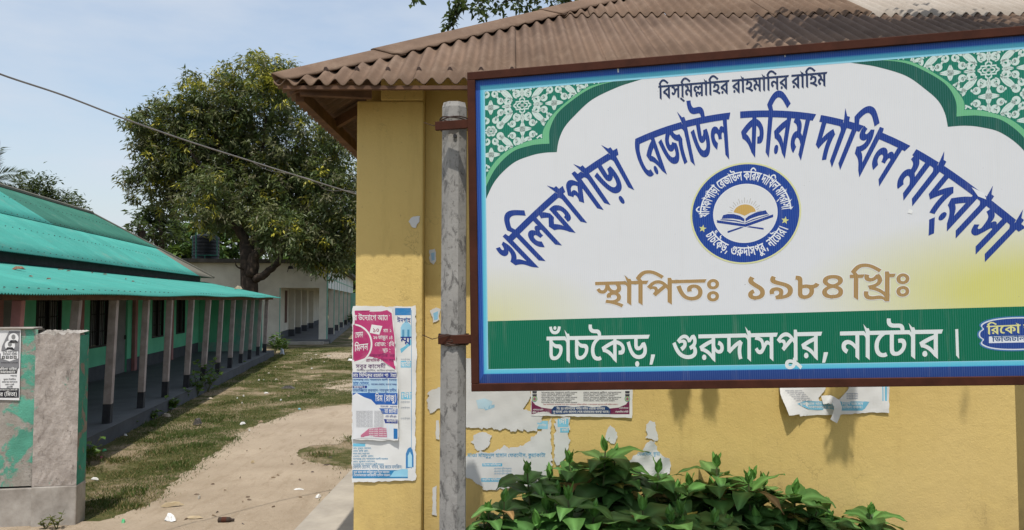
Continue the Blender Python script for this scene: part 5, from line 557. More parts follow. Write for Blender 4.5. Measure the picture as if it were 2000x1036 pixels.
# ------------------------------------------------------------------ foliage
def leaf_arrays(C, D, L, wid, col, fold=.18, curl=.0, up=None):
    N = len(C); D = D / np.linalg.norm(D, axis=1, keepdims=True)
    U = RNG.normal(size=(N, 3)) * .45 + (np.array([0, 0, 1.]) if up is None else up)
    X = np.cross(D, U); X /= np.linalg.norm(X, axis=1, keepdims=True) + 1e-9; Z = np.cross(X, D)
    T = np.array([[0, 0, 0], [-.5, .42, fold], [0, 1, -curl], [.5, .42, fold]])
    V = C[:, None, :] + L[:, None, None] * (T[None, :, 0, None] * wid * X[:, None, :] + T[None, :, 1, None] * D[:, None, :] + T[None, :, 2, None] * wid * Z[:, None, :])
    b = (np.arange(N) * 4)[:, None]
    F = np.concatenate([b + np.array([[0, 2, 1]]), b + np.array([[0, 3, 2]])], 1).reshape(-1, 3)
    return V.reshape(-1, 3), F, np.repeat(col, 4, 0)
def np_mesh(name, V, F, Cv, m, parent=None, loc=None):
    me = bpy.data.meshes.new(name)
    off = XF[parent.name].translation if parent is not None else (Vector(loc) if loc is not None else Vector((0, 0, 0)))
    V = V - np.array(off)
    me.vertices.add(len(V)); me.vertices.foreach_set("co", V.astype(np.float32).ravel())
    k = F.shape[1]; me.loops.add(F.size); me.loops.foreach_set("vertex_index", F.astype(np.int32).ravel())
    me.polygons.add(len(F)); me.polygons.foreach_set("loop_start", (np.arange(len(F)) * k).astype(np.int32))
    me.update(calc_edges=True); me.materials.append(m)
    at = me.color_attributes.new("Col", 'FLOAT_COLOR', 'POINT')
    at.data.foreach_set("color", np.concatenate([Cv, np.ones((len(Cv), 1))], 1).astype(np.float32).ravel())
    me.validate(); me.update()
    o = bpy.data.objects.new(name, me); SC.collection.objects.link(o)
    if parent is not None: o.parent = parent; XF[o.name] = XF[parent.name]
    elif loc is not None: o.location = loc
    return o
def crown_points(lumps, dens, shell=.5):
    P = []; O = []
    for (c, r) in lumps:
        n = max(6, int(dens * (r[0] * r[1] + r[0] * r[2] + r[1] * r[2]) / 3 if isinstance(r, tuple) else dens * r * r))
        d = RNG.normal(size=(n, 3)); d /= np.linalg.norm(d, axis=1, keepdims=True)
        q = RNG.random(n) ** shell
        P.append(np.array(c) + d * q[:, None] * np.array(r if isinstance(r, tuple) else (r, r, r))); O.append(d)
    return np.concatenate(P), np.concatenate(O)
def cluster_leaves(P, O, per, L0, L1, droop, cols, wid=.3, spread=.06, flush=None):
    N = len(P); C = np.repeat(P, per, 0) + RNG.normal(size=(N * per, 3)) * spread
    D = RNG.normal(size=(N * per, 3)) * [1, 1, .45] + np.repeat(O, per, 0) * .35 + [0, 0, -droop]
    L = RNG.uniform(L0, L1, N * per)
    base = np.array(cols)[RNG.integers(0, len(cols), N)] * RNG.uniform(.75, 1.25, (N, 1))
    if flush is not None:
        m = RNG.random(N) < flush[0](P); base[m] = np.array(flush[1]) * RNG.uniform(.7, 1.3, (m.sum(), 1))
    col = np.repeat(base, per, 0) * RNG.uniform(.85, 1.15, (N * per, 1))
    return leaf_arrays(C, D, L, wid, col)
# ================================================================== SETTING
g = MB(); g.quad((-300, -60, 0), (300, -60, 0), (300, 500, 0), (-300, 500, 0)); tag(g.build("ground", M['ground'], raw=True), kind='structure')
pl = [(60, 1200), (150, 1030), (235, 1007), (300, 976), (349, 934), (388, 904), (437, 869), (464, 848), (518, 825), (579, 804), (640, 796), (700, 790), (760, 786), (900, 784), (1000, 800)]
prr = [(1000, 850), (850, 848), (720, 850), (655, 868), (600, 872), (580, 890), (600, 905), (660, 915), (700, 920), (660, 1000), (600, 1100), (560, 1200)]
lp = [tuple(PZ(u, v)[:2]) for u, v in pl + prr]
lp = rough_loop(lp, .22, .085, 3); lp = rough_loop(lp, .07, .03, 4)
vs, fs = poly_tris(lp); g = MB().add([(x, y, .004) for x, y in vs], fs); tag(g.build("path", M['sand'], raw=True), kind='structure')
for i, q in enumerate(([(575, 694), (600, 688), (660, 686), (700, 690), (700, 700), (640, 702), (590, 700)], [(620, 752), (650, 744), (700, 740), (700, 766), (660, 764)], [(140, 978), (175, 975), (185, 985), (160, 996), (140, 1000)])):
    l2 = rough_loop(rough_loop([tuple(PZ(u, v)[:2]) for u, v in q], .3, .12, 9 + i), .1, .04, i)
    vs, fs = poly_tris(l2); g = MB().add([(x, y, .004) for x, y in vs], fs); tag(g.build("bare_patch", M['sand'], raw=True), kind='structure')
g = MB(); g.box(-14, -1.95, 1, 8.12, -.3, .014); tag(g.build("road", M['sand'], raw=True), kind='structure')
g = MB(); g.box(-1.9, -.9, 3.0, 13, -.2, .35); tag(g.build("pavement", M['concrete'], raw=True, bevel=.015), kind='structure')
g = MB(); g.box(-.9, 6.5, 3.0, 5.6, -.2, .31); tag(g.build("soil_bed", M['soil'], raw=True), kind='structure')
# ================================================================== YELLOW BUILDING
yb = empty("ochre_building", (0, 5.6, .3), "ochre yellow building with brown corrugated hipped roof behind the signboard", "building")
EV = 3.809; TA = .612; EX, EY = -1.598, 5.04
g = MB(); g.box(-.643, 3.685, 5.6, 5.82, .25, 4.0); g.build("wall", M['ochre'], yb)
g = MB()
g.box(-1.13, -.645, 5.48, 5.82, .25, PY(700, 197, 5.48).z); g.box(-.96, -.645, 5.483, 5.82, PY(700, 197, 5.48).z, 4.0)
g.build("column", M['ochre'], yb, bevel=.012)
g = MB(); g.box(3.5, 7.6, 6.5, 6.7, .25, 4.0); g.build("alcove_wall", M['ochre'], yb)
g = MB(); g.box(3.5, 3.684, 5.822, 6.498, .25, 4.0); g.build("alcove_side", M['ochre'], yb)
g = MB(); g.box(-1.128, -.93, 5.822, 12, .25, 4.0); g.build("wall", M['ochre'], yb)
PER = .108; AMP = .0225; HALF = 3.5
def zr(Y): return EV + TA * (Y - EY)
def front_sheet(x0, x1, Y0, Y1, lift, tilt, m, jag=0):
    g = MB(); n = int(round((x1 - x0) / (PER / 10))); rows = 3
    L = []
    for i in range(n + 1):
        x = x0 + (x1 - x0) * i / n; w = AMP * math.cos(2 * math.pi * x / PER)
        ya = Y0 + jag * math.sin(x0 * 9) ; yb_ = min(Y1, EY + max(0.02, x - EX))
        if yb_ <= ya: ya = yb_ - .01
        for k in range(rows):
            Y = ya + (yb_ - ya) * k / (rows - 1)
            L.append((x, Y, zr(Y) + w + lift + tilt * (x - x0)))
    fs = [(i * rows + k, (i + 1) * rows + k, (i + 1) * rows + k + 1, i * rows + k + 1) for i in range(n) for k in range(rows - 1)]
    g.add(L, fs); return g.build("roof_sheet", m, yb, smooth=True, solid=.007)
xs = [EX, -1.586 + 8.5 * PER, -.668 + 6 * PER + .0, .70, 1.56, 2.42, 3.28, 4.15, 5.0, 5.9, 6.8]
for i in range(len(xs) - 1):
    front_sheet(xs[i], xs[i + 1] + .05, EY, 7.05, .006 * (i % 2) + .004, .006, M['roof_brown'], .012)
    if xs[i + 1] > .4: front_sheet(xs[i] + .02, xs[i + 1] + .06, 6.93, EY + HALF, .022 + .006 * (i % 2), .006, M['roof_pale'] if xs[i] > 3 else M['roof_brown'])
# left slope, its underside is what shows
g = MB(); L = []; n = 360; Yend = 12.0
for i in range(n + 1):
    Y = EY + (Yend - EY) * i / n; w = .02 * math.cos(2 * math.pi * Y / PER)
    xe = EX + min(HALF, Y - EY + .02)
    for k in range(2):
        x = EX + (xe - EX) * k; L.append((x, Y, EV + TA * (x - EX) + w))
g.add(L, [(i * 2, i * 2 + 1, i * 2 + 3, i * 2 + 2) for i in range(n)]); g.build("roof_sheet", M['roof_brown'], yb, smooth=True, solid=.007)
g = MB(); g.quad((EX + HALF, EY + HALF, EV + TA * HALF), (9, EY + HALF, EV + TA * HALF), (9, 12, EV), (EX + HALF, 12, EV)); g.build("roof_sheet", M['roof_brown'], yb, solid=.01)
# hip cap: two lengths, curved, with flared flanges that follow the sheets
def hip_cap(t0, t1, lift, wv, seed, wd0, wd1):
    g = MB(); n = int((t1 - t0) / .03); L = []; prof = [-1, -.8, -.55, -.3, -.1, .1, .3, .55, .8, 1]; K = len(prof); rr = random.Random(seed)
    for i in range(n + 1):
        f = i / n; t = t0 + (t1 - t0) * f; wd = wd0 + (wd1 - wd0) * f
        for q in prof:
            # offsets along the front eave (x) for q>0 and along the left eave (y) for q<0
            x = EX + t + (q * wd if q > 0 else 0); y = EY + t + (-q * wd if q < 0 else 0)
            z = EV + TA * t + .05 * (1 - abs(q)) + lift - .01 + (wv * abs(q) ** 3 * math.cos(2 * math.pi * (x if q > 0 else y) / PER))
            L.append((x, y, z))
    g.add(L, [(i * K + j, i * K + j + 1, (i + 1) * K + j + 1, (i + 1) * K + j) for i in range(n) for j in range(K - 1)])
    g.build("hip_cap", M['roof_brown'], yb, smooth=True, solid=.009)
hip_cap(-.02, .60, .034, .006, 1, .10, .20); hip_cap(.54, 1.9, .046, .010, 2, .20, .21); hip_cap(1.84, 3.5, .056, .010, 3, .21, .21)
g = MB(); g.box(EX + .06, 7, 5.044, 5.075, EV - .047, EV - .022); g.build("eave_beam", M['wood'], yb)
g = MB(); g.box(EX + .10, EX + .16, 5.2, 12, EV - .09, EV - .0); g.build("eave_beam", M['wood'], yb)
for (a, b, w, h) in (((-1.50, 5.12, EV - .03), (-.85, 5.62, EV + .27), .09, .05), ((-1.5, 6.2, EV - .04), (-.9, 6.2, EV + .31), .07, .08), ((-1.5, 7.2, EV - .04), (-.9, 7.2, EV + .31), .07, .08), ((-1.44, 5.10, EV - .045), (-.98, 5.24, EV - .03), .05, .06)):
    a, b = Vector(a), Vector(b); d = (b - a).normalized(); s_ = d.cross(Vector((0, 0, 1))).normalized() * w / 2; u_ = Vector((0, 0, h / 2))
    g = MB().hexa([a - s_ - u_, a + s_ - u_, b + s_ - u_, b - s_ - u_, a - s_ + u_, a + s_ + u_, b + s_ + u_, b - s_ + u_]); g.build("rafter", M['wood'], yb)
for (u, v) in ((755, 146), (823, 147)):       # roof nails on the first ridges
    pass
for i in range(3, 60, 2):
    x = EX + .03 + i * PER - ((EX + .03) % PER); Y = 5.22
    p = Vector((x, Y, zr(Y) + AMP + .006)); g = MB(); g.tube([p, p + Vector((0, -.01, .018))], [.02, .008], 8); g.build("roof_nail", M['wire'], yb)
# ================================================================== SIGNBOARD
SU = Vector((0.98515247, -0.16869779, 0.03186948)); SN = Vector((0.16642129, 0.98396873, 0.0641053)); SW = Vector((-0.042173, -0.05784974, 0.99743413))
SO = Vector((-0.236, 4.512, EYE - .54))
SM = Matrix(((SU.x, SN.x, SW.x, SO.x), (SU.y, SN.y, SW.y, SO.y), (SU.z, SN.z, SW.z, SO.z), (0, 0, 0, 1)))
sg = empty("signboard", None, "large printed school signboard with white green and blue field in a brown steel frame", "sign", mat4=SM)
SHR = .0305; SWD, SHT = 3.115, 1.868
def spx(u, v):
    d = ray(u, v); o = SO - CAMP; t = o.dot(SN) / d.dot(SN); q = d * t - o; z = q.dot(SW); return (q.dot(SU) - SHR * z, z)
def sl(x, z, k): return (x + SHR * z, -.0012 - .00012 * k, z)      # layer k of the print, in sign space
def sbuild(mb, name, parent=None, m=None): 
    o = mb.build(name, m or M['print'], None, raw=True, colors=True); o.parent = parent or sg; return o
# frame: four square tubes butted end to end
g = MB(); T = .046
def fb(x0, x1, z0, z1): g.box(x0, x1, -.022, .022, z0, z1, fr=lambda x, y, z: (x + SHR * z, y, z))
fb(0, SWD, 0, T); fb(0, SWD, SHT - T, SHT); fb(0, T, T + .0005, SHT - T - .0005); fb(SWD - T, SWD, T + .0005, SHT - T - .0005)
o = g.build("frame", M['rust_frame'], raw=True, bevel=.003); o.parent = sg
for (v) in (243, 663):
    z = spx(905, v)[1]; g = MB(); g.box(-.20, .0, -.012, .02, z - .025, z + .025, fr=lambda x, y, z: (x + SHR * z, y, z)); o = g.build("bracket", M['rust_frame'], raw=True, bevel=.002); o.parent = sg
WHT = (.73, .735, .745); BLU = (.018, .06, .33); CYN = (.10, .50, .68); GRN = (.008, .185, .115); DGR = (.008, .105, .075); LGR = (.16, .48, .24); LACE = (.62, .74, .68)
GOLD = (.40, .25, .095); NAVY = (.014, .046, .26); INK = (.02, .035, .10); YEL = (.72, .70, .30)
# panel with its printed yellow fade
g = MB(); nx, nz = 60, 36; x0, x1, z0, z1 = T - .01, SWD - T + .01, T - .01, SHT - T + .01
def pcol(x, z):
    r = max(0, 1 - math.hypot((x - 2.95) / 1.15, (z - .50) / .42)) * 1.3; l = max(0, 1 - math.hypot((x - .1) / .75, (z - .42) / .33)) * .7
    f = min(1, max(r, l)); return tuple(a + (b - a) * f for a, b in zip(WHT, (.66, .64, .20)))
for i in range(nx):
    for j in range(nz):
        c = [(x0 + (x1 - x0) * (i + a) / nx, z0 + (z1 - z0) * (j + b) / nz) for a, b in ((0, 0), (1, 0), (1, 1), (0, 1))]
        g.add([sl(x, z, 0) for x, z in c], [(0, 1, 2, 3)], [pcol(*q) for q in c])
sbuild(g, "panel")
g = MB(); g.box(T - .01, SWD - T + .01, .004, .010, T - .01, SHT - T + .01, fr=lambda x, y, z: (x + SHR * z, y, z)); o = g.build("backing_sheet", M['white_panel'], raw=True); o.parent = sg
# corner fields (green), lace, arch bands
inner = [spx(u, v) for u, v in ((945.6, 398), (967, 354), (1001, 320), (1035, 305), (1062, 299), (1087.5, 297.6))], [spx(u, v) for u, v in ((1087.5, 297.6), (1092, 273), (1102.7, 249), (1123, 225.6), (1156.7, 195), (1204, 171.6), (1238, 160), (1258, 154))]
mid = [spx(u, v) for u, v in ((945.6, 373), (967.6, 330), (1001, 297), (1035, 285), (1055, 282), (1073, 281))], [spx(u, v) for u, v in ((1073, 281), (1074, 252.7), (1089, 222), (1119.6, 195), (1157, 171.6), (1204, 158), (1226, 153), (1236, 150))]
outr = [spx(u, v) for u, v in ((945.6, 356), (960, 326), (984, 300), (1015, 283), (1040, 274), (1060, 271))], [spx(u, v) for u, v in ((1060, 271), (1062, 252.7), (1082, 222), (1116, 192), (1150, 170), (1184, 161.5), (1200, 157), (1212, 153))]
def dense(pts, n=40):
    out = []; k = len(pts)
    for i in range(k - 1):
        p0, p1, p2, p3 = pts[max(i - 1, 0)], pts[i], pts[i + 1], pts[min(i + 2, k - 1)]
        for t in np.linspace(0, 1, 8, endpoint=False):
            out.append(tuple(.5 * ((2 * p1[a]) + (-p0[a] + p2[a]) * t + (2 * p0[a] - 5 * p1[a] + 4 * p2[a] - p3[a]) * t * t + (-p0[a] + 3 * p1[a] - 3 * p2[a] + p3[a]) * t ** 3) for a in (0, 1)))
    return out + [pts[-1]]
ICV = dense(inner[0]) + dense(inner[1])[1:]; MCV = dense(mid[0]) + dense(mid[1])[1:]; OCV = dense(outr[0]) + dense(outr[1])[1:]
XL, ZT = .098, 1.762; CX = SWD / 2 + .002
def mir(P): return [(2 * CX - x, z) for x, z in P]
for side in (0, 1):
    fx = (lambda P: P) if side == 0 else mir
    nm = "corner_ornament"
    loop = [(XL, ZT)] + [(XL, OCV[0][1])] + OCV + [(OCV[-1][0], ZT)]
    vs, fs = poly_tris(loop); g = MB(); g.add([sl(x, z, 1) for x, z in fx(vs)], [f if side == 0 else f[::-1] for f in fs], GRN); orn = sbuild(g, nm)
    # lace motif, repeated like the printed cloth
    def ins(x, y):
        w = False
        for j in range(len(loop)):
            (a, b), (c, d) = loop[j - 1], loop[j]
            if (b > y) != (d > y) and x < (c - a) * (y - b) / (d - b) + a: w = not w
        return w
    g = MB(); TW, THh = .372, .275
    def put(q):
        if all(ins(*p) for p in q): g.add([sl(x, z, 2) for x, z in fx(list(q))], [(0, 1, 2, 3) if side == 0 else (3, 2, 1, 0)], LACE)
    def st(pts, w):
        w = [x * 1.35 for x in w] if isinstance(w, list) else w * 1.25
        for q in stroke2(pts, w): put(q)
    def spiral(cx, cy, r, a0, turn, w):
        P = []; Wd = []
        for i in range(22):
            f = i / 21; rr_ = r * (1 - .72 * f); a = a0 + turn * f * 2 * math.pi; P.append((cx + rr_ * math.cos(a), cy + rr_ * math.sin(a))); Wd.append(w * (1 + 1.6 * f))
        st(P, Wd)
    def lens(cx, cy, L_, w, ang, fill=True):
        ca, sa = math.cos(ang), math.sin(ang)
        for s_ in (-1, 1): st([(cx + ca * t * L_ - sa * s_ * w * (1 - t * t), cy + sa * t * L_ + ca * s_ * w * (1 - t * t)) for t in np.linspace(-1, 1, 14)], .007)
        if fill: st([(cx + ca * t * L_ * .7, cy + sa * t * L_ * .7) for t in np.linspace(-1, 1, 9)], [w * 1.1 * (1 - t * t) + .001 for t in np.linspace(-1, 1, 9)])
    def dot(cx, cy, r): st([(cx + t * r, cy) for t in np.linspace(-1, 1, 5)], [2 * r * math.sqrt(max(0, 1 - t * t)) + .001 for t in np.linspace(-1, 1, 5)])
    c0x, c0z = spx(1020, 206)
    for a in range(-2, 4):
        for b in range(-3, 3):
            for (ox, oz, big) in ((0, 0, 1), (TW / 2, THh / 2, 0)):
                cx, cz = c0x + a * TW + ox, c0z + b * THh + oz
                if big:
                    for k in range(4):
                        an = k * math.pi / 2; spts = [(cx + .017 * math.cos(an) + .0125 * math.cos(q), cz + .014 * math.sin(an) + .0105 * math.sin(q)) for q in np.linspace(0, 2 * math.pi, 13)]; st(spts, .006)
                    dm = [(.052, 0), (.036, .012), (.036, .022), (.014, .022), (.014, .036), (0, .046)]
                    for sx in (-1, 1):
                        for sz in (-1, 1): st([(cx + sx * p, cz + sz * q) for p, q in dm], .007)
                    for k in range(4):
                        qx, qz = ((1, 1), (-1, 1), (-1, -1), (1, -1))[k]
                        spiral(cx + qx * .030, cz + qz * .068, .022, math.pi / 2 * (1 if qz < 0 else 3) , qx * qz * 1.1, .008)
                        spiral(cx + qx * .083, cz + qz * .026, .022, 0 if qx < 0 else math.pi, -qx * qz * 1.1, .008)
                        lens(cx + qx * .094, cz + qz * .071, .047, .013, qx * qz * .72)
                    for s_ in (-1, 1):
                        lens(cx, cz + s_ * .072, .026, .007, math.pi / 2); lens(cx + s_ * .092, cz, .026, .006, 0)
                else:
                    for k in range(6):
                        an = k * math.pi / 3; spiral(cx + .022 * math.cos(an), cz + .018 * math.sin(an), .0115, an + math.pi, 1., .006)
                    for qx in (-1, 1):
                        for qz in (-1, 1):
                            spiral(cx + qx * .055, cz + qz * .030, .020, 0 if qx > 0 else math.pi, qx * qz * 1.15, .008)
                            spiral(cx + qx * .026, cz + qz * .062, .018, math.pi / 2, -qx * qz * 1.0, .007)
                lens(cx + TW / 4 * 0 + (0 if big else 0), cz + THh / 2, .05, .011, 0)
                lens(cx + TW / 2, cz, .04, .012, math.pi / 2)
                for k in range(8):
                    an = k * math.pi / 4 + .39; dot(cx + .112 * math.cos(an), cz + .092 * math.sin(an), .0052)
                for qx in (-1, 1):
                    for qz in (-1, 1): spiral(cx + qx * .128, cz + qz * .034, .017, math.pi * (qx > 0), qx * qz * 1.1, .0075); dot(cx + qx * .062, cz + qz * .098, .006); dot(cx + qx * .150, cz + qz * .062, .006)
    sbuild(g, "lace_pattern", orn)
    g = MB()
    for (A, B, c, k) in ((OCV, MCV, LGR, 3), (MCV, ICV, DGR, 3)):
        n = len(A); assert len(B) == n
        P = fx(A); Q = fx(B)
        for i in range(n - 1):
            q = [sl(*P[i], k), sl(*Q[i], k), sl(*Q[i + 1], k), sl(*P[i + 1], k)]; g.add(q, [(0, 1, 2, 3) if side == 0 else (3, 2, 1, 0)], c)
    sbuild(g, "arch_band")
# address band, borders (blue edge that fades to cyan)
xi0, xi1 = .098, SWD - .098
g = MB(); n = 40
for i in range(n):
    xa, xb = xi0 + (xi1 - xi0) * i / n, xi0 + (xi1 - xi0) * (i + 1) / n
    g.add([sl(xa, .126, 1), sl(xb, .126, 1), sl(xb, .41, 1), sl(xa, .41, 1)], [(0, 1, 2, 3)], (.0, .145, .070))
sbuild(g, "address_band")
g = MB(); CL = (.35, .66, .80)
def strip(a, b, c, d, ca, cb, k=4): g.add([sl(*a, k), sl(*b, k), sl(*c, k), sl(*d, k)], [(0, 1, 2, 3)], [ca, ca, cb, cb])
o0 = T - .012
def ringrect(e0, e1, ca, cb, k):   # e = (left, bottom, right, top) offsets
    (l0, b0, r0, t0), (l1, b1, r1, t1) = e0, e1
    strip((l0, b0), (r0, b0), (r1, b1), (l1, b1), ca, cb, k); strip((r0, b0), (r0, t0), (r1, t1), (r1, b1), ca, cb, k)
    strip((r0, t0), (l0, t0), (l1, t1), (r1, t1), ca, cb, k); strip((l0, t0), (l0, b0), (l1, b1), (l1, t1), ca, cb, k)
E0 = (o0, o0, SWD - o0, SHT - o0); E1 = (.070, .098, SWD - .070, 1.792); E2 = (.078, .104, SWD - .078, 1.780); E3 = (.090, .122, SWD - .090, 1.766); E4 = (.100, .128, SWD - .100, 1.752)
ringrect(E0, E1, (.020, .075, .36), (.022, .09, .38), 4); strip((E0[0], E0[1]), (E0[2], E0[1]), (E1[2], E1[1]), (E1[0], E1[1]), (.018, .05, .20), (.018, .055, .23), 4.5); ringrect(E1, E2, (.025, .12, .45), CYN, 4); ringrect(E2, E3, CYN, (.14, .55, .70), 4); ringrect(E3, E4, (.14, .55, .70), CL, 4)
sbuild(g, "border")
# lettering
def line_fn(p0, p1, h, k0=6):
    (ax, az), (bx, bz) = p0, p1; dx, dz = bx - ax, bz - az; L_ = math.hypot(dx, dz); nx_, nz_ = -dz / L_, dx / L_
    return lambda x, y, k: sl(ax + dx * x + nx_ * (y - 1) * h, az + dz * x + nz_ * (y - 1) * h, k0 + k * .4)
AP = [spx(*q) for q in ((970, 473), (1039, 402), (1125, 330), (1200, 299), (1228, 278), (1320, 244), (1423, 222), (1446, 216), (1520, 214), (1590, 224), (1604, 226), (1700, 250), (1774, 286), (1791, 293), (1842, 329), (1892, 366), (1934, 400), (1989, 448))]
ax_ = np.array([p[0] - CX for p in AP]); az_ = np.array([p[1] for p in AP])
cf = np.linalg.lstsq(np.stack([ax_ ** 0, ax_ ** 2, ax_ ** 4, ax_ ** 6], 1), az_, rcond=None)[0]
gx = np.linspace(-1.5, 1.5, 600); gz = cf[0] + cf[1] * gx ** 2 + cf[2] * gx ** 4 + cf[3] * gx ** 6
sarc = np.concatenate([[0], np.cumsum(np.hypot(np.diff(gx), np.diff(gz)))])
def arc_at(x): return float(np.interp(x - CX, gx, sarc))
def arc_fn(xa, xb, h, k0=6):
    sa, sb = arc_at(xa), arc_at(xb)
    def f(x, y, k):
        s = sa + (sb - sa) * x; px = float(np.interp(s, sarc, gx)); px2 = float(np.interp(s + .01, sarc, gx)); pz = float(np.interp(s, sarc, gz)); pz2 = float(np.interp(s + .01, sarc, gz))
        tx, tz = px2 - px, pz2 - pz; L_ = math.hypot(tx, tz); nx_, nz_ = -tz / L_, tx / L_
        return sl(CX + px + nx_ * (y - 1) * h, pz + nz_ * (y - 1) * h, k0 + k * .4)
    return f
for key, a, b in (('t1', (966, 476), (1202, 298)), ('t2', (1228, 276), (1423, 222)), ('t3', (1446, 215), (1590, 225)), ('t4', (1604, 225), (1774, 286)), ('t5', (1790, 293), (1999, 457))):
    g = MB(); text(g, key, NAVY, arc_fn(spx(*a)[0], spx(*b)[0], .232), 'B'); sbuild(g, "title_word")
g = MB(); text(g, 'bis', INK, line_fn(spx(1286, 168), spx(1614, 141), .072), 'B'); sbuild(g, "blessing_lettering")
GT = (('place', (1163, 551), (1410, 545), .125), ('year', (1452, 541), (1652, 537), .128), ('khri', (1660, 537), (1782, 534), .125))
for key, a, b, h in GT:
    g = MB(); go = MB(); text(g, key, GOLD, line_fn(spx(*a), spx(*b), h))
    fn = line_fn(spx(*a), spx(*b), h, 5); run = FONT['A']['runs'][key]; w = run[-1]
    for gi, gx_, gy_ in run[:-1]:
        for lp_ in glyph_tris('A', gi)[2]:
            for q in stroke2(lp_ + lp_[:2], 34): go.add([fn((x + gx_) / w, (y + gy_) / 622, 0) for x, y in q], [(0, 1, 2, 3)], (.80, .80, .78))
    fl_ = sbuild(g, "founding_word"); sbuild(go, "lettering_outline", fl_)
for key, a, b in (('ad1', (1068, 658), (1283, 654)), ('ad2', (1312, 655), (1621, 648)), ('ad3', (1641, 648), (1838, 644)), ('ad4', (1856, 644), (1876, 643))):
    g = MB(); text(g, key, (.74, .78, .76), line_fn(spx(*a), spx(*b), .142)); sbuild(g, "address_word")
# emblem
eC = (1.562, .968); eX, eZ = .287, .272
em = MB()
def el(x, z, k): return sl(eC[0] + x * eX, eC[1] + z * eZ, k)
def disc(mb, r, k, col, r0=0., n=64):
    for i in range(n):
        a, b = 2 * math.pi * i / n, 2 * math.pi * (i + 1) / n
        mb.add([el(r0 * math.cos(a), r0 * math.sin(a), k), el(r * math.cos(a), r * math.sin(a), k), el(r * math.cos(b), r * math.sin(b), k), el(r0 * math.cos(b), r0 * math.sin(b), k)], [(0, 1, 2, 3)] if r0 else [(0, 1, 2)], col) if r0 else mb.add([el(0, 0, k), el(r * math.cos(a), r * math.sin(a), k), el(r * math.cos(b), r * math.sin(b), k)], [(0, 1, 2)], col)
disc(em, .998, 6, (.012, .055, .30), .60); disc(em, 1.03, 6, (.70, .70, .36), .998); disc(em, .60, 6, (.80, .80, .80), .585); disc(em, .585, 6, WHT)
emb = sbuild(em, "emblem")
def ring_fn(a0, a1, rb, rt, k0, flip=False):
    def f(x, y, k):
        a = R(a0 + (a1 - a0) * x); r = rb + (rt - rb) * y; return el(r * math.cos(a), r * math.sin(a), k0 + k * .4)
    return f
g = MB(); text(g, 'ring', (.80, .82, .84), ring_fn(183, 3, .685, .855, 8), 'B'); sbuild(g, "ring_lettering", emb); g = MB(); text(g, 'ring2', (.80, .82, .84), ring_fn(208, 337, .86, .69, 8), 'B'); sbuild(g, "ring_lettering", emb)
for (cx, cz) in ((-.80, -.27), (.735, -.18)):
    g = MB(); P = [(cx + (.075 if i % 2 == 0 else .032) * math.sin(i * math.pi / 5 + .2), cz + (.082 if i % 2 == 0 else .034) * math.cos(i * math.pi / 5 + .2)) for i in range(10)]
    g.add([el(cx, cz, 8)] + [el(*p, 8) for p in P], [(0, (i + 1) % 10 + 1, i + 1) for i in range(10)], (.66, .66, .26)); sbuild(g, "star", emb)
def ez(px, py): return ((px - 588) / 507, (505 - py) / 455)
def epoly(mb, pts, col, k): vs, fs = poly_tris([ez(*p) for p in pts]); mb.add([el(x, z, k) for x, z in vs], fs, col)
g = MB(); epoly(g, [(365, 545), (378, 512), (420, 503), (480, 506), (540, 525), (580, 555), (580, 582), (540, 562), (470, 548), (410, 545)], NAVY, 8)
epoly(g, [(590, 555), (620, 530), (690, 500), (780, 485), (802, 520), (720, 532), (640, 555), (592, 580)], NAVY, 8)
epoly(g, [(354, 549), (420, 553), (500, 565), (582, 590), (582, 596), (490, 574), (354, 556)], NAVY, 8); epoly(g, [(586, 590), (660, 562), (740, 542), (812, 524), (812, 532), (740, 550), (660, 572), (586, 598)], NAVY, 8)
epoly(g, [(318, 555), (585, 604), (850, 526), (850, 552), (590, 630), (320, 580)], NAVY, 8)
epoly(g, [(420, 662), (545, 628), (575, 634), (420, 680)], NAVY, 8.2); epoly(g, [(600, 632), (630, 625), (760, 648), (760, 664)], NAVY, 8.2); sbuild(g, "book", emb)
g = MB(); epoly(g, [(478, 490)] + [(583 + 105 * math.cos(a), 500 - 78 * math.sin(a)) for a in np.linspace(math.pi * .97, .03 * math.pi, 20)] + [(640, 500), (583, 527), (540, 508)], (.60, .38, .10), 7.5)
for k in range(17):
    a = math.pi * (k + .5) / 17; l = 160 if k % 2 == 0 else 140
    for q in stroke2([ez(583 + 118 * math.cos(a), 500 - 92 * math.sin(a)), ez(583 + l * math.cos(a), 500 - (l - 18) * math.sin(a))], .009): g.add([el(*p, 7.5) for p in q], [(0, 1, 2, 3)], (.45, .42, .36))
sbuild(g, "sun", emb)
# printer's badge
g = MB(); bx, bz = spx(1907, 674)[0] + .195, .268
def badge(sx, sz, k, col, mb):
    P = []
    for i in range(72):
        a = 2 * math.pi * i / 72; c, s_ = math.cos(a), math.sin(a); 
        r = 1 / ((abs(c) ** 3.2 + abs(s_) ** 3.2) ** (1 / 3.2)); r *= 1 - .11 * math.exp(-((abs(abs(c) - .93)) / .05) ** 2) + .05 * math.exp(-(c / .5) ** 2) * 1
        P.append((bx + sx * r * c, bz + sz * r * s_))
    vs, fs = poly_tris(P); mb.add([sl(x, z, k) for x, z in vs], fs, col)
badge(.195, .088, 5, (.05, .17, .38), g); badge(.187, .082, 6, (.70, .74, .80), g); badge(.180, .076, 7, (.02, .06, .27), g)
g.add([sl(bx - .135, bz - .047, 8), sl(bx + .15, bz - .047, 8), sl(bx + .15, bz - .012, 8), sl(bx - .135, bz - .012, 8)], [(0, 1, 2, 3)], (.75, .78, .82))
text(g, 'riko', (.72, .70, .28), line_fn((bx - .145, bz + .044), (bx + .15, bz + .05), .043, 9), 'B'); text(g, 'digi', (.03, .09, .22), line_fn((bx - .12, bz - .015), (bx + .14, bz - .013), .024, 9), 'B')
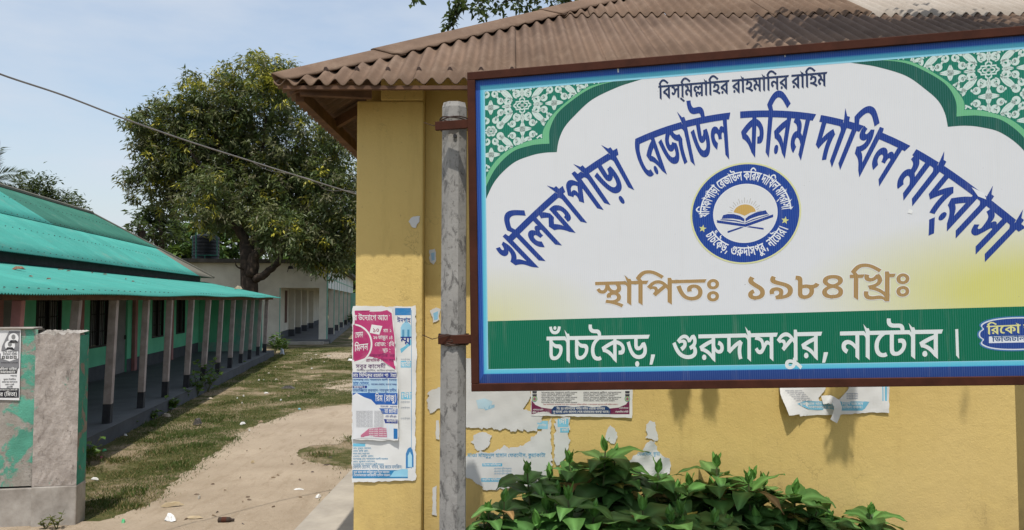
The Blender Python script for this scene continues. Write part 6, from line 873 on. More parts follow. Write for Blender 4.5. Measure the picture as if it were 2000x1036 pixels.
sbuild(g, "printer_badge")
# faded squares, dents and scratches of the print
g = MB()
for (q, c) in (([(1776, 408), (1783, 412), (1781, 418), (1772, 416)], (.84, .84, .82)), ([(1897, 366), (1922, 378), (1926, 390), (1910, 384), (1903, 374)], (.78, .79, .80)), ([(1205, 128), (1208, 128), (1209, 142), (1206, 142)], (.66, .74, .82)), ([(1531, 92), (1535, 92), (1534, 112), (1532, 112)], (.7, .78, .85))):
    vs, fs = poly_tris([spx(*p) for p in q]); g = MB(); g.add([sl(x, z, 11) for x, z in vs], fs, c); sbuild(g, "scuff_mark")
# ================================================================== POLE
pb = PY(884, 1036, 4.60); pt = PY(888, 203, 4.58); ax = (pt - pb) / (pt.z - pb.z)
base = pt + ax * (.28 - pt.z)
po = empty("concrete_pole", base, "mottled grey octagonal concrete pole holding the left edge of the signboard", "pole")
g = MB(); top = pt; g.tube([base, base + (top - base) * .5, top - ax * .03, top], [.084, .081, .0785, .070], 8); g.build("shaft", M['pole'], po)
def wrap(z, n, seed):
    rr = random.Random(seed); g = MB(); c = base + ax * (z - base.z); P = []
    for i in range(n * 16):
        a = 2 * math.pi * i / 16; P.append(c + Vector((.089 * math.cos(a), .089 * math.sin(a), .030 * math.sin(i * .23 + seed) + rr.uniform(-.004, .004))))
    g.tube(P, .0042, 5); e = P[-1]; g.tube([e, e + Vector((-.10, -.06, .01)), e + Vector((-.20, -.07, -.012)), e + Vector((-.26, -.05, .012))], .003, 4); g.build("tie_wire", M['wire'], po)
wrap(PY(888, 243, 4.58).z, 6, 1); wrap(PY(888, 663, 4.58).z, 7, 2)
g = MB(); c = PY(889, 266, 4.505); g.tube([c + Vector((0, -.006, 0)), c + Vector((0, .02, 0))], [.012, .012], 10); g.build("bolt_hole", M['black_paint'], po)
# ================================================================== POSTERS ON THE OCHRE WALL
def wplane(Y, lay=0., cr=None):
    def f(u, v, k=0.):
        p = PY(u, v, Y); d = cr(u, v) if cr else 0
        return (p.x, Y - lay - d - .0022 - k * .0004, p.z)
    return f
def crumple(seed, amp=.004, sc=22.):
    r = random.Random(seed); P = [(r.uniform(.5, 1.6) / sc, r.uniform(-1.2, 1.2) / sc, r.uniform(0, 6.3)) for _ in range(6)]
    return lambda u, v: amp * sum(math.sin(u * a + v * b + c) ** 2 for a, b, c in P) / 3
def sheet(name, label, cat, loop, Y, lay, cr, col=(.72, .72, .70), group=None, step=7, amp=1.2, seed=0, grid=6):
    lp_ = rough_loop(rough_loop(loop, step, amp, seed), 1.5, min(.75, amp * .3), seed + 50) if amp else rough_loop(loop, step, 0)
    vs, fs = poly_tris(lp_, grid); f = wplane(Y, lay, cr); P = [f(x, y) for x, y in vs]
    c = Vector(P[0]) ; c.y = Y; c.z = min(p[2] for p in P)
    g = MB().add(P, [q[::-1] for q in fs], col)
    o = g.build(name, M['paper'], loc=c, colors=True); return tag(o, label, cat, group), f
def tx(mb, key, u0, v0, w, h, f, col, k=2, slope=0., st='A'): text(mb, key, col, lambda x, y, q: f(u0 + w * x, v0 + slope * w * x + (1 - y) * h, k + q * .3), st)
def blk(mb, u0, v0, u1, v1, f, col, k=1, nx=6, ny=4):
    for i in range(nx):
        for j in range(ny):
            a, b = u0 + (u1 - u0) * i / nx, u0 + (u1 - u0) * (i + 1) / nx; c, d = v0 + (v1 - v0) * j / ny, v0 + (v1 - v0) * (j + 1) / ny
            mb.add([f(a, d, k), f(b, d, k), f(b, c, k), f(a, c, k)], [(0, 1, 2, 3)], col)
def pol(mb, pts, f, col, k=1, grid=6): vs, fs = poly_tris(pts, grid); mb.add([f(x, y, k) for x, y in vs], [q[::-1] for q in fs], col)
PB = (.03, .20, .46); LB_ = (.16, .50, .68); MAG = (.46, .045, .16); PN = (.02, .045, .24); PW = (.74, .74, .72)
cr = crumple(1, .005)
ps, f = sheet("poster", "tall white poster with pale blue print pasted lowest on the ochre corner column", "poster", [(689, 600), (812, 598), (814, 690), (811, 800), (813, 938), (688, 942)], 5.48, .002, cr)
g = MB()
blk(g, 772, 602, 803, 616, f, PB); tx(g, 'pagri', 776, 622, 26, 8, f, PN, 2)
pol(g, [(783, 660), (783, 640), (786, 634), (792, 628), (794, 618), (796, 628), (802, 634), (804, 640), (804, 660)], f, (.30, .58, .74)); pol(g, [(786, 658), (786, 644), (790, 644), (790, 658)], f, (.08, .30, .5), 2); pol(g, [(796, 658), (796, 644), (800, 644), (800, 658)], f, (.08, .30, .5), 2)
pol(g, [(782, 682), (803, 662), (803, 674), (784, 690)], f, LB_); tx(g, 'yy', 783, 658, 20, 15, f, PN, 3)
blk(g, 783, 705, 803, 718, f, LB_); tx(g, 'yari', 784, 708, 18, 8, f, PW, 2); blk(g, 784, 766, 804, 780, f, LB_); tx(g, 'adi', 785, 769, 18, 9, f, PW, 2)
for v in (701, 784, 795, 816): tx(g, 'em', 783, v, 18, 3, f, (.35, .38, .42), 1)
blk(g, 803.4, 606, 804.4, 915, f, (.10, .30, .5), 1, 1, 30)
blk(g, 690, 866, 714, 872, f, LB_)
for i, key in enumerate(('l4', 'l3', 'l1', 'l3', 'l2', 'l4', 'l2')): tx(g, key, 690, 874 + i * 5.2, (36, 30, 32, 40, 68, 44, 60)[i], 3, f, (.08, .28, .45), 1)
tx(g, 'bel', 690, 909, 96, 6, f, (.06, .20, .36), 1)
blk(g, 689, 918, 797, 934, f, (.03, .22, .45), 1, 10); tx(g, 'foot', 691, 920, 70, 4, f, PW, 2); tx(g, 'foot2', 691, 926, 72, 4, f, PW, 2)
pol(g, [(762, 931), (770, 920), (785, 916), (797, 916), (797, 931)], f, (.28, .58, .74), 2)
pol(g, [(793, 915), (793, 886), (797, 876), (802, 873), (806, 878), (808, 890), (808, 912)], f, PB, 2); pol(g, [(797, 912), (797, 890), (801, 882), (805, 890), (805, 912)], f, (.4, .66, .78), 3)
o = g.build("poster_print", M['paper'], None, colors=True, raw=False, loc=None); M4 = XF[ps.name]; o.parent = ps; o.matrix_parent_inverse = M4.inverted()
cr2b = crumple(2, .006)
cr2 = lambda u, v: cr2b(u, v) + .0008 * max(0, u - 760)
ps, f = sheet("poster", "magenta and blue event poster peeling along its right edge over the tall pale poster", "poster", [(690, 598), (752, 598), (766, 603), (771, 640), (775, 690), (779, 760), (779, 858), (752, 860), (689, 858)], 5.48, .014, cr2, grid=3)
g = MB()
vs_ = [(694, 607), (757, 606), (766, 612), (772, 660), (774, 722), (768, 718), (745, 702), (724, 696), (706, 702), (693, 706)]
pol(g, vs_, f, MAG)
for q in stroke2([(690 + 37 * math.cos(a), 672 + 38 * math.sin(a)) for a in np.linspace(-1.45, 1.42, 24)], 3.2): g.add([f(x, y, 2) for x, y in q], [(0, 1, 2, 3)], PW)
pol(g, [(691, 634), (706, 640), (718, 655), (722, 672), (716, 692), (702, 700), (691, 703)], f, (.40, .03, .13), 1.6)
tx(g, 'u1', 692, 616, 70, 9.5, f, PW); tx(g, 'sm', 692, 650, 18, 10, f, PW, 3, -.1); tx(g, 'mila', 694, 674, 26, 12, f, PW, 3, -.12)
pol(g, [(727, 634), (748, 637), (742, 654), (723, 650)], f, PW, 2); tx(g, 'ten', 729, 641, 13, 8, f, (.3, .03, .1), 3)
tx(g, 'mar', 750, 643, 16, 6, f, PW); tx(g, 'fal', 730, 656, 38, 6.5, f, PW); tx(g, 'roj', 733, 669, 38, 7, f, PW); tx(g, 'sth', 748, 681, 16, 7, f, PW)
tx(g, 'bam', 722, 692, 50, 5, f, (.25, .03, .12), 3); tx(g, 'pra', 716, 701, 55, 5, f, (.25, .03, .12), 3)
tx(g, 'sab', 696, 712, 58, 7, f, (.10, .03, .12)); tx(g, 'sin', 698, 722, 76, 3, f, (.2, .2, .25))
blk(g, 690, 727, 776, 738, f, PN, 1, 10); tx(g, 'sid', 691, 730, 84, 6, f, PW); blk(g, 690, 739, 777, 767, f, (.38, .56, .70), .6, 10)
tx(g, 'l2', 691, 740, 85, 3, f, PN); tx(g, 'dol', 691, 746, 32, 6, f, (.02, .10, .34)); tx(g, 'l1', 726, 749, 50, 3, f, PN); blk(g, 690, 753, 718, 758, f, PN); tx(g, 'kor', 692, 754, 22, 3.2, f, PW); tx(g, 'tofa', 690, 760, 86, 4.5, f, (.02, .08, .3))
blk(g, 690, 767, 778, 790, f, (.02, .11, .40), 1, 10); tx(g, 'raju', 734, 772, 42, 11, f, PW); blk(g, 740, 791, 778, 796, f, PW, .8); tx(g, 'l1', 744, 792, 33, 3, f, PN)
blk(g, 735, 797, 778, 808, f, (.02, .11, .40), 1, 8); tx(g, 'rab', 752, 799, 24, 7, f, PW); tx(g, 'l3', 754, 811, 22, 3.5, f, PN); blk(g, 748, 818, 778, 826, f, PN, 1, 8); tx(g, 'mad', 756, 819, 20, 5, f, PW)
blk(g, 755, 828, 770, 856, f, (.66, .72, .78)); blk(g, 770, 836, 778, 856, f, (.02, .16, .42)); blk(g, 690, 836, 700, 856, f, PN)
pol(g, [(690, 772), (698, 767), (712, 775), (726, 780), (737, 792), (744, 800), (750, 815), (756, 835), (757, 857), (690, 857)], f, (.70, .71, .72), 4)
for i in range(13):
    for u0, w in ((697, 32), (732, 18)): tx(g, ('l2', 'em', 'l1')[i % 3], u0, 802 + i * 2.5, w, 1.6, f, (.38, .38, .4), 6)
pol(g, [(706, 849), (722, 836), (745, 834), (756, 836), (757, 853), (706, 853)], f, (.52, .16, .26), 6)
for i in range(4): tx(g, 'l1', 722, 836.5 + i * 4.2, 34, 2.4, f, PW, 7)
o = g.build("poster_print", M['paper'], None, colors=True, raw=False); o.parent = ps; o.matrix_parent_inverse = XF[ps.name].inverted()
# paste-up under the sign
MAR = (.16, .02, .07)
ps, f = sheet("poster", "white notice with maroon and navy footer half hidden by the sign's lower edge", "poster", [(1036, 690), (1236, 690), (1234, 816), (1150, 814), (1037, 812)], 5.6, .004, crumple(3, .003), amp=.7)
g = MB()
for i in range(7):
    tx(g, ('l2', 'em', 'bel')[i % 3], 1057, 765.5 + i * 3.3, 70 - 5 * (i % 3), 1.9, f, (.08, .08, .1)); 
    if i < 6: tx(g, ('em', 'l2', 'bel')[i % 3], 1139, 765.5 + i * 3.3, 74 - 6 * (i % 3), 1.9, f, (.08, .08, .1))
tx(g, 'jul', 1061, 789, 146, 1.9, f, (.40, .12, .14))
pol(g, [(1038, 782), (1046, 791), (1058, 796), (1072, 798), (1080, 799), (1080, 809), (1038, 809)], f, MAR); pol(g, [(1229, 781), (1222, 790), (1208, 796), (1190, 798), (1190, 809), (1229, 809)], f, MAR)
pol(g, [(1077, 808.5), (1077, 800), (1082, 794), (1088, 793), (1184, 793), (1189, 796), (1192, 801), (1192, 808.5)], f, (.015, .05, .15), 2)
tx(g, 'not1', 1087, 796, 94, 4, f, PW, 3); tx(g, 'not2', 1080, 802.3, 110, 4, f, PW, 3); tx(g, 'sal', 1041, 799, 20, 2.6, f, PW, 3); tx(g, 'sal2', 1040, 804.5, 34, 2.6, f, PW, 3); tx(g, 'kom', 1201, 803, 26, 2.8, f, PW, 3); tx(g, 'pra', 1209, 796, 18, 2.4, f, PW, 3)
for s_, uu in ((1, 1044), (-1, 1225)):
    for k, (r, c) in enumerate(((5.5, (.10, .32, .36)), (4.2, (.60, .50, .12)), (3, (.08, .25, .33)), (1.6, (.5, .08, .06)))): pol(g, [(uu + r * math.cos(a), 779 + r * 1.1 * math.sin(a)) for a in np.linspace(0, 6.28, 16, endpoint=False)], f, c, 2 + k, None)
    for v in (766, 772): pol(g, [(uu - 4.5, v - 2.2), (uu + 4.5, v - 2.2), (uu + 4, v + 2.4), (uu - 4, v + 2.4)], f, (.05, .05, .06), 2, None)
o = g.build("poster_print", M['paper'], None, colors=True); o.parent = ps; o.matrix_parent_inverse = XF[ps.name].inverted()
# torn remains
GRP = "torn paper remains on the ochre wall"
def torn(label, loop, lay, seed, extra=None, amp=3.4, cmp_=.0025, col=(.62, .62, .60), Y=5.6, grp=GRP):
    ps, f = sheet("torn_poster", label, "torn paper", loop, Y, lay, crumple(seed, cmp_, 14), col, grp, 6, amp, seed)
    if extra:
        g = MB(); extra(g, f); o = g.build("poster_print", M['paper'], None, colors=True); o.parent = ps; o.matrix_parent_inverse = XF[ps.name].inverted()
    return ps
torn("ragged white sheet with faint blue smears directly right of the pole below the sign", [(905, 700), (1040, 700), (1038, 770), (1024, 800), (1062, 812), (1050, 842), (1000, 840), (960, 836), (915, 838), (905, 834)], .002, 11, lambda g, f: (pol(g, [(930, 782), (946, 778), (962, 784), (958, 800), (934, 798)], f, (.45, .62, .70)), pol(g, [(945, 795), (966, 790), (966, 796), (948, 802)], f, (.3, .5, .62))))
torn("torn sheet with a blue bold line of names under the ragged white sheet", [(905, 895), (940, 880), (965, 884), (985, 872), (1010, 876), (1035, 862), (1040, 850), (1062, 838), (1078, 816), (1078, 940), (1060, 952), (1000, 950), (950, 958), (935, 945), (905, 930)], .001, 12,
     lambda g, f: (tx(g, 'mahm', 913, 886, 152, 6.5, f, (.10, .33, .50)), blk(g, 942, 905, 981, 911, f, (.12, .42, .60)), tx(g, 'bish', 944, 906.4, 34, 3, f, PW), blk(g, 940, 934, 981, 941, f, (.12, .42, .60)), tx(g, 'son', 942, 935.4, 36, 3.4, f, PW), [tx(g, 'em', 965, 914 + 5 * i, 34, 2.6, f, (.25, .4, .52)) for i in range(3)], blk(g, 1049, 822, 1070, 838, f, (.25, .55, .70)), tx(g, 'bish', 1050, 829, 17, 4, f, PW)))
torn("narrow torn strip with two blue headings right of the torn sheet of names", [(1084, 818), (1112, 817), (1112, 858), (1108, 868), (1104, 895), (1096, 906), (1084, 908)], .002, 13, lambda g, f: (blk(g, 1089, 818, 1110, 834, f, (.2, .52, .68)), tx(g, 'adi', 1092, 820, 14, 8, f, PW), blk(g, 1094, 836, 1111, 845, f, (.16, .48, .64)), tx(g, 'rab', 1097, 838, 12, 4, f, PW)))
torn("roundish white scrap between the two torn sheets beside the pole", [(921, 862), (930, 846), (945, 842), (958, 852), (957, 868), (946, 878), (936, 882), (924, 874)], .001, 14)
torn("small white scrap alone on the wall just above the tallest shrub leaf", [(1181, 848), (1188, 834), (1198, 836), (1206, 848), (1204, 862), (1192, 868), (1183, 858)], .001, 15)
torn("white strip torn in two above the torn flap with blue writing", [(1263, 830), (1270, 822), (1280, 824), (1284, 840), (1283, 858), (1264, 856)], .001, 16)
torn("drooping torn flap with blue writing among the shrub tops", [(1262, 862), (1280, 860), (1282, 880), (1300, 890), (1308, 905), (1306, 925), (1280, 930), (1240, 920), (1228, 902), (1238, 888), (1256, 884)], .004, 17, lambda g, f: tx(g, 'ferd', 1244, 883, 44, 6, f, (.10, .33, .50), 2), cmp_=.012)
torn("crumpled white scrap left of the pole with two fold lines", [(836, 768), (856, 757), (868, 760), (866, 790), (856, 800), (842, 806), (835, 796)], .001, 18)
torn("slim white scrap lowest at the left of the pole", [(845, 952), (853, 948), (853, 1008), (844, 1004)], .001, 19, amp=1.2)
torn("white and blue scrap left of the pole just under the eave shadow", [(838, 488), (850, 486), (852, 508), (848, 518), (839, 512)], .001, 20, lambda g, f: pol(g, [(842, 495), (849, 493), (849, 508), (843, 510)], f, (.30, .48, .62), 1, None), amp=1.2)
torn("small blue-stained scrap left of the pole above the lower bracket", [(841, 606), (853, 600), (860, 604), (858, 626), (846, 632)], .001, 21, lambda g, f: pol(g, [(846, 612), (856, 608), (855, 624), (848, 626)], f, (.25, .5, .66), 1, None), amp=1.4)
torn("slim white scrap beside the pole below the crumpled one", [(851, 822), (858, 820), (858, 858), (851, 858)], .001, 22, amp=.8)
torn("small white scrap alone in the shadow high on the corner column", [(797, 432), (806, 424), (821, 423), (820, 434), (812, 446), (805, 444)], .001, 23, Y=5.48, amp=1.3)
# half torn poster with the hanging strip
cq = crumple(30, .004, 16)
cr3 = lambda u, v: cq(u, v) + .00006 * max(0, 1575 - u) * max(0, v - 745) * .35
ps, f = sheet("torn_poster", "half torn pale poster with blue footer and a hanging strip at the sign's lower edge", "torn paper", [(1522, 700), (1612, 700), (1612, 760), (1598, 777), (1600, 783), (1618, 782), (1636, 782), (1656, 760), (1662, 700), (1736, 700), (1735, 806), (1690, 806), (1640, 810), (1560, 812), (1558, 808), (1536, 810), (1526, 786), (1520, 768)], 5.6, .004, cr3, amp=.8, group=GRP)
g = MB()
pol(g, [(1554, 788), (1570, 783), (1600, 784), (1636, 784), (1690, 784), (1697, 785), (1688, 798), (1682, 802), (1640, 802), (1580, 800)], f, (.16, .44, .60)); tx(g, 'foot', 1560, 786.5, 124, 4.5, f, PW); tx(g, 'foot2', 1575, 793, 108, 4.5, f, PW)
for i in range(6): tx(g, ('l1', 'em', 'l3')[i % 3], 1531 + 4 * i, 762 + 3.8 * i, 34, 2.4, f, (.35, .36, .4)); 
for i in range(3): tx(g, 'em', 1652, 768 + 4.5 * i, 22, 2.4, f, (.25, .3, .4))
blk(g, 1722, 745, 1724, 783, f, LB_, 1, 1, 6); blk(g, 1727, 745, 1731, 783, f, LB_, 1, 1, 6)
o = g.build("poster_print", M['paper'], None, colors=True); o.parent = ps; o.matrix_parent_inverse = XF[ps.name].inverted()
g = MB(); P = []; SPX = [(1604, 781, .010), (1616, 779, .028), (1627, 783, .042), (1631, 793, .048), (1630, 803, .046), (1627, 812, .044), (1622, 821, .05)]
for i in range(13):
    t = i / 12 * 6; j = min(5, int(t)); f_ = t - j; a_, b_ = SPX[j], SPX[j + 1]; uu, v, dp = (a_[k] + (b_[k] - a_[k]) * f_ for k in range(3)); dx, dy = b_[0] - a_[0], b_[1] - a_[1]; L_ = math.hypot(dx, dy)
    for w_ in (-8, 8): p = PY(uu - dy / L_ * w_, v + dx / L_ * w_, 5.6); P.append((p.x, 5.6 - dp - (.010 if w_ > 0 else 0), p.z))
g.add(P, [(2 * i, 2 * i + 1, 2 * i + 3, 2 * i + 2) for i in range(12)], (.72, .72, .70)); o = g.build("hanging_strip", M['paper'], None, colors=True, smooth=True); o.parent = ps; o.matrix_parent_inverse = XF[ps.name].inverted()
# ================================================================== BROAD-LEAVED SHRUBS
def big_leaf(mb, base, d, L, W_, droop, roll, col, rr):
    d = d.normalized(); side = d.cross(Vector((0, 0, 1)))
    side = side.normalized() if side.length > .05 else Vector((1, 0, 0))
    side = (Matrix.Rotation(roll, 3, d) @ side); n = 9; p = base.copy(); rows = []; cols = []; ph = rr.uniform(0, 6)
    for i in range(n + 1):
        t = i / n; w = W_ * (math.sin(math.pi * min(1, t * 1.02) ** .82) ** .9) * (1 - .25 * t) + .0015
        if t < .07: w = .004
        up = side.cross(d).normalized(); fold = .16 - .12 * t
        r = []; c = []
        for q in (-1, -.55, 0, .55, 1):
            wav = .09 * W_ * math.sin(t * 15 + ph + q) * abs(q); r.append(p + side * (q * w) + up * (abs(q) * w * fold + wav))
            k = 1.0 - .10 * (i % 2) * (abs(q) == .55); c.append(tuple(x * k for x in col) if q else tuple(min(1, x * 1.7 + .015) for x in col))
        rows.append(r); cols.append(c)
        p = p + d * (L / n); d = (d + Vector((0, 0, -droop / n))).normalized(); side = (side - d * side.dot(d)).normalized()
    b = len(mb.v); mb.v += [tuple(v) for r in rows for v in r]
    for i in range(n):
        for j in range(4):
            mb.f.append((b + i * 5 + j, b + i * 5 + j + 1, b + i * 5 + 6 + j, b + i * 5 + 5 + j)); mb.c.append([cols[i][j], cols[i][j + 1], cols[i + 1][j + 1], cols[i + 1][j]]); mb.m.append(0)
GREENS = [(.05, .125, .026), (.062, .15, .034), (.075, .175, .04), (.042, .105, .024), (.085, .165, .045)]
def shrub(u, v, Y, seed, label, LM=.21, nb=4, spread=.20):
    rr = random.Random(seed); tip = PY(u, v, Y); base = Vector((tip.x + rr.uniform(-.05, .05), Y + rr.uniform(-.05, .05), .30))
    root = empty("shrub", base, label, "shrub", "broad-leaved shrubs along the ochre wall")
    lf = MB(); sm = MB(); H = tip.z - .06 - base.z
    tips = [(tip - Vector((0, 0, .07)), 1.)]
    for k in range(nb - 1):
        a = rr.uniform(0, 6.28) if k else rr.choice((0., math.pi)); tips.append((base + Vector((math.cos(a) * spread * rr.uniform(.7, 1.3), math.sin(a) * spread * .8, H * rr.uniform(.72, .93))), .92))
    for T_, sc in tips:
        mid = base.lerp(T_, .5) + Vector((rr.uniform(-.03, .03), rr.uniform(-.03, .03), 0))
        sm.tube([base, mid, T_], [.012, .009, .005], 7)
        nodes = 9; off = rr.uniform(0, 6)
        for i in range(nodes):
            f = .30 + .70 * i / (nodes - 1); c = (base.lerp(mid, f * 2) if f < .5 else mid.lerp(T_, f * 2 - 1)); m = 5 if i < nodes - 1 else 2
            if i == nodes - 1:
                for k in range(3):
                    a = off + k * 2.1; big_leaf(lf, c, Vector((math.cos(a) * .28, math.sin(a) * .28, 1)), LM * rr.uniform(.28, .40), .030, .25, rr.uniform(-.4, .4), (.10, .24, .045), rr)
                continue
            for k in range(m):
                a = off + i * 1.1 + k * 2 * math.pi / m + rr.uniform(-.3, .3); top_ = f > .82
                el_ = (.75 if top_ else .35) + rr.uniform(-.2, .2); L = LM * rr.uniform(.7, 1.35) * (.85 if top_ else 1.0) * sc
                cc = rr.choice(GREENS) if rr.random() > .05 else rr.choice(((.30, .26, .05), (.22, .13, .05))); kk = rr.uniform(.8, 1.2) * (1.12 if top_ else 1)
                big_leaf(lf, c, Vector((math.cos(a), math.sin(a), el_)), L, L * rr.uniform(.23, .31), rr.uniform(.9, 1.9), rr.uniform(-.3, .3), tuple(x * kk for x in cc), rr)
    lf.build("foliage", M['bush_leaf'], root, smooth=True, colors=True); sm.build("stem", M['stem'], root)
shrub(1182, 862, 5.34, 1, "tallest broad-leaved shrub with its tip standing under the maroon-footed notice", .33)
shrub(1030, 905, 5.20, 2, "broad-leaved shrub with an upright tip in front of the torn sheet of blue names", .30)
shrub(985, 958, 4.80, 3, "low broad-leaved shrub next to the foot of the concrete pole", .22, 3, .08)
shrub(1285, 905, 5.36, 4, "broad-leaved shrub hiding the lower edge of the drooping torn flap", .32)
shrub(1400, 893, 5.34, 5, "broad-leaved shrub with arching leaves right of the drooping torn flap", .30)
shrub(1462, 925, 5.20, 6, "broad-leaved shrub between the arching shrub and the slender one", .30)
shrub(1553, 945, 5.28, 7, "slender broad-leaved shrub with a spear tip under the half torn poster", .29)
shrub(1700, 985, 5.32, 8, "lowest shrub at the right end of the row, few cupped leaves showing", .27, 3, .13)
shrub(1110, 955, 4.80, 9, "front shrub with big dull leaves below the tallest shrub", .33)
shrub(1255, 975, 4.78, 10, "front shrub with big dull leaves in the middle of the row", .33)
shrub(1395, 1000, 4.80, 11, "front shrub low before the arching shrub", .32)
shrub(1620, 1000, 5.20, 12, "low shrub between the slender shrub and the lowest one", .26, 3, .12)
shrub(1150, 1000, 4.95, 14, "leafy shrub filling the gap just below the tallest shrub", .31)
shrub(1330, 985, 4.95, 15, "leafy shrub filling the gap left of the arching shrub", .30)
shrub(1050, 1010, 4.70, 13, "front shrub with big dull leaves close beside the pole", .32)
# ================================================================== GATE WALL
def gl(x, y, z): return lb(x, -y, z)
gp = PZ(147, 1028); gt, gb = gp.dot(AX), -gp.dot(RT)
gw = empty("boundary_wall", lb(gt, gb + .25, 0), "broken boundary wall with peeling green paint ending in a stripped plaster pillar", "wall")
zt = PY(110, 652, gp.y).z; pw = .425
def rough_block(t0, t1, b0, b1, z0, z1, jag, seed, nx=14, nz=30, bulge=.008):
    """block with a front face towards -t; broken top"""
    rr = random.Random(seed); g = MB(); top = [rr.uniform(-jag, jag) for _ in range(nx + 1)]
    def surf(f):
        L = []
        for i in range(nx + 1):
            for j in range(nz + 1): L.append(f(i / nx, j / nz, top[i]))
        g.add(L, [(i * (nz + 1) + j, (i + 1) * (nz + 1) + j, (i + 1) * (nz + 1) + j + 1, i * (nz + 1) + j + 1) for i in range(nx) for j in range(nz)])
    def Z(v, tp): return z0 + (z1 + tp - z0) * v
    def nz_(): return rr.uniform(-bulge, bulge)
    surf(lambda x, v, tp: lb(t0 + nz_(), b0 + (b1 - b0) * x, Z(v, tp)))
    fr = g; return g, top
g, _ = rough_block(gt, gt + .25, gb + pw, gb, .42, zt, .018, 3, bulge=.003)
g.quad(lb(gt, gb, .42), lb(gt + .25, gb, .42), lb(gt + .25, gb, zt - .02), lb(gt, gb, zt - .02), None, 1)
for i in range(14):
    a, b = gb + pw * (1 - i / 14), gb + pw * (1 - (i + 1) / 14); h1 = _[i]; h2 = _[i + 1]
    g.quad(lb(gt, a, zt + h1), lb(gt, b, zt + h2), lb(gt + .25, b, zt + .02), lb(gt + .25, a, zt + .03), None, 2)
g.quad(lb(gt + .25, gb, .42), lb(gt + .25, gb + pw, .42), lb(gt + .25, gb + pw, zt), lb(gt + .25, gb, zt), None, 1)
g.build("pillar", [M['gate_pillar'], M['gate_side'], M['gate_base']], gw)
g = MB(); rr = random.Random(5)
for i in range(16):      # broken mortar lumps on the pillar head
    c = lb(gt + rr.uniform(.05, .2), gb + rr.uniform(.03, pw - .03), zt + .0); r = rr.uniform(.03, .065)
    vs_ = [c + Vector((r * math.cos(a) * rr.uniform(.7, 1.3), r * math.sin(a) * rr.uniform(.7, 1.3), -.02)) for a in np.linspace(0, 6.28, 7, endpoint=False)] + [c + Vector((r * .5 * math.cos(a), r * .5 * math.sin(a), r * rr.uniform(.3, .7))) for a in np.linspace(0, 6.28, 7, endpoint=False)]
    g.add(vs_, [(k, (k + 1) % 7, (k + 1) % 7 + 7, k + 7) for k in range(7)] + [tuple(range(7, 14))])
g.build("mortar_rubble", M['gate_base'], gw)
g = MB(); g.box(gt - .006, gt + .256, gb - .004, gb + pw + .003, -.1, .418, fr=lambda x, y, z: lb(x, y, z)); g.build("pillar_footing", M['gate_base'], gw, bevel=.012)
g, _ = rough_block(gt + .05, gt + .2, gb + 3.2, gb + pw + .001, .42, zt + .045, .006, 4, 40, 20, .0015)
g.quad(lb(gt + .05, gb + 3.2, zt + .045), lb(gt + .05, gb + pw, zt + .045), lb(gt + .2, gb + pw, zt + .045), lb(gt + .2, gb + 3.2, zt + .045), None, 1)
g.quad(lb(gt + .2, gb + pw, .0), lb(gt + .2, gb + 3.2, .0), lb(gt + .2, gb + 3.2, zt + .045), lb(gt + .2, gb + pw, zt + .045), None, 1)
g.build("wall_panel", [M['gate_wall'], M['gate_base']], gw)
g = MB(); g.box(gt + .035, gt + .22, gb + pw + .006, gb + 3.2, -.1, .40, fr=lambda x, y, z: lb(x, y, z)); g.build("wall_footing", M['gate_base'], gw, bevel=.01)
g = MB(); g.box(gt + .02, gt + .23, gb + pw + .03, gb + 3.2, zt + .048, zt + .066, fr=lambda x, y, z: lb(x, y, z)); g.build("coping", M['gate_base'], gw, bevel=.006)
# election poster on the wall
def gwf(lay):
    O = lb(gt + .05, 0, 0); n = AX
    def f(u, v, k=0.):
        d = ray(u, v); t = (O - CAMP).dot(n) / d.dot(n); p = CAMP + d * t - AX * (lay + k * .0005); return tuple(p)
    return f
f = gwf(.012)
ps = MB(); vs, fs = poly_tris([(-40, 641), (42, 644), (39, 782), (-40, 780)], 12); P = [f(x, y) for x, y in vs]; c0 = Vector(P[0]); c0.z = min(p[2] for p in P)
ps.add(P, [q[::-1] for q in fs], (.70, .70, .70)); po_ = tag(ps.build("election_poster", M['paper'], loc=c0, colors=True), "black and white election poster pasted on the peeling green wall", "poster")
K = (.02, .02, .025); g = MB()
pol(g, [(19, 647), (40, 647), (38.5, 720), (-30, 720), (-30, 712), (3, 690), (5, 676)], f, (.20, .20, .21), 1, None)
pol(g, [(-30, 660), (8, 650), (16, 648), (2, 676), (-30, 690)], f, (.7, .7, .7), 1, None)
for (cx, cy) in ((27.5, 661), (20.5, 675)):
    pol(g, [(cx + 10 * math.cos(a), cy + 10 * math.sin(a)) for a in np.linspace(0, 6.28, 24, endpoint=False)], f, (.75, .75, .75), 2, None)
    pol(g, [(cx + 4 * math.cos(a), cy - 2.5 + 5 * math.sin(a)) for a in np.linspace(0, 6.28, 18, endpoint=False)], f, (.22, .22, .22), 3, None)
    pol(g, [(cx - 9, cy + 8), (cx - 5, cy + 3.5), (cx + 5, cy + 3.5), (cx + 9, cy + 8), (cx, cy + 10)], f, K, 3.5, None)
pol(g, [(20, 683), (37, 687), (37, 700), (20, 706), (3, 700), (3, 687)], f, (.74, .74, .74), 4, None)
tx(g, 'gur', 6, 685, 28, 4.2, f, K, 5); tx(g, 'upo', 7, 690.5, 28, 4.2, f, K, 5)
for i in range(4): blk(g, 5 + 7.6 * i, 695.5, 11 + 7.6 * i, 701, f, K, 5, 1, 1); tx(g, ('n1', 'pod', 'n1', 'pod')[i], 6.3 + 7.6 * i, 697, 3.6, 3, f, PW, 6)
tx(g, 'thak', 3, 708, 33, 2, f, K, 2)
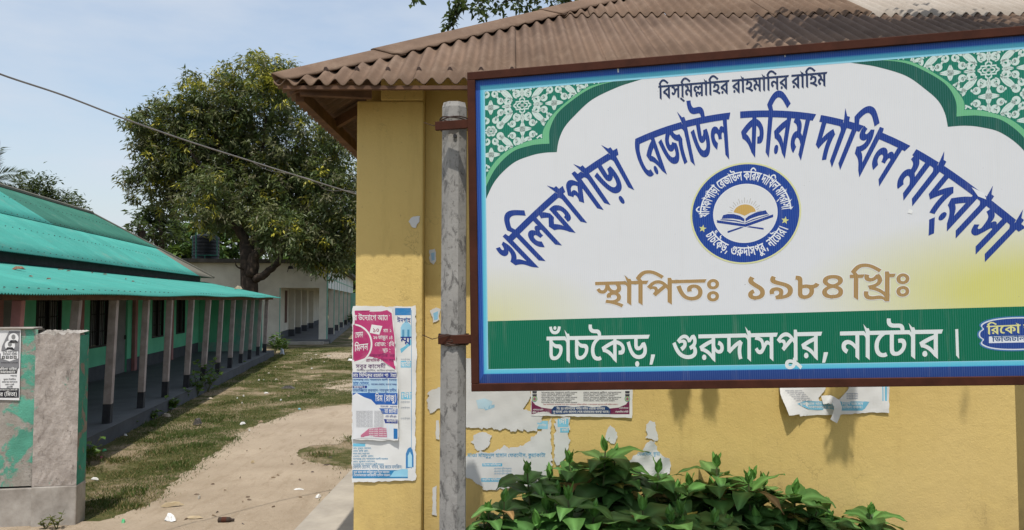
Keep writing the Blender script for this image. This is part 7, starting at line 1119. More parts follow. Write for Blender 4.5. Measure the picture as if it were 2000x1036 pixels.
pol(g, [(-30, 716), (36, 719), (34, 730), (-30, 731)], f, K, 2, None); tx(g, 'mohi', -1, 719, 35, 4.5, f, PW, 3); tx(g, 'che', 0, 725, 31, 4, f, PW, 3); tx(g, 'pod', 21, 733, 13, 3.2, f, K, 2)
pol(g, [(-14, 738), (-4, 734), (1, 740), (2, 765), (-20, 765)], f, (.16, .14, .14), 2, None)
for i, (k_, w) in enumerate((('dor', 24), ('kora', 30), ('doa', 18), ('prar', 12))): tx(g, k_, 20 - w / 2, 740 + i * 5, w, 2.8, f, K, 2)
blk(g, -30, 758.5, 38, 777, f, K, 2, 1, 1); tx(g, 'thak', 1, 760.5, 34, 2.2, f, PW, 3); tx(g, 'mita', 1, 767, 34, 6.5, f, PW, 3)
o = g.build("poster_print", M['paper'], None, colors=True); o.parent = po_; o.matrix_parent_inverse = XF[po_.name].inverted()
# ================================================================== GREEN SCHOOL BLOCK (t along the lane, b to the left)
FR = lambda t, b, z: lb(t, b, z)
T0, T1, BW, BP = 8.7, 32.6, 7.3, 4.6; FLZ = .25
gs = empty("green_school_block", lb(T0, BP, 0), "long green school block with turquoise tin roofs and a timber-post veranda", "building")
g = MB(); g.box(T0, T1 + .2, BP - .20, BW + 6, -.2, FLZ - .002, FR, mi=1); g.build("plinth", [M['floor_grey'], M['skirt']], gs)
g = MB(); g.quad(lb(T0, BP - .21, FLZ), lb(T1, BP - .21, FLZ), lb(T1, BW, FLZ), lb(T0, BW, FLZ)); g.build("veranda_floor", M['floor_grey'], gs)
# openings in the wall: (kind, t0, t1)
OPS = [('door', 14.3, 15.25), ('door', 16.1, 16.95), ('window', 17.75, 19.06), ('window', 20.8, 22.1), ('door', 22.75, 23.7), ('window', 26.1, 27.4), ('window', 29.0, 30.2), ('window', 11.6, 12.9)]
g = MB(); ed = T0
def skb(*q): sk = MB(); sk.box(*q); sk.build("skirting", M['skirt'], gs)
for kind, a, b in sorted(OPS, key=lambda q: q[1]):
    z0 = 1.10 if kind == 'window' else FLZ; z1 = 2.62
    g.box(ed, a, BW, BW + .2, FLZ, 3.3, FR)
    if kind == 'window': g.box(a, b, BW, BW + .2, FLZ, z0, FR); skb(a, b, BW - .006, BW - .001, FLZ + .001, .62, FR)
    g.box(a, b, BW, BW + .2, z1, 3.3, FR); skb(ed, a, BW - .006, BW - .001, FLZ + .001, .62, FR); ed = b
g.box(ed, T1, BW, BW + .2, FLZ, 3.3, FR); skb(ed, T1 - .2, BW - .006, BW - .001, FLZ + .001, .62, FR)
g.build("wall", M['green_wall'], gs)
for kind, a, b in OPS:
    if kind == 'window':
        g = MB()
        for q in ((a, a + .06, 1.10, 2.62), (b - .06, b, 1.10, 2.62), (a + .06, b - .06, 1.10, 1.15), (a + .06, b - .06, 2.57, 2.62), ((a + b) / 2 - .03, (a + b) / 2 + .03, 1.15, 2.57)): g.box(q[0], q[1], BW - .012, BW + .06, q[2], q[3], FR)
        fr_ = g.build("window", M['bar'], gs)
        g = MB(); g.box(a + .06, b - .06, BW + .08, BW + .1, 1.15, 2.57, FR); g.build("shutter", M['shutter'], fr_)
        g = MB()
        for k in range(1, 10): 
            t = a + .06 + (b - a - .12) * k / 10
            if abs(k - 5) > .1: g.box(t - .009, t + .009, BW + .02, BW + .035, 1.15, 2.57, FR)
        for z in (1.5, 1.95, 2.3): g.box(a + .06, b - .06, BW + .036, BW + .045, z, z + .025, FR)
        g.build("window_bars", M['bar'], fr_)
    else:
        g = MB(); g.box(a, b, BW + .05, BW + .08, FLZ, 2.62, FR)
        for z in (.75, 1.35, 1.95): g.box(a + .08, b - .08, BW + .035, BW + .049, z, z + .06, FR)
        dr = g.build("door", M['door_grey'], gs); g = MB(); g.box(b - .14, b - .1, BW + .0, BW + .034, 1.2, 1.32, FR); g.build("door_handle", M['bar'], dr)
for t in (16.0, 20.05, 24.2, 28.2): g = MB(); g.box(t - .11, t + .11, BW - .10, BW - .008, FLZ, 3.0, FR); g.build("pilaster", M['pink'], gs)
g = MB(); g.hexa([lb(T1 - .15, BP + .25, FLZ), lb(T1, BP + .25, FLZ), lb(T1, BW, FLZ), lb(T1 - .15, BW, FLZ), lb(T1 - .15, BP + .25, 2.44), lb(T1, BP + .25, 2.44), lb(T1, BW, 2.98), lb(T1 - .15, BW, 2.98)]); g.build("end_wall", M['teal_wall'], gs)
g = MB(); g.box(T1 - .16, T1 - .152, BP + 1.3, BW - .02, .62, 2.5, FR); g.build("end_wall_shade", M['green_wall'], gs)  # green sheet on the end wall stands in for its shaded part
# veranda posts
SP = 1.75; t_first = 12.27
for i in range(-2, 12):
    t = t_first + SP * i + random.uniform(-.05, .05); w = .062 + random.uniform(-.006, .006)
    A = [lb(t - w, BP - w, FLZ), lb(t + w, BP - w, FLZ), lb(t + w, BP + w, FLZ), lb(t - w, BP + w, FLZ)]; sh = lb(0, -.10 + random.uniform(-.05, .04), 0) + AX * random.uniform(-.07, .07)
    hz = 2.34 - FLZ; cut = .33 + random.uniform(-.03, .03)
    mid_ = [p + sh * (cut / hz) + Vector((0, 0, cut)) for p in A]; topp = [p + sh + Vector((0, 0, hz)) for p in A]
    g = MB().hexa(mid_ + topp); ob = g.build("veranda_post", M['pink'] if i < 0 else M['post'], gs, bevel=.008)
    g = MB().hexa([p * 1 for p in A] + mid_); g.build("painted_foot", M['black_paint'], ob)
g = MB(); g.box(T0, T1, BP - .155, BP - .045, 2.34, 2.42, FR); g.build("eave_beam", M['wood'], gs)
# tin roofs
def tin(name, t0, t1, bz0, bz1, m, per=.076, amp=.011, clip=None, wob=0.):
    """corrugated sheet between eave (b,z) and top (b,z); corrugations run down the slope"""
    g = MB(); n = int((t1 - t0) / per * 4); rows = 5; L = []
    for i in range(n + 1):
        t = t0 + (t1 - t0) * i / n; w = amp * math.cos(2 * math.pi * t / per); c = clip(t) if clip else 1.
        for k in range(rows):
            s = k / (rows - 1) * c; b = bz0[0] + (bz1[0] - bz0[0]) * s; z = bz0[1] + (bz1[1] - bz0[1]) * s
            L.append(lb(t, b, z + w + wob * math.sin(t * 1.1 + k) * (1 - s) + wob * .6 * math.sin(t * .37 + 2 * k)))
    g.add(L, [(i * rows + k, (i + 1) * rows + k, (i + 1) * rows + k + 1, i * rows + k + 1) for i in range(n) for k in range(rows - 1)])
    return g.build(name, m, gs, smooth=True, solid=.004)
VE = (4.20, 2.43); VT = (7.25, 3.06)
tin("veranda_roof", T0, T1 + .6, VE, VT, M['roof_teal'], wob=.012)
ME = (7.0, 3.26); MR = (10.3, 5.42); MID = (8.72, 3.26 + (5.42 - 3.26) * (8.72 - 7.0) / 3.3); TH1, TH2 = 29.3, 33.6
clip_lo = lambda t: 1. if t < 31.5 else max(.02, min(1, (TH2 + .1 - t) / (TH2 - 31.45)))
tin("roof_sheet", T0, 31.0, ME, MID, M['roof_teal'], clip=clip_lo); tin("roof_sheet", 31.0, TH2, ME, MID, M['roof_rust'], clip=clip_lo)
up0 = (MID[0] - .12, MID[1] - .07)
tin("roof_sheet", T0, 21.8, (up0[0], up0[1] + .012), (MR[0], MR[1] + .012), M['roof_teal'])
tin("roof_sheet", 21.8, 31.5, (up0[0], up0[1] + .012), (MR[0], MR[1] + .012), M['roof_dull'], clip=lambda t: 1. if t < TH1 else max(.03, (31.6 - t) / (31.6 - TH1)))
g = MB(); rp = lb(TH1, MR[0], MR[1]); g.add([rp, lb(TH2, 7.0, 3.26), lb(TH2, 13.6, 3.26)], [(0, 1, 2)]); g.quad(rp, lb(T0, MR[0], MR[1]), lb(T0, 13.6, 3.26), lb(TH2, 13.6, 3.26)); g.build("roof_sheet", M['roof_dull'], gs, solid=.01)
g = MB(); g.tube([lb(T0, MR[0], MR[1] + .03), lb(TH1, MR[0], MR[1] + .03)], .07, 8); g.tube([lb(TH1, MR[0], MR[1] + .02), lb(TH2 + .05, 7.0, 3.28)], .05, 8); g.build("ridge_cap", M['roof_rust'], gs)
g = MB(); g.box(T0, T1 - .2, 7.28, 7.298, 3.0, 3.3, FR); g.build("dark_gap_strip", M['black_paint'], gs)  # black strip put in for the dark, shaded gap between the two roofs
g = MB(); rr = random.Random(8)
for b0, z0 in ((ME[0] + .10, ME[1] + .078), (MID[0] - .05, MID[1] + .0), (8.0, 3.26 + .6545 + .012), (VE[0] + .25, VE[1] + .062), (VE[0] + 1.5, VE[1] + .30), (9.6, 3.26 + 1.702 + .03)):
    t = 9.
    while t < 30.5: 
        p = lb(t, b0, z0); g.tube([p, p + Vector((0, 0, .012))], [.015, .009], 6); t += .30 + rr.uniform(-.03, .03)
tag(g.build("roof_nails", M['bar'], gs), kind='stuff')
# big dry leaf and bits lying on the veranda roof
def on_ver(u, v):
    n = (lb(0, VT[0], VT[1]) - lb(0, VE[0], VE[1])).cross(AX); d = ray(u, v); o = lb(0, VE[0], VE[1]); t = (o - CAMP).dot(n) / d.dot(n); return CAMP + d * t + Vector((0, 0, .016))
def scrap(name, label, cat, p, L, W_, h, col, seed, group=None, ang=None, m='litter'):
    rr = random.Random(seed); a = rr.uniform(0, 3.14) if ang is None else ang; n = 9; g = MB(); V = []
    for k, z in ((1., 0), (.55, h)):
        for i in range(n):
            q = 2 * math.pi * i / n; r = rr.uniform(.7, 1.1); x, y = L / 2 * k * r * math.cos(q), W_ / 2 * k * r * math.sin(q); V.append(Vector((x * math.cos(a) - y * math.sin(a), x * math.sin(a) + y * math.cos(a), z + rr.uniform(0, h * .4)))  + p)
    g.add(V, [(i, (i + 1) % n, (i + 1) % n + n, i + n) for i in range(n)] + [tuple(range(n, 2 * n))], col)
    return tag(g.build(name, M[m], loc=p, colors=True), label, cat, group)
scrap("dry_leaf", "large curled brown leaf lying on the turquoise veranda roof", "leaf", on_ver(37, 529), .24, .14, .05, (.16, .07, .035), 1, ang=0)
scrap("dry_leaf", "pale curled leaf near the far end of the veranda roof", "leaf", on_ver(466, 567), .42, .22, .12, (.30, .24, .16), 2)
for i, (u, v) in enumerate(((60, 543), (118, 529), (134, 532), (205, 538), (246, 547), (278, 541), (305, 545), (330, 548), (95, 548), (440, 562), (180, 535), (260, 552))):
    scrap("dry_leaf", "small dry leaf or twig among those scattered on the veranda roof", "leaf", on_ver(u, v), random.uniform(.08, .16), .03, .02, (.10, .06, .04), 20 + i, "small dry leaves on the veranda roof")
# ================================================================== WHITE BLOCK AT THE END OF THE LANE
wt, wb = 42.0, 2.9
wbk = empty("white_school_block", lb(wt, wb, 0), "cream flat-roofed school block with open corridor at the end of the lane", "building")
OH, FZ, WT_ = 2.97, .22, 4.28; bo0, bo1 = 5.35, 3.35
g = MB(); g.box(wt, wt + .25, wb + .45 + .0, bo1, FZ, OH, FR) if False else None
g.box(wt, wt + .25, bo0, 13.5, -.1, WT_, FR); g.box(wt, wt + .25, wb, bo0, OH, WT_, FR); g.box(wt, wt + .25, wb, bo1, FZ, OH, FR); g.build("wall", M['cream'], wbk)
g = MB(); g.box(wt - .15, wt + 36, wb - .18, bo0 + .05, -.1, FZ, FR); g.build("corridor_floor", M['floor_grey'], wbk)
g = MB(); g.box(wt + .25, wt + 36, bo0, bo0 + .2, FZ, WT_, FR); cw = g.build("corridor_wall", M['cream'], wbk)
g = MB(); g.box(wt + .26, wt + 36, bo0 - .008, bo0 - .001, FZ, .62, FR); g.build("skirting", M['skirt'], wbk)
for k, t in enumerate((44.2, 47.6, 51.5, 56, 61)):
    g = MB(); g.box(t - .35, t + .55, bo0 - .03, bo0 - .002, 1.05, 2.85, FR); g.build("window_shutter", M['brown_shutter'], wbk)
for t in (45.7, 49.2, 53.2, 58): g = MB(); g.box(t, t + .28, bo0 - .32, bo0 - .009, FZ, OH, FR, mi=0); pi_ = g.build("pier", M['cream'], wbk); g = MB(); g.box(t - .004, t + .284, bo0 - .325, bo0 - .31, FZ, .62, FR); g.box(t - .006, t - .0015, bo0 - .32, bo0 - .0, FZ, .62, FR); g.build("pier_foot", M['skirt'], pi_)
for t in (48.0, 53.4, 59.5, 66, 73):
    g = MB(); g.box(t, t + .3, wb, wb + .36, FZ, OH, FR); c_ = g.build("column", M['cream'], wbk); g = MB(); g.box(t - .006, t + .05, wb - .006, wb - .001, FZ, OH, FR); g.box(t - .006, t - .001, wb - .006, wb + .05, .62, OH, FR); g.build("corner_trim", M['mint'], c_)
    g = MB(); g.box(t - .01, t - .0015, wb + .052, wb + .36, FZ, .62, FR); g.build("column_foot", M['skirt'], c_)
g = MB(); g.box(wt - .006, wt - .001, wb - .0, wb + .06, FZ, WT_, FR); g.box(wt - .006, wt + .07, wb - .007, wb - .001, FZ, WT_, FR); g.box(wt - .006, wt - .001, bo0, bo0 + .05, FZ, OH, FR); g.build("corner_trim", M['mint'], wbk)
g = MB(); g.box(wt + .25, wt + 36, wb + .02, wb + .25, OH, WT_, FR); g.build("parapet_beam", M['white_panel'], wbk)
g = MB()
for t in (42.2, 45.1, 48.0, 50.7, 53.4, 56.4, 59.5, 63, 66, 73): g.box(t + .075, t + .14, wb - .004, wb + .018, OH + .0, WT_, FR)
g.box(wt + .26, wt + 36, wb - .006, wb + .016, 3.5, 3.55, FR); g.build("panel_trim", M['mint'], wbk)
g = MB(); g.box(wt + 31.5, wt + 32, wb - .5, wb + .9, 0, OH, FR); g.build("far_wall", M['teal_wall'], wbk)
g = MB(); g.box(wt - .45, wt + 37, wb - .5, 14, WT_ + .002, WT_ + .2, FR); g.build("roof_slab", M['slab'], wbk)
g = MB(); g.box(wt - 1.0, wt - .16, bo1 - .3, bo0 + .5, -.1, .13, FR); g.box(wt - .45, wt - .17, wb - .1, bo1 - .302, -.1, .10, FR); g.build("entrance_step", M['concrete'], wbk)
g = MB(); lp_ = PY(558, 521, lb(wt - .5, 5, 0).y - .2); wl = lb(wt, -(lp_.dot(RT)) - .0, lp_.z)
g.tube([wl + Vector((0, .0, -.25)), wl + Vector((.15, -.3, -.1)), wl + Vector((.35, -.6, .0))], .018, 6); lm = empty("wall_lamp", wl + Vector((0, 0, -.25)), "small dark lamp on a bent arm on the cream end wall", "lamp"); g.build("arm", M['bar'], lm)
g = MB(); c = wl + Vector((.35, -.6, .0)); g.tube([c + Vector((0, 0, .05)), c + Vector((0, 0, .02)), c + Vector((0, 0, -.12))], [.03, .11, .15], 10); g.build("lamp_shade", M['bar'], lm)
# water tank on its pipe stand
tt, tb = 44.5, 10.6; _k = ray(402, 480); _k = _k.x / _k.y; tb = (-tt * math.sin(TH) - _k * tt * math.cos(TH)) / (math.cos(TH) - _k * math.sin(TH)); zb = WT_ + .28
tk = empty("water_tank", lb(tt, tb, WT_ + .2), "black ribbed plastic water tank on the flat roof behind green pipes", "water tank")
g = MB(); P = []; Rr = []; r0 = .70
for i in range(41):
    z = 1.25 * i / 40; P.append(lb(tt, tb, zb + z)); Rr.append(r0 + .022 * (1 if (i % 6) < 3 else 0))
P += [lb(tt, tb, zb + 1.31), lb(tt, tb, zb + 1.40), lb(tt, tb, zb + 1.44)]; Rr += [r0 * .95, r0 * .6, r0 * .3]
g.tube(P, Rr, 36); g.build("tank_body", M['tank'], tk, smooth=False)
g = MB(); g.tube([lb(tt, tb, zb + 1.43), lb(tt, tb, zb + 1.50)], [.24, .24], 20); g.build("lid", M['tank'], tk)
g = MB()
def tl(ch, s0):   # block letters wrapped round the tank
    S5 = {'X': ["10001", "01010", "00100", "01010", "10001"], 'A': ["00100", "01010", "10001", "11111", "10001"], 'k': ["1000", "1010", "1100", "1010", "1001"], 'i': ["1", "0", "1", "1", "1"], 'I': ["1", "1", "1", "1", "1"], 'O': ["111", "101", "101", "101", "111"]}[ch]
    for r_, row in enumerate(S5):
        for c_, q in enumerate(row):
            if q == '1':
                z = zb + .60 - r_ * .035; cs = []
                for (dx, dz) in ((0, 0), (.035, 0), (.035, .035), (0, .035)):
                    a = (s0 + c_ * .035 + dx) / .69; v_ = -AX * math.cos(a) + RT * math.sin(a); cs.append(lb(tt, tb, z + dz) + v_ * .6905)
                g.add(cs, [(0, 1, 2, 3)], (.6, .6, .65))
    return s0 + len(S5[0]) * .035 + .035
s = -.72
for ch in "IXA": s = tl(ch, s)
tl('k', -.06); tl('i', .42)
g.build("tank_lettering", M['litter'], tk, colors=True)
st_ = empty("pipe_stand", lb(tt - .9, tb + .5, WT_ + .2), "green painted pipe stand and standpipes around the black water tank", "pipe stand")
g = MB()
def pp(u, v): d = ray(u, v); n = AX; t = ((tt - .9)) / d.dot(n); return CAMP + d * t
g.tube([pp(383, 518), pp(383, 452)], .035, 8); g.tube([pp(400, 515), pp(400, 499), pp(424, 499)], .03, 8); g.tube([pp(376, 462), pp(376, 499), pp(400, 499)], .02, 8); g.tube([pp(421, 462), pp(424, 462), pp(424, 499)], .028, 8); g.build("pipes", M['green_steel'], st_)
# ================================================================== MANGO TREE
YM = 37.0
def PP(u, v, Y): p = PY(u, v, Y); return p
mt = empty("mango_tree", Vector((PP(486, 560, YM).x, YM, 0)), "large dark mango tree with yellow flower tips rising behind the veranda roof", "tree")
g = MB(); b0 = PP(486, 560, YM); gb0 = Vector((b0.x, YM, -.1))
def limb(pts, r0, r1, n=10):
    P = [PP(u, v, YM + d) for u, v, d in pts]; P2 = []
    for i in range(len(P) - 1):
        for k in range(4): P2.append(P[i].lerp(P[i + 1], k / 4) + Vector((random.uniform(-.04, .04), random.uniform(-.04, .04), 0)))
    P2.append(P[-1]); g.tube(P2, [r0 + (r1 - r0) * i / (len(P2) - 1) for i in range(len(P2))], n)
bu = PZ(486, 700).x
g.tube([gb0 + Vector((.1, 0, 0)), Vector((b0.x + .02, YM, 1.5)), PP(487, 556, YM), PP(484, 510, YM), PP(482, 478, YM)], [.62, .48, .41, .36, .30], 12)
limb([(484, 510, 0), (478, 470, 0), (462, 440, -.3), (430, 400, -.8), (380, 350, -1)], .31, .06); limb([(486, 515, .1), (500, 470, .3), (512, 420, .4), (505, 340, .5), (520, 230, .3)], .28, .05)
limb([(492, 540, -.2), (497, 500, -.3), (515, 485, -.2), (545, 470, 0), (590, 420, .2), (630, 360, .3)], .30, .06); limb([(498, 545, -.3), (512, 540, -.5), (530, 525, -.6), (542, 515, -.5), (552, 490, -.5), (560, 470, -.4)], .21, .10)
limb([(470, 450, -.2), (440, 430, .4), (400, 420, .8), (340, 400, .6), (290, 345, 0)], .18, .03); limb([(462, 440, 0), (450, 380, .4), (430, 300, .6), (410, 220, .3)], .2, .03); limb([(430, 400, -.8), (400, 330, -.6), (350, 270, -.3), (300, 250, 0)], .12, .02)
limb([(478, 528, -.3), (464, 522, -.6), (455, 505, -.7)], .06, .015, 6)
g.build("trunk", M['bark'], mt, smooth=True)
LM_ = [(530, 448, 42, -.5), (470, 425, 42, 1.5), (415, 420, 36, 1.2), (248, 243, 14, 0), (243, 345, 13, 0), (375, 158, 20, .2), (440, 140, 22, .2), (505, 118, 20, .2), (545, 122, 18, .2), (310, 205, 18, .1), (262, 385, 16, 0), (285, 222, 16, 0), (345, 330, 55, .6), (300, 290, 48, .4), (420, 255, 70, .8), (380, 345, 60, 1), (460, 340, 70, 1), (545, 350, 70, 1), (345, 215, 42, .2), (620, 330, 60, 1), (560, 410, 70, 1), (285, 265, 34, .1), (530, 165, 62, 0), (490, 150, 40, .5), (560, 190, 62, .6), (440, 200, 62, 0), (385, 195, 42, .4), (470, 235, 75, .8), (360, 250, 55, 0), (300, 240, 42, .2), (265, 238, 22, 0), (330, 290, 45, .4), (400, 300, 80, .8), (500, 300, 95, .6), (590, 290, 85, .4), (300, 335, 40, 0), (262, 348, 26, 0), (330, 375, 50, .3), (410, 390, 70, -.6), (500, 390, 85, .6), (590, 390, 90, .4), (660, 360, 70, .2), (660, 280, 50, .3), (690, 420, 60, .3), (550, 450, 55, -.5), (620, 455, 60, .2), (610, 500, 40, 0), (655, 505, 40, .3), (670, 470, 45, 0), (590, 492, 28, -.3), (640, 495, 30, 0)]
lumps = []
for u, v, r, d in LM_:
    Y = YM + d * 2 + random.uniform(-1., 1.); lumps.append((PP(u, v, Y), (r * Y / FPX * 1.0, r * Y / FPX * 1.15, r * Y / FPX)))
P, O = crown_points(lumps, 62, .5)
U_ = lambda P: .5 + 0 * P[:, 0]
def flush(P):
    h = (P[:, 2] - 8) / 7; zig = np.sin(P[:, 0] * 2.3 + P[:, 2] * 1.7) * np.sin(P[:, 2] * 2.9 - P[:, 0] * .7)
    return np.where(zig > .3, .22, .03) + np.where((P[:, 2] > 12.4), .25, 0)
V, F, Cv = cluster_leaves(P, O, 16, .20, .36, .75, [(.095, .12, .042), (.125, .145, .055), (.16, .165, .075), (.075, .105, .036), (.13, .12, .064)], .27, .12, (flush, (.38, .34, .04)))
np_mesh("crown", V, F, Cv, M['leaf'], mt)
# ================================================================== OTHER TREES
def tree(name, label, lumps_px, Y, dens, per, L0, L1, droop, cols, wid=.35, trunk=None, group=None, spread=.1, fl=None, shell=.45):
    lumps = []
    for u, v, r, d in lumps_px: yy = Y + d; lumps.append((PY(u, v, yy), r * yy / FPX))
    cx = sum(l[0].x for l in lumps) / len(lumps) if trunk is None else PY(trunk, 500, Y).x
    root = empty(name, Vector((cx, Y, 0)), label, "tree", group)
    P, O = crown_points(lumps, dens, shell); V, F, Cv = cluster_leaves(P, O, per, L0, L1, droop, cols, wid, spread, fl); np_mesh("crown", V, F, Cv, M['leaf'], root)
    g = MB(); lo = min(lumps, key=lambda l: l[0].z)
    g.tube([Vector((cx, Y, -.1)), Vector((cx, Y, lo[0].z * .5)), Vector((cx * .7 + lo[0].x * .3, Y, lo[0].z)), lumps[0][0]], [.28, .24, .18, .06], 8)
    for c, r in lumps[1:4]: g.tube([Vector((cx * .8 + lo[0].x * .2, Y, lo[0].z * .75)), (Vector((cx, Y, lo[0].z)) + c) / 2, c], [.12, .08, .03], 6)
    g.build("trunk", M['bark'], root); return root
BR = [(.10, .17, .035), (.07, .13, .03), (.13, .20, .05), (.05, .10, .025)]; DK = [(.04, .06, .022), (.055, .075, .028), (.03, .05, .02)]
tree("broadleaf_tree", "bright green tree behind the black water tank", [(400, 440, 55, 0), (350, 465, 45, 1), (450, 430, 50, 2), (430, 490, 45, 0), (480, 470, 50, 2), (380, 490, 45, 0), (340, 490, 30, 0)], 58, 16, 11, .45, .75, .35, BR, .42, 400, "trees behind the school blocks")
tree("broadleaf_tree", "rounded grey-green tree between the green ridge and the mango tree", [(300, 405, 30, 0), (275, 428, 24, 0), (320, 430, 35, 1), (330, 460, 32, 0), (300, 450, 28, 1)], 50, 28, 11, .3, .5, .3, DK, .42, 312, "trees behind the school blocks")
tree("broadleaf_tree", "green tree filling the gap between cream block and ochre column", [(690, 440, 50, 0), (660, 480, 50, 2), (700, 500, 50, 0), (630, 450, 55, 4), (720, 540, 45, 0), (590, 490, 50, 5), (700, 570, 40, 4), (540, 480, 50, 6)], 82, 10, 11, .6, 1.0, .3, BR, .42, 700, "trees behind the school blocks")
tree("feathery_tree", "dark feathery tree behind the turquoise ridge at far left", [(90, 372, 26, 0), (55, 362, 24, 0), (120, 390, 26, 1), (35, 385, 24, 0), (150, 402, 18, 0), (75, 395, 30, 0), (110, 415, 25, 1)], 46, 70, 14, .22, .36, .05, DK, .3, 85, None, .2)
tree("broadleaf_tree", "pale sapling with spaced leaves left of the rounded grey-green tree", [(272, 440, 14, 0), (264, 446, 8, 0), (280, 452, 12, 0)], 47, 14, 8, .3, .42, .15, [(.06, .09, .035)], .4, 276, "trees behind the school blocks")
# palm at the left edge
pr = empty("coconut_palm", Vector((PY(-18, 500, 36).x, 36, 0)), "coconut palm whose fronds enter the photo at the left edge", "palm tree")
pc = PY(-18, 352, 36); g = MB(); g.tube([Vector((pc.x + .3, 36, -.1)), Vector((pc.x + .15, 36, pc.z * .5)), pc], [.2, .16, .13], 10); g.build("trunk", M['bark'], pr)
for i, (dx, dz, L) in enumerate(((.75, .42, 1.9), (.95, .10, 1.5), (.3, .9, 1.8), (-.4, .8, 2.), (-.9, .3, 2.), (-.8, -.1, 1.8), (.62, -.35, 1.2))):
    C = []; D = []; p = pc.copy(); d = Vector((dx, random.uniform(-.3, .3), dz)).normalized()
    for k in range(44):
        p = p + d * (L / 44); d = (d + Vector((0, 0, -.02))).normalized(); s_ = d.cross(Vector((0, 1, 0))).normalized()
        for q in (-1, 1): C.append(p); D.append(d * .9 + s_ * q * .65 + Vector((0, random.uniform(-.3, .3), -.1)))
    n = len(C); V, F, Cv = leaf_arrays(np.array(C), np.array(D), RNG.uniform(.4, .7, n), .08, np.array([(.05, .065, .025)] * n) * RNG.uniform(.7, 1.3, (n, 1))); np_mesh("frond", V, F, Cv, M['leaf'], pr)
# tree whose low branches hang over the brown roof
YT = 10.2
jt = empty("jackfruit_tree", Vector((1.6, 13.2, 0)), "leafy tree hanging dark branches over the brown roof ridge", "tree")
g = MB(); g.tube([Vector((1.6, 13.2, -.1)), Vector((1.5, 13.1, 4)), PY(1180, -40, 12), PY(1050, -150, 11)], [.32, .27, .2, .12], 10)
for pts in (((1180, -40, 12), (1060, -20, YT), (980, 6, YT)), ((1050, -150, 11), (900, -60, YT), (888, 30, YT), (880, 55, YT)), ((1050, -150, 11), (830, -70, YT), (806, 2, YT)), ((1060, -60, 11), (960, -30, YT), (930, 10, YT))): g.tube([PY(*q) for q in pts], [.05, .02, .008, .004][:len(pts)], 6)
g.build("trunk", M['bark'], jt)
C = []; O = []
def spray(u0, v0, u1, v1, n, w):
    for i in range(n): f = random.random(); C.append(PY(u0 + (u1 - u0) * f + random.gauss(0, w), v0 + (v1 - v0) * f + random.gauss(0, w), YT + random.gauss(0, .12)))
spray(888, -10, 890, 22, 14, 6); spray(885, 22, 876, 56, 14, 5); spray(905, -5, 899, 18, 7, 4); spray(803, -12, 808, 4, 6, 4)
for i in range(330):
    u = random.uniform(915, 1165); lim = 58 - (u - 940) * .14 if u > 945 else 22 + (u - 915) * .6
    v = random.uniform(-110, min(lim, 62)); 
    if v > -10 and math.sin(u * .09) * math.sin(v * .12 + u * .03) > .45: continue
    C.append(PY(u, v, YT + random.uniform(-.5, .9)))
for i in range(350): C.append(PY(random.uniform(850, 1500), random.uniform(-330, -90), random.uniform(9.8, 12.5)))
C = np.array([tuple(c) for c in C]); O = RNG.normal(size=C.shape)
V, F, Cv = cluster_leaves(C, O, 6, .07, .125, .9, [(.032, .055, .02), (.045, .075, .026), (.06, .09, .03), (.025, .04, .016)], .55, .035)
np_mesh("crown", V, F, Cv, M['leaf'], jt)
# ================================================================== CABLES
def cable(label, pts, r):
    P = [PY(*q) for q in pts]; g = MB(); P2 = []
    for i in range(len(P) - 1):
        p0, p1, p2, p3 = P[max(i - 1, 0)], P[i], P[i + 1], P[min(i + 2, len(P) - 1)]
        for k in range(8):
            t = k / 8; P2.append(.5 * (2 * p1 + (p2 - p0) * t + (2 * p0 - 5 * p1 + 4 * p2 - p3) * t * t + (-p0 + 3 * p1 - 3 * p2 + p3) * t ** 3))
    P2.append(P[-1]); g.tube(P2, r, 6); tag(g.build("overhead_cable", M['cable'], loc=P2[-1]), label, "cable")
cable("long overhead cable sagging from the left edge to the ochre building", ((-90, 105, 5.2), (0, 145, 5.6), (125, 187, 6.1), (250, 235, 6.6), (370, 277, 7.1), (480, 312, 7.6), (600, 350, 8.1), (700, 381, 8.55), (770, 402, 8.9)), .0078)
cable("thin slack wire branching under the long cable near the ochre building", ((495, 318, 7.66), (525, 333, 7.8), (560, 339, 7.95), (610, 352, 8.15), (640, 372, 8.3), (690, 375, 8.5), (770, 404, 8.88)), .0042)
# ================================================================== LITTER, WEEDS, GRASS
WHI, TAN_, BRN, PINK, GRNL, BLUL = (.70, .70, .68), (.42, .33, .20), (.10, .06, .045), (.45, .10, .16), (.06, .40, .16), (.15, .45, .6)
def lit(u, v, L, W_, h, col, label=None, grp=None, name="paper_scrap", cat="litter", ang=None): scrap(name, label, cat, PZ(u, v, .006), L, W_, h, col, int(u * 7 + v), grp, ang)
lit(332, 1017, .22, .12, .05, WHI, "largest crumpled white plastic bag on the path by the bottom edge", name="plastic_bag")
lit(380, 1013, .22, .07, .02, TAN_, "flat tan leaf sheath between the white bag and the brown bottle", name="dry_leaf", ang=.1); lit(335, 990, .26, .05, .04, TAN_, "twisted dry stalk just above the white bag", name="dry_stalk", ang=.3)
bo = PZ(442, 1016, .035); br = empty("bottle", bo - Vector((0, 0, .03)), "small dark red-brown bottle lying on its side on the path", "bottle")
g = MB(); g.tube([bo + Vector((-.085, 0, 0)), bo + Vector((-.08, 0, 0)), bo + Vector((.03, .005, 0)), bo + Vector((.055, .006, 0)), bo + Vector((.08, .007, 0))], [.02, .03, .03, .014, .014], 14); g.build("bottle_body", M['wood_dark'], br); g = MB(); g.tube([bo + Vector((-.045, .002, 0)), bo + Vector((.005, .004, 0))], [.0308, .0308], 14); g.build("bottle_label", M['rust_frame'], br)
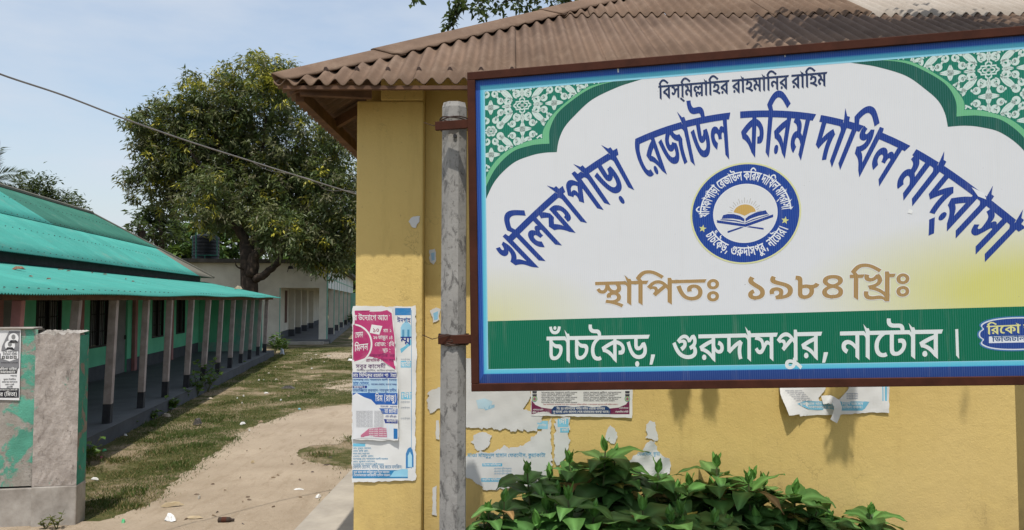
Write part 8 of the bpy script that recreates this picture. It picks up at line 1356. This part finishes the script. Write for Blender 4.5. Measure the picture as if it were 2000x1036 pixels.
lit(386, 831, .18, .16, .10, (.03, .03, .028), "black crumpled rag on the grass in front of the veranda", name="rag"); lit(563, 760, .40, .10, .07, (.05, .05, .05), "dark log-like bundle on the grass near the ochre column", name="bundle", ang=.15)
lit(186, 937, .19, .045, .02, WHI, "torn white strip on the grass beside the boundary pillar", ang=-.5); lit(154, 945, .22, .05, .02, (.5, .46, .42), "pale strip half hidden behind the boundary pillar", ang=.2)
lit(474, 830, .14, .06, .04, WHI, "white carton scrap at the grass edge of the path"); lit(583, 957, .14, .03, .015, WHI, "white stick-like scrap lying on the sandy path", ang=.05); lit(622, 972, .09, .06, .03, WHI, "white scrap against the pavement edge", ang=.7)
lit(198, 898, .06, .06, .04, PINK, "pink crumpled wrapper on the grass near the leafy weed"); lit(204, 882, .08, .04, .03, GRNL, "green wrapper on the grass above the pink one"); lit(241, 1022, .09, .05, .03, GRNL, "green wrapper at the foot of the grass by the bottom edge")
lit(585, 800, .14, .05, .02, BLUL, "blue scrap on the grass edge beside the path's bend"); lit(551, 694, .30, .2, .22, (.45, .5, .55), "pale grey plastic bag at the far end of the veranda"); lit(684, 705, .35, .15, .06, WHI, "white scrap far up the lane beside the ochre column")
lit(245, 852, .10, .06, .03, WHI, "white crumpled scrap by the veranda plinth"); lit(410, 780, .16, .06, .03, (.5, .42, .3), "pale tan husk on the grass below the veranda weeds"); lit(326, 814, .28, .18, .05, (.36, .30, .22), "heap of dry leaf husks by the middle veranda weeds", name="dry_leaf")
rr = random.Random(11)
for i in range(30):
    v = rr.choice((rr.uniform(690, 740), rr.uniform(700, 790), rr.uniform(740, 1000))); f = (v - 690) / 330; ul = 545 - 380 * f + 15; ur = 660 - 250 * f
    u = rr.uniform(ul, ur); d = PZ(u, v).y; c = rr.choice(((.6, .6, .57), (.45, .42, .36), (.5, .45, .36), TAN_, (.30, .22, .14))); s_ = rr.uniform(.35, 1.) * d / 16
    lit(u, v, .13 * s_, .06 * s_, .03, c, "one of the small pale scraps strewn over the grass of the lane", "small scraps strewn over the grass")
for i in range(26):
    v = rr.uniform(830, 1030); u = rr.uniform(330, 600) if v > 930 else rr.uniform(480, 680)
    lit(u, v, rr.uniform(.04, .12), rr.uniform(.012, .03), .012, rr.choice(((.12, .08, .05), (.2, .14, .08), (.08, .06, .05))), "one of the small dry twigs and bits on the sandy path", "twigs and bits on the path", "twig", "twig")
def weed(u, v, h, n, seed, label, grp="weeds along the veranda plinth", L=.10, cols=((.09, .17, .03), (.06, .13, .03), (.14, .22, .04))):
    rr = random.Random(seed); p = PZ(u, v); root = empty("weed", p, label, "weed", grp); C = []; D = []; g = MB()
    for k in range(max(3, n // 9)):
        a = rr.uniform(0, 6.28); t = p + Vector((math.cos(a) * h * .35, math.sin(a) * h * .35, h * rr.uniform(.55, 1))); g.tube([p, p.lerp(t, .5) + Vector((0, 0, h * .1)), t], [.006, .004, .002], 5)
        for q in range(9): f = rr.uniform(.3, 1); C.append(p.lerp(t, f)); aa = rr.uniform(0, 6.28); D.append((math.cos(aa), math.sin(aa), rr.uniform(-.2, .6)))
    n = len(C); col = np.array(cols)[RNG.integers(0, len(cols), n)]; V, F, Cv = leaf_arrays(np.array([tuple(c) for c in C]), np.array(D), RNG.uniform(L * .6, L * 1.2, n), .6, col); np_mesh("foliage", V, F, Cv, M['leaf'], root); g.build("stem", M['stem'], root)
weed(174, 908, .42, 50, 1, "leafy bright weed at the plinth corner beside the boundary pillar", L=.13); weed(333, 804, .30, 60, 2, "low spreading weed at the plinth in front of the third veranda post", L=.13); weed(358, 785, .35, 50, 3, "broad weed beside the low spreading one", L=.12)
weed(385, 775, .75, 90, 4, "tall leggy weed reaching the veranda floor edge", L=.15); weed(406, 766, .85, 80, 5, "tallest weed by the veranda plinth", L=.16); weed(537, 692, .95, 110, 6, "bushy green weed at the far veranda corner", L=.22); weed(555, 690, .7, 80, 7, "dark low bush beside the grey plastic bag", L=.2)
weed(690, 640, 1.3, 140, 8, "green bush against the teal end of the cream block", L=.3); weed(89, 1036, .16, 30, 9, "small dry weed under the boundary wall poster", "weeds at the foot of the boundary pillar", .05, ((.16, .15, .06), (.10, .11, .04))); weed(110, 1036, .20, 50, 10, "small yellowish weed at the foot of the boundary pillar", "weeds at the foot of the boundary pillar", .05, ((.18, .16, .05), (.09, .11, .03)))
weed(470, 722, .3, 50, 12, "flat weed patch along the far half of the plinth", L=.12); weed(300, 822, .22, 40, 13, "short weed close to the second veranda post", L=.1); weed(258, 838, .18, 40, 14, "short dark weed at the plinth nearer than the second post", L=.09)
# grass blades
inside_path = [tuple(q) for q in lp]
def in_path(X, Y):
    w = np.zeros(len(X), bool); n = len(inside_path)
    for j in range(n):
        (x1, y1), (x2, y2) = inside_path[j - 1], inside_path[j]
        if y1 == y2: continue
        c = ((y1 > Y) != (y2 > Y)) & (X < (x2 - x1) * (Y - y1) / (y2 - y1) + x1); w ^= c
    return w
N = 420000; tq = 8.2 + 30 * RNG.random(N) ** 1.7; bq = RNG.uniform(-2.5, BP - .2, N)
GX = tq * AX.x - bq * RT.x; GY = tq * AX.y - bq * RT.y
dn = np.sin(GX * 2.1 + np.sin(GY * 1.3) * 2) * np.sin(GY * 1.7 + np.sin(GX * 1.9) * 1.5) + .5 * np.sin(GX * 5.3 + GY * 3.1) * np.sin(GY * 6.1 - GX * 2.2)
lw = np.sin(GX * .9 + np.sin(GY * .45) * 2.2) * np.sin(GY * .52 + np.sin(GX * .8) * 1.7)
jx, jy = RNG.normal(0, .13, N), RNG.normal(0, .2, N)
keep = (~in_path(GX + jx, GY + jy)) & ~((lw + .35 * dn < -.55) & (RNG.random(N) < .85)) & (dn + RNG.normal(0, .35, N) > -.75) & ~((GX > -1.95) & (GY < 13.2)) & (GY > 8.2) & ~((tq > gt - .05) & (tq < gt + .3) & (bq > gb - .05))
edge = RNG.random(N) < .02; 
GX, GY, dn = GX[keep], GY[keep], dn[keep]; n = len(GX); print("grass", n)
C = np.stack([GX, GY, np.zeros(n)], 1); D = RNG.normal(size=(n, 3)) * [.8, .8, 0] + [0, 0, .9]; L = RNG.uniform(.018, .05, n) * (1 + .01 * GY) * np.where(dn > .75, 1.7, 1.)
low = np.sin(GX * .9 + np.sin(GY * .45) * 2.2) * np.sin(GY * .52 + np.sin(GX * .8) * 1.7)
pal = np.array([(.05, .085, .018), (.072, .10, .024), (.15, .13, .05), (.24, .19, .09), (.045, .075, .018)]); k = np.where(RNG.random(n) < np.clip(.62 + dn * .2 + low * .42, .12, .97), RNG.choice([0, 1, 1, 4], n), RNG.choice([2, 3], n))
V, F, Cv = leaf_arrays(C, D, L, .16, pal[k] * RNG.uniform(.8, 1.2, (n, 1)), .1)
tag(np_mesh("grass", V, F, Cv, M['grass']), kind='stuff')

# tree just out of the frame at the right whose branches shade the roof and the wall
ot = empty("broadleaf_tree", Vector((7.2, 4.2, 0)), "leafy tree outside the photo at right, its branches shading the roof and wall", "tree")
def roofpt(u, v): d = ray(u, v); n = Vector((0, -TA, 1)); t = (Vector((0, EY, EV)) - CAMP).dot(n) / d.dot(n); return CAMP + d * t
C = []; rr = random.Random(21)
for i in range(1500):
    u = rr.uniform(1490, 2300); e = 30 + (u - 1500) * .02; v = rr.gauss(62, 15) if u < 1900 else rr.gauss(75, 16)
    if u < 1600 and rr.random() < .55: continue
    if v < 24 + 12 * math.sin(u * .045) + 8 * math.sin(u * .13): continue
    C.append(roofpt(u, v) + SUN * rr.uniform(2.2, 2.7))
NR = len(C)
for (u0, v0, u1, v1, n, w) in ((1655, 745, 1636, 880, 90, 8), (1646, 750, 1640, 830, 40, 9), (1330, 735, 1326, 783, 36, 6), (1388, 735, 1386, 770, 22, 5)):
    for i in range(n):
        f = rr.random(); C.append(PY(u0 + (u1 - u0) * f + rr.gauss(0, w * (1 - .6 * f)), v0 + (v1 - v0) * f, 5.6) + SUN * rr.uniform(3.25, 3.4))
for i in range(500): C.append(Vector((rr.gauss(6.6, 1.2), rr.gauss(4.2, .8), rr.gauss(7.6, .6))))
C = np.array([tuple(c) for c in C]); nr = NR
V, F, Cv = cluster_leaves(C[:nr], RNG.normal(size=(nr, 3)), 6, .09, .17, .8, [(.04, .07, .022), (.06, .09, .03)], .55, .06)
V2, F2, Cv2 = cluster_leaves(C[nr:], RNG.normal(size=(len(C) - nr, 3)), 5, .04, .075, .8, [(.04, .07, .022), (.06, .09, .03)], .5, .022)
F = np.concatenate([F, F2 + len(V)]); V = np.concatenate([V, V2]); Cv = np.concatenate([Cv, Cv2])
np_mesh("crown", V, F, Cv, M['leaf'], ot); g = MB(); g.tube([Vector((7.2, 4.2, -.1)), Vector((7.1, 4.2, 4)), Vector((6.6, 4.2, 7.6))], [.28, .22, .12], 10)
for q in ((1700, 60), (1880, 70)): g.tube([Vector((6.8, 4.2, 6.6)), (Vector((6.6, 4.2, 6.8)) + roofpt(*q) + SUN * 2.6) / 2, roofpt(*q) + SUN * 2.6], [.07, .04, .012], 6)
for q in ((1650, 760), (1330, 745), (1387, 745)): e = PY(q[0], q[1], 5.6) + SUN * 3.32; g.tube([roofpt(1700, 60) + SUN * 2.6, e + Vector((0, 0, .15)), e, PY(q[0] - 8, q[1] + 80, 5.6) + SUN * 3.32], [.012, .008, .006, .003], 5)
g.build("trunk", M['bark'], ot)

# far treeline that closes the view beyond the school yard
n = 9000; a = RNG.uniform(-.9, .9, n); dd = RNG.uniform(115, 135, n); hh = 5 + 3 * np.sin(a * 17) + 2 * np.sin(a * 43 + 1)
C = np.stack([dd * np.sin(a), dd * np.cos(a), RNG.random(n) ** .8 * hh], 1); V, F, Cv = cluster_leaves(C, RNG.normal(size=C.shape), 4, .9, 1.7, .3, [(.06, .10, .03), (.045, .075, .028), (.08, .12, .04)], .6, .5)
tag(np_mesh("woodland", V, F, Cv, M['leaf']), kind='stuff')
